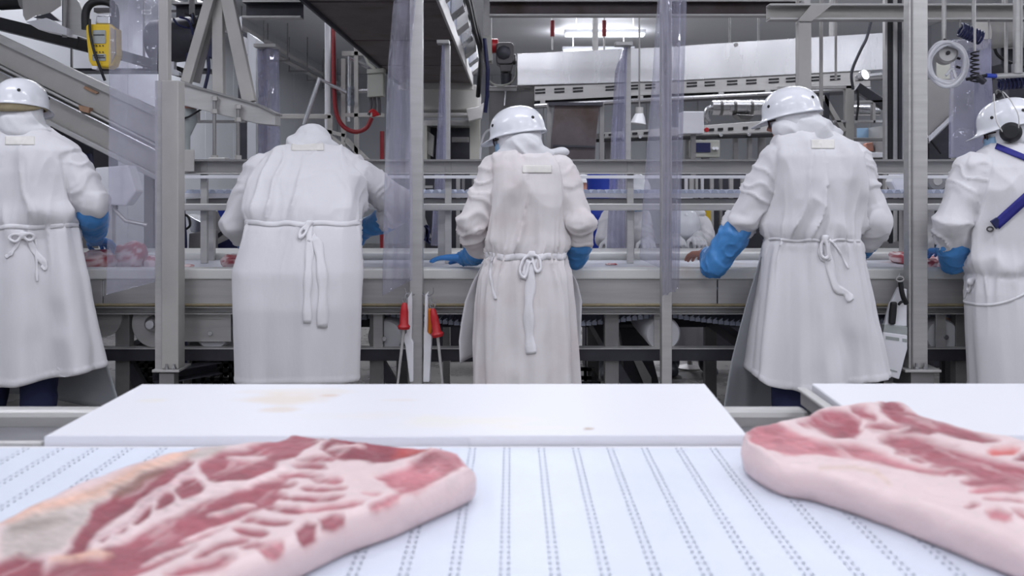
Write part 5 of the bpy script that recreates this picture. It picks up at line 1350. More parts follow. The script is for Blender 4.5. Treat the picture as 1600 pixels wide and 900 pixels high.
def hand_mesh(wrist, fwd, back, thumb, curl=.5, s=1.0):
    """palm, four jointed fingers of different lengths and a thumb leaving the side of the palm"""
    f = Vector(fwd).normalized(); b = Vector(back); b = (b - f * b.dot(f)).normalized(); x = f.cross(b) * thumb
    w = Vector(wrist); mb = MB()
    lens = [.074, .082, .076, .060]; xs = [.030, .010, -.011, -.030]; bases = [.088, .092, .088, .080]
    capsule(mb, w - f * .03, w + f * .012, .027 * s, .030 * s)
    for i in range(4):
        k = w + (f * bases[i] + x * xs[i]) * s
        capsule(mb, w + f * .012 * s + x * xs[i] * .65 * s, k, .0165 * s, .0125 * s, 10)
        ang = 0; p = k
        for q, part in enumerate((.46, .30, .24)):
            ang += curl * (.55, .75, .5)[q] + .03 * i
            d = f * math.cos(ang) - b * math.sin(ang) + x * (.09 * (1.3 - i))
            e = p + d.normalized() * lens[i] * part * s
            capsule(mb, p, e, (.0105 - .0012 * q) * s, (.0098 - .0012 * q) * s, 10); p = e
    t0 = w + (f * .022 + x * .028) * s
    t1 = t0 + (f * .030 + x * .030 - b * .012) * s; t2 = t1 + (f * .032 + x * .010 - b * .012) * s; t3 = t2 + (f * .026 - x * .002 - b * .008) * s
    for a_, b_, ra, rb in ((t0, t1, .016, .0135), (t1, t2, .0125, .011), (t2, t3, .0108, .009)): capsule(mb, a_, b_, ra * s, rb * s, 10)
    return remesh(mb, .0042, 2, 'glove')

def head_soup(mb, hc, H):
    def at(x, y, z): return Vector(hc) + H @ Vector((x, y, z))
    ell(mb, at(0, -.008, .025), (.074, .093, .088), H)
    ell(mb, at(0, .015, -.03), (.064, .074, .075), H)
    ell(mb, at(0, .045, -.078), (.042, .042, .030), H)               # jaw, chin
    capsule(mb, at(0, .088, .010), at(0, .108, -.024), .009, .013, 10)   # nose
    ell(mb, at(0, .1, -.028), (.017, .012, .009), H)
    for s in (-1, 1):
        ell(mb, at(s * .078, -.005, -.008), (.010, .020, .032), H)      # ear
        capsule(mb, at(s * .012, .088, .020), at(s * .046, .074, .018), .009, .008, 8)  # brow
        ell(mb, at(s * .042, .064, -.028), (.024, .022, .02), H)         # cheek
    ell(mb, at(0, .086, -.055), (.024, .010, .006), H); ell(mb, at(0, .084, -.066), (.020, .011, .007), H)   # lips

def helmet(parent, hc, f, label_band=None, studs=(40, -40, 135, -135, 180), ridge=False):
    H = frame_of(f); o = Vector(hc) + H @ Vector((0, -.008, .040))
    rows = []; nth = 56
    for i in range(nth):
        th = 2 * math.pi * i / nth; c, s = math.cos(th), math.sin(th)       # th = 0 is the front
        fr = max(0, c) ** 3; row = []
        for j in range(13):
            ph = j / 12 * math.pi / 2
            q = math.sin(ph) ** .88; z = .114 * math.cos(ph) ** .95
            rdg = 1 + (.018 * math.exp(-(s * 6 * q) ** 2) * math.sin(ph) if ridge else 0)
            row.append(o + H @ Vector((.112 * s * q * rdg, .135 * c * q, z * rdg)))
        for e, dz in ((.001, -.010), (.004, -.018), (.008, -.021)):
            k = e + fr * (e / .008) * .052
            row.append(o + H @ Vector((s * (.112 + k * .8), c * (.135 + k), dz * (1 + .9 * fr) - .008 * (1 - c) * .5 * (e / .008))))
        rows.append(row)
    sh = MB().grid(rows, True).build('helmet', M['helmet'], parent, 180)
    solidify(sh, .004, -1)
    for a in studs:
        th = R(a); ph = R(72)
        p = o + H @ Vector((.113 * math.sin(th) * math.sin(ph) ** .88, .136 * math.cos(th) * math.sin(ph) ** .88, .114 * math.cos(ph)))
        n = H @ Vector((math.sin(th), math.cos(th), .35))
        MB().lathe([(0, -.003), (.0075, -.003), (.0075, .002), (.005, .004), (0, .004)], p, n, 12).build('stud', M['black'], sh)
    if label_band:
        rows = []
        for i in range(48):
            th = 2 * math.pi * i / 48; c, s = math.cos(th), math.sin(th); bk = max(0, -c) ** .7
            rows.append([o + H @ Vector((s * a_, c * b_ - .006 * bk, z_)) for a_, b_, z_ in ((.101, .121, .0), (.105, .127, -.018), (.103, .126, -.022 - .030 * bk), (.097, .118, -.024 - .042 * bk))])
        bo = MB().grid(rows, True).build('hair_band', M[label_band], sh, 180); solidify(bo, .003, 1); bo['label'] = 'tan band under the helmet'
        return sh
    MB().lathe([(.092, -.075), (.102, -.075), (.104, -.03), (.104, -.005), (.100, -.005), (.096, -.04)], o, H @ Vector((0, 0, 1)), 30).build('inner_band', M[label_band or 'hood'], sh)
    return sh

def person(label, group, S):
    rings = S['rings']; seed = S.get('seed', 1); facing = S.get('face_dir', 1)
    Z = np.array([P(0, r[0], r[3]).z for r in rings]); CX = np.array([(P(r[1], 0, r[3]).x + P(r[2], 0, r[3]).x) / 2 for r in rings])
    RX = np.array([(P(r[2], 0, r[3]).x - P(r[1], 0, r[3]).x) / 2 for r in rings]); CY = np.array([r[3] for r in rings]); RY = np.array([r[4] for r in rings])
    od = np.argsort(Z); Z, CX, RX, CY, RY = Z[od], CX[od], RX[od], CY[od], RY[od]
    zh, zt = Z[0], Z[-1]
    zw = P(0, S['waist'], np.interp(P(0, S['waist'], 4.15).z, Z, CY)).z
    base = Vector((S.get('foot_x', float(np.interp(zh, Z, CX))), S.get('foot_y', float(CY[0])), 0))
    root = thing('person', base, label, 'person', group)
    low = S.get('low', False)
    # --- body
    mb = MB(); arms = S['arms']; hc = Vector(S['head'][0]); H = frame_of(S['head'][1])
    def tor(z, dy=0): return Vector((float(np.interp(z, Z, CX)), float(np.interp(z, Z, CY)) + dy, z))
    pel = tor(max(zh + .25, zw - .18)); pel.z = max(.84, min(.98, zw - .14))
    chest = tor(zt - .17, S.get('fwd', 0)); neck = tor(zt - .02, S.get('fwd', 0))
    ell(mb, pel, (.145, .10, .12)); ell(mb, (pel + chest) / 2, (.125, .088, .17)); ell(mb, chest, (.15, .095, .16))
    capsule(mb, pel, chest, .09, .10); capsule(mb, chest, neck, .09, .06); capsule(mb, neck, hc - H @ Vector((0, .01, .05)), .056, .052)
    hips = []
    for s in (-1, 1):
        hp = pel + Vector((s * .085, 0, -.05)); kn = Vector((base.x + s * .11, base.y + .03 * facing, .48)); an = Vector((base.x + s * .12, base.y - .02 * facing, .09))
        chain(mb, [hp, kn, an], [.08, .055, .040]); capsule(mb, an - Vector((0, 0, .04)), an + Vector((s * .02, .14 * facing, -.05)), .036, .030)
        hips.append((hp, kn, an, s))
    for a in arms:
        sh, el, cu = Vector(a['sh']), Vector(a['el']), Vector(a['cu']); wr = Vector(a['hand'][0])
        mid = Vector(a['blue'][1]) if 'blue' in a else cu.lerp(wr, .5)
        chain(mb, [chest.lerp(sh, .7), sh, el, cu, mid, wr], [.06, .05, .042, .036, .031, .026])
    head_soup(mb, hc, H)
    bme = remesh(mb, .0085 if not low else .012, 3, 'body')
    finish(bme, 'body', M['skin'], root, 180)
    for s in (-1, 1):
        ec = hc + H @ Vector((s * .030, .076, .002))
        e = MB().ball(ec, .0125, 12, 8).build('eye', M['eye'], root, 180)
        MB().ball(ec + H @ Vector((0, .0075, 0)), .0062, 10, 6).build('iris', M['iris'], e, 180)
    # --- trousers and boots
    mb = MB()
    ell(mb, pel, (.158, .115, .12))
    for hp, kn, an, s in hips: chain(mb, [hp, kn, an + Vector((0, 0, .10))], [.098, .082, .074])
    tm = remesh(mb, .013, 3, 'trousers'); v, n = coords(tm)
    v += n * (.006 * fnoise(v * np.array([9, 9, 16]), seed + 3, 2))[:, None]; setco(tm, v)
    finish(tm, 'trousers', M['trousers'], root, 180)
    for hp, kn, an, s in hips:
        mb = MB(); capsule(mb, an + Vector((0, 0, .12)), an - Vector((0, 0, .02)), .056, .055); capsule(mb, an + Vector((0, -.03 * facing, -.045)), an + Vector((s * .02, .16 * facing, -.048)), .042, .038)
        bm_ = remesh(mb, .011, 3, 'boot'); v, n = coords(bm_); v[:, 2] = np.maximum(v[:, 2], 0.0); setco(bm_, v)
        finish(bm_, 'boot', M['boots'], root, 180)
    # --- coat: one shell of body and sleeves
    mb = MB(); lv = 46; zs = np.linspace(zh, zt, lv); th = np.linspace(0, 2 * math.pi, 48, endpoint=False); ex = 2 / 2.5
    def ring(z, k=1.0, zz=None):
        cx, cy, rx, ry = (float(np.interp(z, Z, q)) for q in (CX, CY, RX, RY))
        return [Vector((cx + k * rx * np.sign(math.cos(t)) * abs(math.cos(t)) ** ex, cy + k * ry * np.sign(math.sin(t)) * abs(math.sin(t)) ** ex, zz if zz is not None else z)) for t in th]
    A = [ring(zt, .02, zt + .03), ring(zt, .5, zt + .022), ring(zt, .85, zt + .008)] + [ring(z) for z in zs[::-1]] + [ring(zh, .86, zh), ring(zh + .1, .66, zh + .10), ring(zh + .1, .02, zh + .12)]
    G = [[A[j][i] for j in range(len(A))] for i in range(len(th))]
    mb.grid(G, True)
    for a in arms:
        sh, el, cu = Vector(a['sh']), Vector(a['el']), Vector(a['cu']); r = a['r']
        inn = tor(sh.z - .03).lerp(sh, .45); inn.z = sh.z - .02
        chain(mb, [inn, sh, el, cu], [r[0] * .95, r[0], r[1], r[2]])
    if S.get('shoulder'):
        for c, r in S['shoulder']: ell(mb, c, r)
    me = remesh(mb, .0085 if not low else .013, 4, 'coat')
    v, n = coords(me)
    cx, cy, rx, ry = (np.interp(v[:, 2], Z, q) for q in (CX, CY, RX, RY))
    ux, uy = (v[:, 0] - cx) / rx, (v[:, 1] - cy) / ry
    dt = (np.sqrt(ux ** 2 + uy ** 2) - 1) * np.minimum(rx, ry)
    aw = np.zeros(len(v)); along = np.zeros(len(v)); elb = np.ones(len(v)) * 9
    for a in arms:
        L0 = 0; da = np.full(len(v), 9.0); al = np.zeros(len(v))
        ptsr = [(a['sh'], a['el'], a['r'][0], a['r'][1]), (a['el'], a['cu'], a['r'][1], a['r'][2])]
        for p, q, r0, r1 in ptsr:
            d, t = seg_dist(v, p, q); dd = d - (r0 * (1 - t) + r1 * t); L = (Vector(q) - Vector(p)).length
            al = np.where(dd < da, L0 + t * L, al); da = np.minimum(da, dd); L0 += L
        w = sstep(-.02, .02, dt - da)
        along = np.where(w > aw, al, along)
        de = np.linalg.norm(v - np.array(a['el']), axis=1); elb = np.where(w > aw, de, elb)
        aw = np.maximum(aw, w)
    ang = np.arctan2(ux, uy); zr = v[:, 2] - zw
    c_, s_ = np.cos(ang), np.sin(ang)
    def rdg(nz): return 1.5 * (1 - np.abs(nz)) ** 3 - .45
    Q = lambda K, kz, o=0: np.column_stack([s_ * K, c_ * K, v[:, 2] * kz + o])
    warp = .5 * fnoise(v * 4, seed + 20, 2)
    below = (.006 + .024 * np.clip(-zr / .7, 0, 1)) * sstep(.02, -.06, zr) * S.get('pleat', 1.0)
    dr = below * (vnoise(Q(3.5, .45, seed) + warp[:, None] * .5, seed) * 1.25 + .2 * vnoise(Q(6.5, .8, seed), seed + 1))
    dr -= .5 * below
    dis = np.zeros(len(v))
    gath = .016 * np.exp(-np.abs(zr) / .10)
    dis += gath * rdg(vnoise(Q(5.2, 1.2, seed) + warp[:, None] * .6, seed + 2)) * 1.2
    up = sstep(-.02, .08, zr)
    # loose cloth above the belt: long folds running down and in towards the waist
    dirx = (v[:, 0] - cx)
    fold = rdg(vnoise(np.column_stack([(dirx + .18 * np.sign(dirx) * zr) * 11 + warp, v[:, 1] * 5, v[:, 2] * 2.6]), seed + 5))
    dis += up * (.034 * fold * np.exp(-np.maximum(zr, 0) / .33) + .009 * rdg(fnoise(v * np.array([7, 7, 2.6]) + warp[:, None] * .5, seed + 6, 2)) + .005 * fnoise(v * np.array([9, 9, 6]), seed + 7, 3))
    dis += up * .010 * np.exp(-((zr - .05) / .05) ** 2) * .8
    # cinch at the belt
    dis -= .007 * np.exp(-(zr / .016) ** 2)
    sl = .015 * rdg(vnoise(np.column_stack([along * 15 + 2.2 * fnoise(v * 7, seed + 8, 2), s_ * 1.2, v[:, 2] * 3]), seed + 9)) * (.45 + .8 * np.exp(-(elb / .13) ** 2)) + .006 * fnoise(v * 10, seed + 10, 3)
    dis = dis * (1 - aw) + sl * aw
    dis = np.where((dt < -.03) & (aw < .5), 0, dis)
    # armhole: creases where sleeve meets body
    dis -= .012 * np.exp(-((aw - .5) / .25) ** 2) * sstep(zt, zt - .12, v[:, 2])
    dis += .0025 * sstep(zh + .032, zh + .026, v[:, 2]) * (aw < .5)
    v = v + n * (dis * S.get('wrinkle', 1.15))[:, None]
    # the skirt swings as one cloth: outside and lining move out and in together
    rad = np.column_stack([ux / rx, uy / ry, np.zeros(len(v))]); rad /= (np.linalg.norm(rad, axis=1)[:, None] + 1e-9)
    v = v + rad * (dr * (1 - aw) * np.clip(np.hypot(ux, uy) * 1.3, 0, 1) * S.get('wrinkle', 1.15))[:, None]
    if 'hem' in S:
        hx = np.array([P(p[0], 0, CY[0]).x for p in S['hem']]); hz = np.array([P(0, p[1], CY[0] - .1).z for p in S['hem']])
        t = np.clip((zw - v[:, 2]) / (zw - zh), 0, 1.1) * (aw < .5)
        v[:, 2] += t ** 1.5 * (np.interp(v[:, 0], hx, hz) - zh)
    setco(me, v)
    coat = finish(me, 'coat', M[S.get('cloth', 'coat')], root, 180)
    # ray targets: whole coat, and the torso alone
    vv = [Vector(x) for x in v]; fs = [tuple(p.vertices) for p in me.polygons]
    bv_all = BVHTree.FromPolygons(vv, fs)
    bv_t = BVHTree.FromPolygons(vv, [f for f in fs if aw[f[0]] < .5])
    def lay(px, py, off=.005):
        d0 = 4.2 if not S.get('far') else 6.0
        p = P(px, py, d0); dirn = (p - Vector((0, 0, CAM_Z))).normalized()
        h = bv_all.ray_cast(p - dirn * 1.0, dirn)
        q = h[0] if h[0] is not None else p
        return q - dirn * off
    # --- waist tie
    if 'tie' in S:
        ties = MB(); rows = []; sl_ = S.get('tie_slope', 0)
        hw = S.get('tie_w', .011)
        for i in range(72):
            t = 2 * math.pi * i / 72; dv = Vector((math.cos(t), math.sin(t), 0)); c = tor(zw); row = []
            for k in (-1, 0, 1):
                c2 = Vector((c.x, c.y, zw + k * hw + sl_ * dv.x * .25 + .004 * math.sin(t * 7 + seed)))
                h = bv_t.ray_cast(c2 + dv * .8, -dv)
                q = (h[0] if h[0] is not None else c2 + dv * float(np.interp(zw, Z, RX)))
                row.append(q + dv * .0025)
            rows.append(row)
        rr = np.array([[(q - tor(zw)).length for q in r] for r in rows])
        o = MB().grid(rows, True).build('waist_tie', M['strap'], root, 60); solidify(o, .002, 1)
        kx, ky = S['tie']
        q = lay(kx, ky, .010)
        mb = MB(); ell(mb, q, (.016, .012, .018)); ell(mb, q + Vector((.010, .002, .008)), (.014, .010, .010))
        for lp in S.get('loops', ()):
            pts = spline([lay(x, y, .012) for x, y in lp], 16); chain(mb, pts, [.007] * 16)
        finish(remesh(mb, .0045, 2, 'bow'), 'bow', M['strap'], root, 180)
        for pts, w in S.get('tails', ()):
            pts = [Vector((x, y, 0)) for x, y in pts]; sp_ = spline(pts, 30); rows = []
            for i, p in enumerate(sp_):
                d = (sp_[min(i + 1, 29)] - sp_[max(i - 1, 0)]).normalized(); s = Vector((-d.y, d.x, 0))
                ww = w * (1 + .18 * math.sin(i * .7 + seed))
                rows.append([lay(p.x + s.x * ww * k, p.y + s.y * ww * k,   .004 + .002 * math.sin(i * .5 + k * 2)) for k in (-.5, -.17, .17, .5)])
            o = MB().grid(rows).build('tie_end', M['strap'], root, 60); solidify(o, .0018, 0)
    if 'tag' in S:
        x0, y0, x1, y1 = S['tag']
        rows = [[lay(x0 + (x1 - x0) * i / 24, y0 + (y1 - y0) * j / 8, .0035) for j in range(9)] for i in range(25)]
        o = MB().grid(rows).build('neck_label', M['label_cream'], root, 180); solidify(o, .0006, 0); o['label'] = 'faded cream label below the collar'
    # --- hood
    mb = MB()
    ell(mb, hc + H @ Vector((0, -.012, .012)), (.092, .112, .112), H)
    ell(mb, hc + H @ Vector((0, .006, -.055)), (.092, .100, .080), H)
    ell(mb, hc + H @ Vector((0, .0, -.11)), (.098, .105, .055), H)
    nb = neck + Vector((0, -.01, .03))
    capsule(mb, hc + H @ Vector((0, -.015, -.035)), nb, .092, .100)
    ell(mb, neck + Vector((0, -.005, .005)), (.135, .10, .050))
    for c, r in S.get('hood_extra', ()): ell(mb, c, r)
    hm = remesh(mb, .0075 if not low else .011, 9, 'hood')
    v, n = coords(hm)
    lo = (v - np.array(hc)) @ np.array(H)
    w = sstep(.02, -.06, lo[:, 2])
    v += n * (.013 * w * rdg(vnoise(np.column_stack([v[:, 0] * 5 + v[:, 2] * 5, v[:, 1] * 5, v[:, 2] * 12 + 9 * v[:, 0] + 1.0 * fnoise(v * 5, seed, 2)]), seed + 31)) + .0025 * fnoise(v * 11, seed + 33, 2))[:, None]
    setco(hm, v)
    lo = (v - np.array(hc)) @ np.array(H)
    inface = (lo[:, 1] > .030) & (np.abs(lo[:, 0]) < .078) & (lo[:, 2] > -.115) & (lo[:, 2] < .075)
    bm = bmesh.new(); bm.from_mesh(hm); bm.verts.ensure_lookup_table()
    bmesh.ops.delete(bm, geom=[bm.verts[i] for i in np.nonzero(inface)[0]], context='VERTS'); bm.to_mesh(hm); bm.free()
    finish(hm, 'hood', M['hood'], root, 180)
    if S.get('helmet', True): helmet(root, hc, S['head'][1], S.get('band'), S.get('studs', (45, -45, 135, -135)), S.get('ridge', False))
    if S.get('mask'):
        rows = []
        for i in range(15):
            a = R(-62 + 124 * i / 14)
            rows.append([hc + H @ Vector((.082 * math.sin(a) * (1 - .15 * j / 8), .022 + .092 * math.cos(a) * (1 - .10 * abs(j - 3) / 5), -.012 - .085 * j / 8 + .003 * math.sin(j * 2.2))) for j in range(9)])
        o = MB().grid(rows).build('face_mask', M['mask'], root, 180); solidify(o, .003, 1); o['label'] = 'pale blue surgical mask'
    if S.get('glasses'):
        mb = MB()
        for s in (-1, 1):
            mb.tube([hc + H @ Vector((s * .082, -.02, .004)), hc + H @ Vector((s * .078, .06, .006)), hc + H @ Vector((s * .062, .092, .006))], .004, 6)
            rim_ = [hc + H @ Vector((s * .034 + .030 * math.cos(q), .098 + .004 * math.cos(q) * -s, .002 + .020 * math.sin(q))) for q in np.linspace(0, 2 * math.pi, 20, endpoint=False)]
            mb.tube(rim_, .0035, 6, True)
        g = mb.build('safety_glasses', M['frame_dark'], root)
        for s in (-1, 1): MB().lathe([(0, -.001), (.028, -.001), (.028, .001), (0, .001)], hc + H @ Vector((s * .034, .098, .002)), H @ Vector((0, 1, 0)), 20).build('lens', M['clear'], g)
    # --- blue sleeves and gloves
    for a in arms:
        if 'blue' in a:
            p0, p1, r0, r1 = a['blue']; wr = Vector(a['hand'][0]); mb = MB()
            capsule(mb, p0, p1, r0, r1); capsule(mb, p1, wr, r1 * .9, .036)
            sm = remesh(mb, .0065, 4, 'sleeve_cover'); v, n = coords(sm)
            d, t = seg_dist(v, p0, wr)
            v += n * (.0065 * rdg(vnoise(np.column_stack([t * 9 + 1.5 * fnoise(v * 9, seed + 41, 2), v[:, 0] * 8, v[:, 2] * 10]), seed + 42)) + .004 * fnoise(v * 18, seed + 43, 2))[:, None]
            setco(sm, v); finish(sm, 'sleeve_cover', M['hood' if S.get('far') else 'sleeve'], root, 180)
        wr, fw, bk, tb, cl_ = a['hand']
        finish(hand_mesh(wr, fw, bk, tb, cl_, 1.12), 'glove', M['hood' if S.get('far') else 'glove' if a.get('glove', True) else 'skin'], root, 180)
    # --- apron hanging in front
    if 'apron' in S:
        rows = []; ap = S['apron']; ny = 26
        ys = np.linspace(ap[0][0], ap[-1][0], ny); nz_ = seed * 1.7
        for i in range(49):
            s_ = -1 + 2 * i / 48; a = s_ * 1.6; row = []
            for j, y in enumerate(ys):
                xl, xr = np.interp(y, [q[0] for q in ap], [q[1] for q in ap]), np.interp(y, [q[0] for q in ap], [q[2] for q in ap])
                l, r_ = P(xl, 0, 4.15).x, P(xr, 0, 4.15).x; g = .012 * j / ny
                z = P(0, y, 4.15).z
                z += .03 * (j / ny) * math.sin(a * 1.3 + seed)
                ww = g * float(vnoise(np.array([[a * 3.2, j * .08, nz_]]), seed)[0])
                row.append(Vector(((l + r_) / 2 + ((r_ - l) / 2 + ww) * s_, 4.165 + (.15 + .03 * j / ny + ww) * (1 - abs(s_) ** 1.7), z)))
            rows.append(row)
        o = MB().grid(rows).build('apron', M[S.get('apron_m', 'apron')], root, 180); solidify(o, .0025, 0); o['label'] = 'translucent grey plastic apron under the coat'
    S['lay'] = lay; S['H'] = H; S['hc'] = hc; S['bvh'] = bv_all
    return root

def arm(sh, el, cu, r, hand, blue=None, glove=True):
    d = dict(sh=P(*sh), el=P(*el), cu=P(*cu), r=r, hand=hand, glove=glove)
    if blue: d['blue'] = (P(*blue[0]), P(*blue[1]), blue[2], blue[3])
    return d
GW = 'workers at the near side of the line'
UP = (0, 0, 1)
P1 = dict(seed=3, waist=352, cloth='coat',
    rings=[(203, -2, 70, 4.20, .075), (213, -28, 96, 4.19, .10), (232, -64, 128, 4.18, .135), (270, -78, 126, 4.17, .155), (310, -78, 121, 4.16, .155), (352, -74, 118, 4.14, .145), (385, -82, 126, 4.13, .16), (430, -97, 137, 4.12, .175), (500, -113, 150, 4.11, .19), (590, -126, 164, 4.10, .205)],
    hem=[(-130, 604), (-20, 602), (40, 598), (60, 598), (110, 588), (170, 580)],
    head=(P(34, 174, 4.22), (.05, 1, -.12)), band='tan', studs=(150, -150, 60, -60),
    arms=[arm((106, 255, 4.18), (143, 318, 4.17), (141, 330, 4.21), (.088, .076, .072), (P(150, 374, 4.60), (.05, 1, -.25), UP, -1, .5), ((144, 334, 4.19), (147, 360, 4.40), .076, .058)),
          arm((-66, 255, 4.18), (-102, 332, 4.17), (-104, 346, 4.24), (.088, .074, .070), (P(-90, 378, 4.60), (.05, 1, -.25), UP, 1, .5), ((-102, 340, 4.20), (-98, 362, 4.44), .066, .050))],
    tie=(34, 368), tie_w=.010, loops=[[(34, 368), (22, 366), (14, 372), (24, 378), (33, 371)], [(36, 368), (46, 365), (54, 370), (46, 376), (37, 371)]],
    tails=[([(32, 372), (18, 395), (8, 402)], 6), ([(44, 372), (54, 392), (70, 414), (66, 420)], 10), ([(56, 374), (57, 400), (58, 440)], 4)], tag=(8, 213, 54, 226),
    apron=[(420, -92, 130), (580, -122, 170), (610, -126, 178), (636, -128, 184)], pleat=1.5)
person('worker with tan band under the helmet, beside the inclined trough, at the photo edge', GW, P1)
P2 = dict(seed=8, fwd=.05, waist=347, cloth='coat', foot_y=4.08,
    rings=[(226, 450, 515, 4.44, .08), (233, 425, 545, 4.43, .11), (250, 398, 570, 4.40, .14), (280, 386, 572, 4.33, .16), (315, 386, 566, 4.26, .165), (347, 388, 563, 4.20, .155), (375, 380, 565, 4.17, .165), (425, 364, 569, 4.14, .19), (480, 366, 567, 4.12, .195), (600, 370, 563, 4.12, .20)],
    hem=[(360, 600), (420, 598), (500, 594), (570, 600)],
    head=(P(482, 268, 4.62), (0, .62, -.78)), studs=(60, -60),
    arms=[arm((408, 268, 4.38), (367, 352, 4.36), (388, 376, 4.46), (.088, .068, .058), (P(420, 386, 4.68), (.5, 1, -.3), UP, 1, .6), ((385, 374, 4.45), (400, 384, 4.54), .055, .045)),
          arm((562, 275, 4.38), (626, 318, 4.44), (606, 342, 4.50), (.088, .080, .068), (P(548, 384, 4.72), (-.7, .7, -.3), UP, -1, .6), ((604, 343, 4.50), (574, 356, 4.60), .062, .052))],
    hood_extra=[(P(482, 228, 4.44), (.115, .085, .075))],
    tie=(482, 350), tie_w=.011, tie_slope=0, loops=[[(482, 350), (470, 360), (468, 372), (476, 366), (482, 354)]],
    tails=[([(482, 352), (483, 400), (480, 450), (480, 505)], 12), ([(486, 370), (497, 385), (504, 440), (504, 512)], 15)], tag=(455, 224, 506, 235), pleat=.5, wrinkle=.85,
    )
person('broad worker in white coat bending forward with head hidden, arm reaching behind the vinyl strip', GW, P2)
P3 = dict(seed=14, waist=398, cloth='coat_pink',
    rings=[(236, 786, 846, 4.19, .07), (244, 768, 866, 4.18, .105), (262, 762, 884, 4.18, .135), (300, 764, 886, 4.17, .148), (345, 765, 884, 4.16, .142), (380, 763, 882, 4.15, .136), (398, 759, 880, 4.14, .13), (430, 745, 890, 4.13, .15), (480, 738, 895, 4.12, .165), (540, 735, 897, 4.11, .175), (615, 733, 899, 4.10, .19)],
    head=(P(808, 217, 4.22), (-.9, .43, -.18)), studs=(150, -150, 50, -50), mask=True, glasses=True,
    arms=[arm((774, 268, 4.18), (738, 350, 4.13), (747, 386, 4.22), (.078, .068, .066), (P(724, 403, 4.42), (-.85, .45, .0), UP, 1, .16), ((745, 392, 4.24), (736, 402, 4.34), .060, .044)),
          arm((874, 268, 4.18), (906, 345, 4.13), (904, 376, 4.20), (.080, .070, .066), (P(892, 394, 4.50), (-.2, .9, -.05), UP, -1, .4), ((903, 382, 4.20), (900, 404, 4.26), .066, .056))],
    hood_extra=[(P(872, 238, 4.20), (.05, .05, .022))],
    tie=(829, 398), tie_w=.014, loops=[[(828, 398), (818, 405), (812, 424), (820, 434), (827, 410)], [(831, 398), (842, 402), (845, 420), (838, 424), (832, 404)]],
    tails=[([(830, 404), (829, 440), (826, 480), (827, 520), (830, 553)], 15), ([(826, 404), (820, 425), (817, 436)], 9), ([(768, 400), (766, 430), (774, 468)], 4)], tag=(816, 258, 862, 270),
    apron=[(398, 762, 876), (440, 738, 902), (470, 727, 908), (530, 716, 905), (562, 716, 897)], apron_m='coat', pleat=1.4)
person('slim worker in white coat with long waist tie, middle of the five near workers', GW, P3)
P4 = dict(seed=21, waist=373, cloth='coat',
    rings=[(212, 1214, 1308, 4.17, .09), (222, 1206, 1326, 4.17, .12), (242, 1196, 1350, 4.16, .15), (280, 1199, 1352, 4.15, .16), (320, 1203, 1344, 4.14, .152), (355, 1200, 1339, 4.13, .142), (373, 1198, 1338, 4.12, .135), (400, 1192, 1343, 4.12, .15), (450, 1186, 1352, 4.11, .17), (520, 1178, 1363, 4.10, .19), (600, 1171, 1376, 4.09, .21)],
    hem=[(1165, 586), (1185, 598), (1215, 606), (1250, 608), (1300, 600), (1345, 594), (1380, 590)],
    head=(P(1236, 187, 4.20), (-.9, .43, -.2)), studs=(150, -150, 50, -50, 100), glasses=True,
    arms=[arm((1216, 252, 4.16), (1162, 338, 4.18), (1152, 356, 4.23), (.086, .074, .072), (P(1104, 397, 4.43), (-.25, .95, -.05), UP, 1, .35), ((1150, 362, 4.21), (1114, 415, 4.25), .074, .062), glove=False),
          arm((1332, 252, 4.16), (1366, 345, 4.13), (1354, 374, 4.20), (.088, .074, .068), (P(1334, 396, 4.52), (-.3, .9, -.2), UP, -1, .5), ((1354, 374, 4.20), (1343, 392, 4.36), .060, .048))],
    hood_extra=[(P(1298, 211, 4.19), (.045, .06, .04)), (P(1285, 208, 4.19), (.06, .07, .05)), (P(1228, 203, 4.18), (.078, .088, .066))],
    tie=(1288, 373), tie_w=.006, loops=[[(1290, 373), (1283, 382), (1284, 400), (1294, 402), (1291, 378)]],
    tails=[([(1288, 374), (1282, 395), (1288, 406), (1298, 402)], 7), ([(1296, 374), (1310, 390), (1326, 420)], 3), ([(1290, 376), (1296, 410), (1306, 448), (1322, 458), (1330, 470)], 12)], tag=(1268, 218, 1304, 232),
    apron=[(400, 1190, 1340), (480, 1166, 1350), (560, 1146, 1352), (640, 1130, 1346), (700, 1120, 1345)], pleat=1.9)
person('tall worker in white coat with blue left sleeve, looking left, beside the white scabbard', GW, P4)
P5 = dict(seed=29, waist=428, cloth='coat', tie_slope=.55,
    rings=[(228, 1546, 1650, 4.18, .09), (240, 1528, 1680, 4.18, .12), (262, 1512, 1698, 4.17, .15), (300, 1508, 1704, 4.16, .165), (345, 1511, 1700, 4.15, .165), (390, 1514, 1698, 4.14, .16), (428, 1517, 1694, 4.13, .152), (455, 1514, 1700, 4.12, .165), (520, 1515, 1710, 4.11, .185), (612, 1520, 1716, 4.10, .20)],
    head=(P(1576, 205, 4.20), (-.90, .44, -.24)), studs=(20, 62, 120, 150, -60, -120), mask=True, glasses=True, ridge=True,
    arms=[arm((1520, 268, 4.16), (1487, 352, 4.13), (1490, 380, 4.19), (.090, .078, .076), (P(1480, 392, 4.46), (-.1, .9, -.05), UP, 1, .35), ((1490, 382, 4.19), (1489, 406, 4.24), .078, .068)),
          arm((1690, 268, 4.16), (1722, 352, 4.13), (1718, 380, 4.19), (.090, .078, .076), (P(1700, 392, 4.46), (-.1, .9, -.05), UP, -1, .35), ((1718, 382, 4.19), (1714, 406, 4.24), .078, .068))],
    tie=(1516, 440), tie_w=.006, loops=[[(1517, 440), (1512, 446), (1513, 456), (1517, 448)]], tails=[([(1516, 442), (1510, 456), (1507, 466)], 2.5)], pleat=.6, wrinkle=1.0)
r5 = person('worker wearing black ear defenders and blue shoulder straps, cut off at the photo edge', GW, P5)
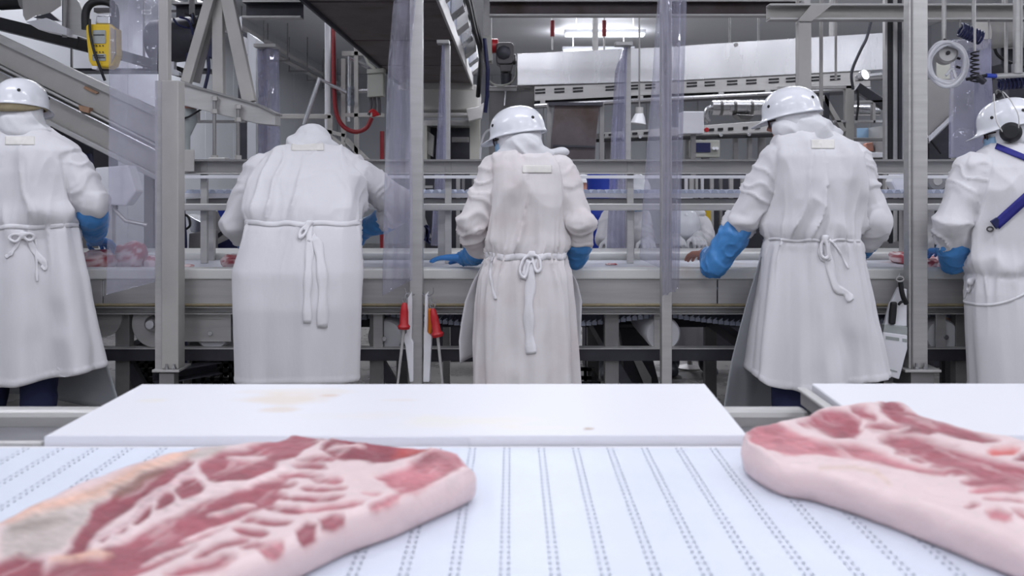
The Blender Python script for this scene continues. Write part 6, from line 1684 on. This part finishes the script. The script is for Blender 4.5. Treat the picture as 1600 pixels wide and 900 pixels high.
lay5 = P5['lay']
for a, b, w in (((1556, 228), (1640, 262), 9), ((1556, 352), (1660, 258), 16)):
    rows = []
    for i in range(22):
        u = i / 21; x, y = a[0] + (b[0] - a[0]) * u, a[1] + (b[1] - a[1]) * u
        d = Vector((b[0] - a[0], b[1] - a[1])).normalized()
        rows.append([lay5(x - d.y * w * k, y + d.x * w * k, .006) for k in (-.5, -.17, .17, .5)])
    o = MB().grid(rows).build('shoulder_strap', M['blue_strap'], r5, 180); solidify(o, .003, 0); o['label'] = 'blue webbing strap'
q = lay5(1556, 350, .012)
MB().add([q + Vector((x, y, z)) for y in (0, .012) for x, z in ((-.022, .012), (.006, .03), (.030, .0), (.004, -.022))], [(3, 2, 1, 0), (4, 5, 6, 7), (0, 1, 5, 4), (1, 2, 6, 5), (2, 3, 7, 6), (3, 0, 4, 7)]).build('strap_clip', M['navy'], r5, 0, .002)
q2 = lay5(1547, 358, .012)
MB().tube([q2 + Vector((.014 * math.cos(a), 0, .010 * math.sin(a))) for a in np.linspace(0, 2 * math.pi, 14, endpoint=False)], .0035, 6, True).build('clip_ring', M['motor'], r5)
# ear defenders
H5, hc5 = P5['H'], P5['hc']
em = MB().lathe([(0, .045), (.030, .045), (.043, .032), (.047, .012), (.044, -.004), (.036, -.012), (0, -.012)], hc5 + H5 @ Vector((-.103, .0, -.012)), H5 @ Vector((-1, 0, .05)), 28).build('ear_defender', M['black'], r5)
em['label'] = 'black cup of the ear defenders'
MB().lathe([(0, .045), (.030, .045), (.043, .032), (.047, .012), (.044, -.004), (.036, -.012), (0, -.012)], hc5 + H5 @ Vector((.103, .0, -.012)), H5 @ Vector((1, 0, .05)), 28).build('ear_defender', M['black'], r5)
for dy in (-.045, .045):
    MB().tube(spline([hc5 + H5 @ Vector((s * x, dy * k, z)) for s, x, k, z in ((-1, .140, .6, -.02), (-1, .142, 1.0, .05), (-1, .12, .8, .12), (-1, .06, .5, .172), (1, .0, .4, .186), (1, .06, .5, .172), (1, .12, .8, .12), (1, .142, 1.0, .05), (1, .140, .6, -.02))], 40), .0028, 6).build('headband_wire', M['steel'], em)
MB().tube(spline([hc5 + H5 @ Vector((x, 0, z)) for x, z in ((-.055, .172), (-.03, .186), (0, .19), (.03, .186), (.055, .172))], 14), .012, 8).build('headband_pad', M['black'], em)

GFP = 'workers on the far side of the line'
def farp(label, S): S['far'] = True; S['low'] = True; S['face_dir'] = -1; return person(label, GFP, S)
def far_arm(sh, el, cu, hand): return arm(sh, el, cu, (.08, .07, .062), (P(*hand), (0, -1, -.2), UP, 1, .6), ((cu[0], cu[1], cu[2]), (hand[0], hand[1] - 2, hand[2] + .08), .055, .045))
farp('bent over far side worker in white coat, right of the folded vinyl strip', dict(seed=35, waist=420, cloth='coat', foot_y=6.42,
    rings=[(331, 1058, 1086, 6.10, .07), (337, 1046, 1096, 6.11, .12), (350, 1044, 1105, 6.14, .16), (370, 1043, 1110, 6.20, .17), (400, 1043, 1113, 6.28, .17), (420, 1043, 1112, 6.3, .16), (470, 1042, 1114, 6.34, .17), (540, 1040, 1118, 6.38, .18)],
    head=(P(1066, 358, 5.94), (0, -.6, -.8)),
    arms=[far_arm((1058, 352, 6.12), (1050, 376, 6.0), (1050, 380, 5.92), (1056, 372, 5.80)), far_arm((1092, 352, 6.12), (1102, 374, 6.02), (1094, 380, 5.92), (1088, 372, 5.80))], pleat=.5, wrinkle=.7))
farp('far side worker in white cap half hidden by the folded vinyl strip', dict(seed=41, waist=415, cloth='coat', foot_y=6.3,
    rings=[(320, 966, 1004, 6.1, .07), (326, 954, 1012, 6.1, .11), (345, 944, 1010, 6.12, .15), (375, 944, 1008, 6.15, .15), (415, 945, 1006, 6.2, .14), (470, 942, 1008, 6.24, .16), (540, 938, 1010, 6.28, .17)],
    head=(P(990, 306, 6.06), (.1, -.9, -.4)), mask=True,
    arms=[far_arm((956, 342, 6.1), (944, 374, 6.0), (952, 378, 5.98), (954, 376, 5.9)), far_arm((1000, 342, 6.1), (1006, 374, 6.0), (1010, 378, 5.98), (1010, 376, 5.9))], pleat=.5, wrinkle=.7))
farp('small distant worker in white hood beside the blue barrel', dict(seed=47, waist=395, cloth='coat', foot_y=7.75, helmet=False,
    rings=[(311, 896, 926, 7.6, .07), (316, 884, 936, 7.6, .11), (330, 876, 942, 7.6, .14), (360, 876, 942, 7.62, .14), (395, 878, 940, 7.65, .13), (440, 874, 944, 7.68, .15), (480, 870, 948, 7.7, .16)],
    head=(P(911, 295, 7.58), (.3, -.9, -.3)), mask=True,
    arms=[far_arm((882, 330, 7.6), (872, 356, 7.5), (884, 364, 7.4), (892, 366, 7.3)), far_arm((936, 330, 7.6), (946, 356, 7.5), (934, 364, 7.4), (926, 366, 7.3))], pleat=.5, wrinkle=.7))

# ------------------------------------------------------------------ things hung on the line
KD = 4.20
def hookwire(parent, pts, d, r=.0028): MB().tube(spline([P(x, y, d) for x, y in pts], 16), r, 6).build('hook', M['steel_bright'], parent)
t = thing('knife_scabbard', P(640, 528, KD), 'thin white knife scabbard hung edge on, left of the slim post', 'scabbard')
MB().plate([(637, 466), (643, 456), (644, 470), (643, 530), (646, 536), (646, 597), (640, 597), (633, 540), (629, 527), (635, 520)], KD, .033).build('sheath', M['white_plastic'], t, 0, .004)
hookwire(t, [(633, 450), (635, 458), (641, 462), (648, 460)], KD + .02)
t = thing('knife_scabbard', P(668, 528, KD), 'white knife scabbard with an orange knife handle, right of the slim post', 'scabbard')
MB().plate([(664, 462), (669, 456), (668, 520), (675, 526), (671, 597), (661, 597), (662, 530)], KD, .033).build('sheath', M['white_plastic'], t, 0, .004)
hookwire(t, [(677, 449), (677, 456), (673, 461), (664, 462), (660, 458)], KD + .02)
kn = thing('knife', P(671, 503, KD), 'orange handled knife pushed into the right scabbard', 'knife')
MB().plate([(666, 484), (673, 482), (675, 500), (674, 522), (667, 524), (665, 505)], KD + .01, .03).build('handle', M['orange'], kn, 0, .006)
MB().plate([(668, 522), (673, 522), (672, 590), (669, 590)], KD + .014, .003).build('blade', M['steel_bright'], kn, 0)
def honing(label, hx0, hy0, hx1, hy1, tx, ty, d, chain_pts=None, bent=0):
    t = thing('honing_steel', P(hx0, hy0, d), label, 'honing steel', 'red handled honing steels')
    a, b, e = P(hx0, hy0, d), P(hx1, hy1, d), P(tx, ty, d)
    MB().tube([a, a.lerp(b, .08), a.lerp(b, .35), a.lerp(b, .8), a.lerp(b, .9), b], [.008, .014, .019, .020, .030, .026], 14).build('handle', M['red'], t)
    MB().tube([b, e], [.0075, .006], 10).build('rod', M['steel'], t)
    r = MB().tube([a + Vector((.012 * math.cos(q), 0, .014 + .012 * math.sin(q))) for q in np.linspace(0, 2 * math.pi, 14, endpoint=False)], .0028, 6, True).build('ring', M['steel_bright'], t)
    if chain_pts: MB().tube(spline([P(x, y, d) for x, y in chain_pts], 12), .003, 6).build('hook', M['steel_bright'], t)
honing('red handled honing steel hanging left of the slim post', 632, 473, 631, 514, 621, 602, KD - .035, [(632, 470), (634, 460), (640, 458)])
honing('red handled honing steel hanging right of the slim post by the orange knife', 676, 482, 684, 526, 692, 604, KD - .03, [(676, 478), (672, 466), (668, 461)])
honing('red handled tool dangling beside the right leg of the middle worker', 882, 562, 884, 598, 886, 660, 4.33, [(882, 560), (882, 552), (884, 546)])
t = thing('knife_scabbard', P(1400, 520, KD), 'large white knife scabbard with black handle and strap, by the broad post', 'scabbard')
MB().plate([(1404, 449), (1417, 452), (1417, 510), (1382, 508), (1390, 477)], KD, .02).build('back_plate', M['white_plastic'], t, 0, .003)
MB().plate([(1382, 507), (1418, 511), (1418, 524), (1380, 519)], KD - .012, .035).build('grey_band', M['grey_label'], t, 0, .002)
MB().plate([(1380, 519), (1418, 524), (1418, 545), (1405, 593), (1374, 583)], KD - .015, .04).build('sheath', M['white_plastic'], t, 0, .004)
MB().plate([(1384, 525), (1405, 528), (1405, 533), (1384, 530)], KD - .0165, .004).build('raised_mark', M['grey_label'], t, 0)
MB().plate([(1410, 529), (1417, 530), (1417, 535), (1410, 534)], KD - .0165, .004).build('raised_mark', M['grey_label'], t, 0)
MB().plate([(1380, 574), (1402, 580), (1402, 582), (1380, 576)], KD - .0165, .004).build('ridge', M['grey_label'], t, 0)
MB().tube(spline([P(1407, 441, KD - .03), P(1409, 455, KD - .03), P(1412, 466, KD - .03), P(1416, 474, KD - .02)], 14), .012, 8).build('strap', M['black'], t)
MB().tube(spline([P(1416, 470, KD - .02), P(1408, 472, KD - .03), P(1404, 476, KD - .02)], 8), .006, 6).build('strap_end', M['black'], t)
MB().tube([P(1406, 436, KD - .02) + Vector((.017 * math.cos(q), 0, .012 * math.sin(q))) for q in np.linspace(0, 2 * math.pi, 16, endpoint=False)], .004, 6, True).build('ring', M['steel'], t)
MB().tube(spline([P(1406, 433, KD - .02), P(1406, 430, KD + .06), P(1407, 428, TY)], 10), .004, 6).build('hook', M['steel'], t)
kn = thing('knife', P(1396, 490, KD - .02), 'black handled knife standing in the large white scabbard', 'knife')
MB().plate([(1393, 472), (1403, 472), (1402, 490), (1400, 508), (1390, 507), (1391, 488)], KD - .022, .022).build('handle', M['black'], kn, 0, .008)
MB().plate([(1392, 507), (1399, 508), (1396, 570), (1392, 570)], KD - .0, .003).build('blade', M['steel_bright'], kn, 0)

# black plastic crates under the line
def crate(x0, y0, x1, y1, d, label, lean=0):
    a, b = P(x0, y1, d), P(x1, y0, d); w, h = b.x - a.x, b.z - a.z
    zb = 0.0; t = thing('plastic_crate', ((a.x + b.x) / 2, d + .2, zb), label, 'crate', 'black plastic crates under the line')
    nx = max(4, int(w / .042)); nz = max(3, int(b.z / .05))
    for y in (d, d + .38):
        g = MB()
        for i in range(nx + 1): g.box(a.x + w * i / nx - .009, a.x + w * i / nx + .009, y, y + .015, zb, b.z)
        for j in range(nz + 1): g.box(a.x - .009, b.x + .009, y, y + .015, zb + (b.z - zb - .02) * j / nz, zb + (b.z - zb - .02) * j / nz + .022)
        g.build('lattice_side', M['black'], t, 0)
    for x in (a.x, b.x): MB().box(x - .008, x + .008, d, d + .39, zb, b.z).build('end_side', M['black'], t, 0)
    MB().box(a.x, b.x, d, d + .39, zb, zb + .02).build('base', M['black'], t, 0)
crate(190, 562, 241, 620, 4.85, 'black lattice crate between the first worker and the flanged post')
crate(303, 562, 374, 620, 4.85, 'black lattice crate right of the flanged post')
crate(886, 597, 936, 640, 4.9, 'low black lattice crate right of the middle worker')
crate(1302, 590, 1378, 640, 4.7, 'low black lattice crate behind the fourth worker')
# under the line, right
t = thing('carton', P(1495, 503, 5.25), 'tan carton lying on the return belt at far right under the line', 'box')
a, b = P(1478, 511, 5.25), P(1514, 493, 5.25); MB().box(a.x, b.x, 5.2, 5.35, a.z, b.z).build('body', M['wood'], t, 0, .003)
MB().box(a.x, b.x, 5.26, 5.29, b.z, b.z + .002).build('tape', M['tan'], t, 0)
MB().box(a.x + .03, b.x - .03, 5.24, 5.32, 0, a.z).build('stand', M['dark_metal'], t, 0)
for pts, m, r, nm, lb in (([(1458, 524), (1475, 530), (1500, 540), (1520, 545), (1540, 560)], 'hose_red', .013, 'red_hose', 'red hose snaking under the line at far right'), ([(1480, 515), (1484, 530), (1494, 542), (1508, 547)], 'cord_white', .010, 'white_hose', 'white hose curling under the line at far right'),
                          ([(1462, 512), (1472, 520), (1492, 522), (1520, 520)], 'hose_red', .010, 'red_hose', 'thin red hose looped just below the return belt')):
    dd = 5.15 if nm == 'white_hose' else 5.08 if r > .011 else 4.98
    p = spline([P(x, y, dd) for x, y in pts], 24) + [P(pts[-1][0] + 30, 700, dd)]
    p[-1].z = .02
    tag(MB().tube(p, r, 8).build(nm, M[m]), lb, 'hose')
for px, w, lab in ((1475, 7, 'dark upright strut under the line behind the white hose'),):
    q = P(px, 0, 5.42); tag(MB().box(q.x - .013, q.x + .013, 5.42, 5.45, 0, .62).build('strut', M['black'], None, 0), lab, 'strut')
# odd steelwork seen under the line
t = thing('drip_tray', P(980, 500, 5.0), 'sloping steel drip tray under the line right of the middle worker', 'tray')
g = MB(); pbar(g, (892, 502), (970, 491), 5.0, 4, .3); g.build('tray', M['steel_bright'], t, 0)
MB().plate([(972, 488), (1030, 484), (1030, 500), (972, 503)], 5.05, .2).build('end_box', M['dark_metal'], t, 0)
for px in (955,): MB().box(P(px, 0, 5.1).x - .012, P(px, 0, 5.1).x + .012, 5.09, 5.11, 0, P(0, 497, 5.1).z).build('leg', M['dark_metal'], t, 0)
t = thing('dark_support', P(985, 560, 4.75), 'dark sloping support with worn edge under the middle of the line', 'frame')
MB().plate([(968, 512), (1008, 512), (1030, 600), (976, 640), (974, 550)], 5.1, .12).build('body', M['dark_metal'], t, 0, .004)
MB().plate([(985, 551), (996, 551), (1018, 590), (1018, 604), (1008, 604)], 5.07, .03).build('worn_edge', M['steel'], t, 0)
q = P(992, 0, 5.15); MB().box(q.x - .05, q.x + .05, 5.12, 5.2, 0, P(0, 630, 5.1).z).build('leg', M['dark_metal'], t, 0)
for k, (px, d, lab) in enumerate(((222, 6.2, 'steel leg frame beyond the flanged post'), (1078, 6.6, 'floor valve stand under the line'))):
    t = thing('floor_stand', P(px, 560, d), lab, 'stand')
    x = P(px, 0, d).x
    MB().tube([(x, d, 0), (x, d, .42)], .02, 10).build('stem', M['steel'], t)
    MB().lathe([(0, 0), (.10, 0), (.10, .012), (.03, .03), (0, .03)], (x, d, 0), (0, 0, 1), 20).build('foot', M['steel'], t)
    MB().tube([(x - .10, d, .42), (x + .10, d, .42)], .016, 8).build('cross_handle', M['steel_bright'], t)

# ------------------------------------------------------------------ meat on the line
def chunk(px, py, d, r, seed, label, rot=0, group=None, fat=.45):
    mb = MB(); n, m = 30, 20; mb.ball((0, 0, 0), 1.0, n, m)
    v = np.array(mb.v); c = np.cos(rot); s = np.sin(rot)
    q = np.sign(v) * np.abs(v) ** .75 * np.array(r)
    nz = fnoise(v * 1.8 + seed * 3.1, seed, 3)
    q *= (1 + .28 * nz)[:, None]
    q = np.column_stack([q[:, 0] * c - q[:, 1] * s, q[:, 0] * s + q[:, 1] * c, q[:, 2]])
    cen = P(px, py, d)
    q[:, 2] = np.maximum(q[:, 2], -r[2] * .8)
    q += np.array(cen)
    me = bpy.data.meshes.new('meat'); me.from_pydata(q.tolist(), [], mb.f); me.update()
    st = fnoise(np.column_stack([v[:, 0] * 1.4, v[:, 1] * 1.5, v[:, 2] * 3.6 + .8 * v[:, 0]]) + seed, seed + 5, 3)
    a = sstep(-.10, .16, st + (.5 - fat) * .7)[:, None]
    col = np.array(lin(FAT)) * (1 - a) + np.array(lin((.70, .33, .36))) * a
    at = me.color_attributes.new('cut', 'FLOAT_COLOR', 'POINT'); at.data.foreach_set('color', np.hstack([col, np.ones((len(v), 1))]).astype(np.float32).ravel())
    o = finish(me, 'meat_piece', M['meat'], None, 180)
    return tag(o, label, 'meat', group)
BT2 = .9192
def on_belt(px, d, rz): # rests on the line belt
    return HOR + (CAM_Z - BT2 - rz * .8) * F / d
chunk(152, on_belt(152, 4.62, .055), 4.62, (.085, .10, .055), 2, 'streaky red meat slab by the first worker, left of the vinyl edge', .3)
chunk(205, on_belt(205, 4.72, .075), 4.72, (.075, .08, .075), 5, 'tall lump of red meat behind the wide vinyl strip', .1, fat=.3)
chunk(240, on_belt(240, 4.70, .035), 4.70, (.05, .06, .035), 7, 'small pale meat trimming beside the tall lump', .5, fat=.75)
chunk(176, on_belt(176, 4.95, .04), 4.95, (.09, .07, .04), 11, 'flat meat piece lying behind the tall lump', -.2, fat=.5)
chunk(294, on_belt(294, 4.66, .014), 4.66, (.028, .03, .014), 13, 'small fat scrap on the belt right of the flanged post', 0, fat=.8)
chunk(283, on_belt(283, 4.58, .010), 4.58, (.015, .02, .010), 14, 'tiny red scrap on the belt right of the flanged post', 0, fat=.3)
chunk(363, on_belt(363, 4.72, .04), 4.72, (.055, .07, .04), 17, 'streaky meat piece at the elbow of the bending worker', .2, fat=.5)
chunk(1411, on_belt(1411, 5.0, .035), 5.0, (.05, .10, .035), 19, 'rosy meat piece left of the broad post', .1, fat=.4)
chunk(1456, on_belt(1456, 5.05, .035), 5.05, (.05, .06, .035), 23, 'pink meat piece right of the broad post, farther of two', .4, fat=.55)
chunk(1452, on_belt(1452, 4.66, .032), 4.66, (.045, .06, .032), 26, 'red meat piece right of the broad post, nearer of two', .2, fat=.3)
chunk(1010, on_belt(1010, 4.56, .006), 4.56, (.05, .012, .006), 31, 'thin strip of reddish trim on the belt left of the middle post', .1, fat=.4)
chunk(955, on_belt(955, 4.9, .005), 4.9, (.03, .02, .005), 33, 'small brown scrap on the belt right of the middle worker', .1, fat=.4)
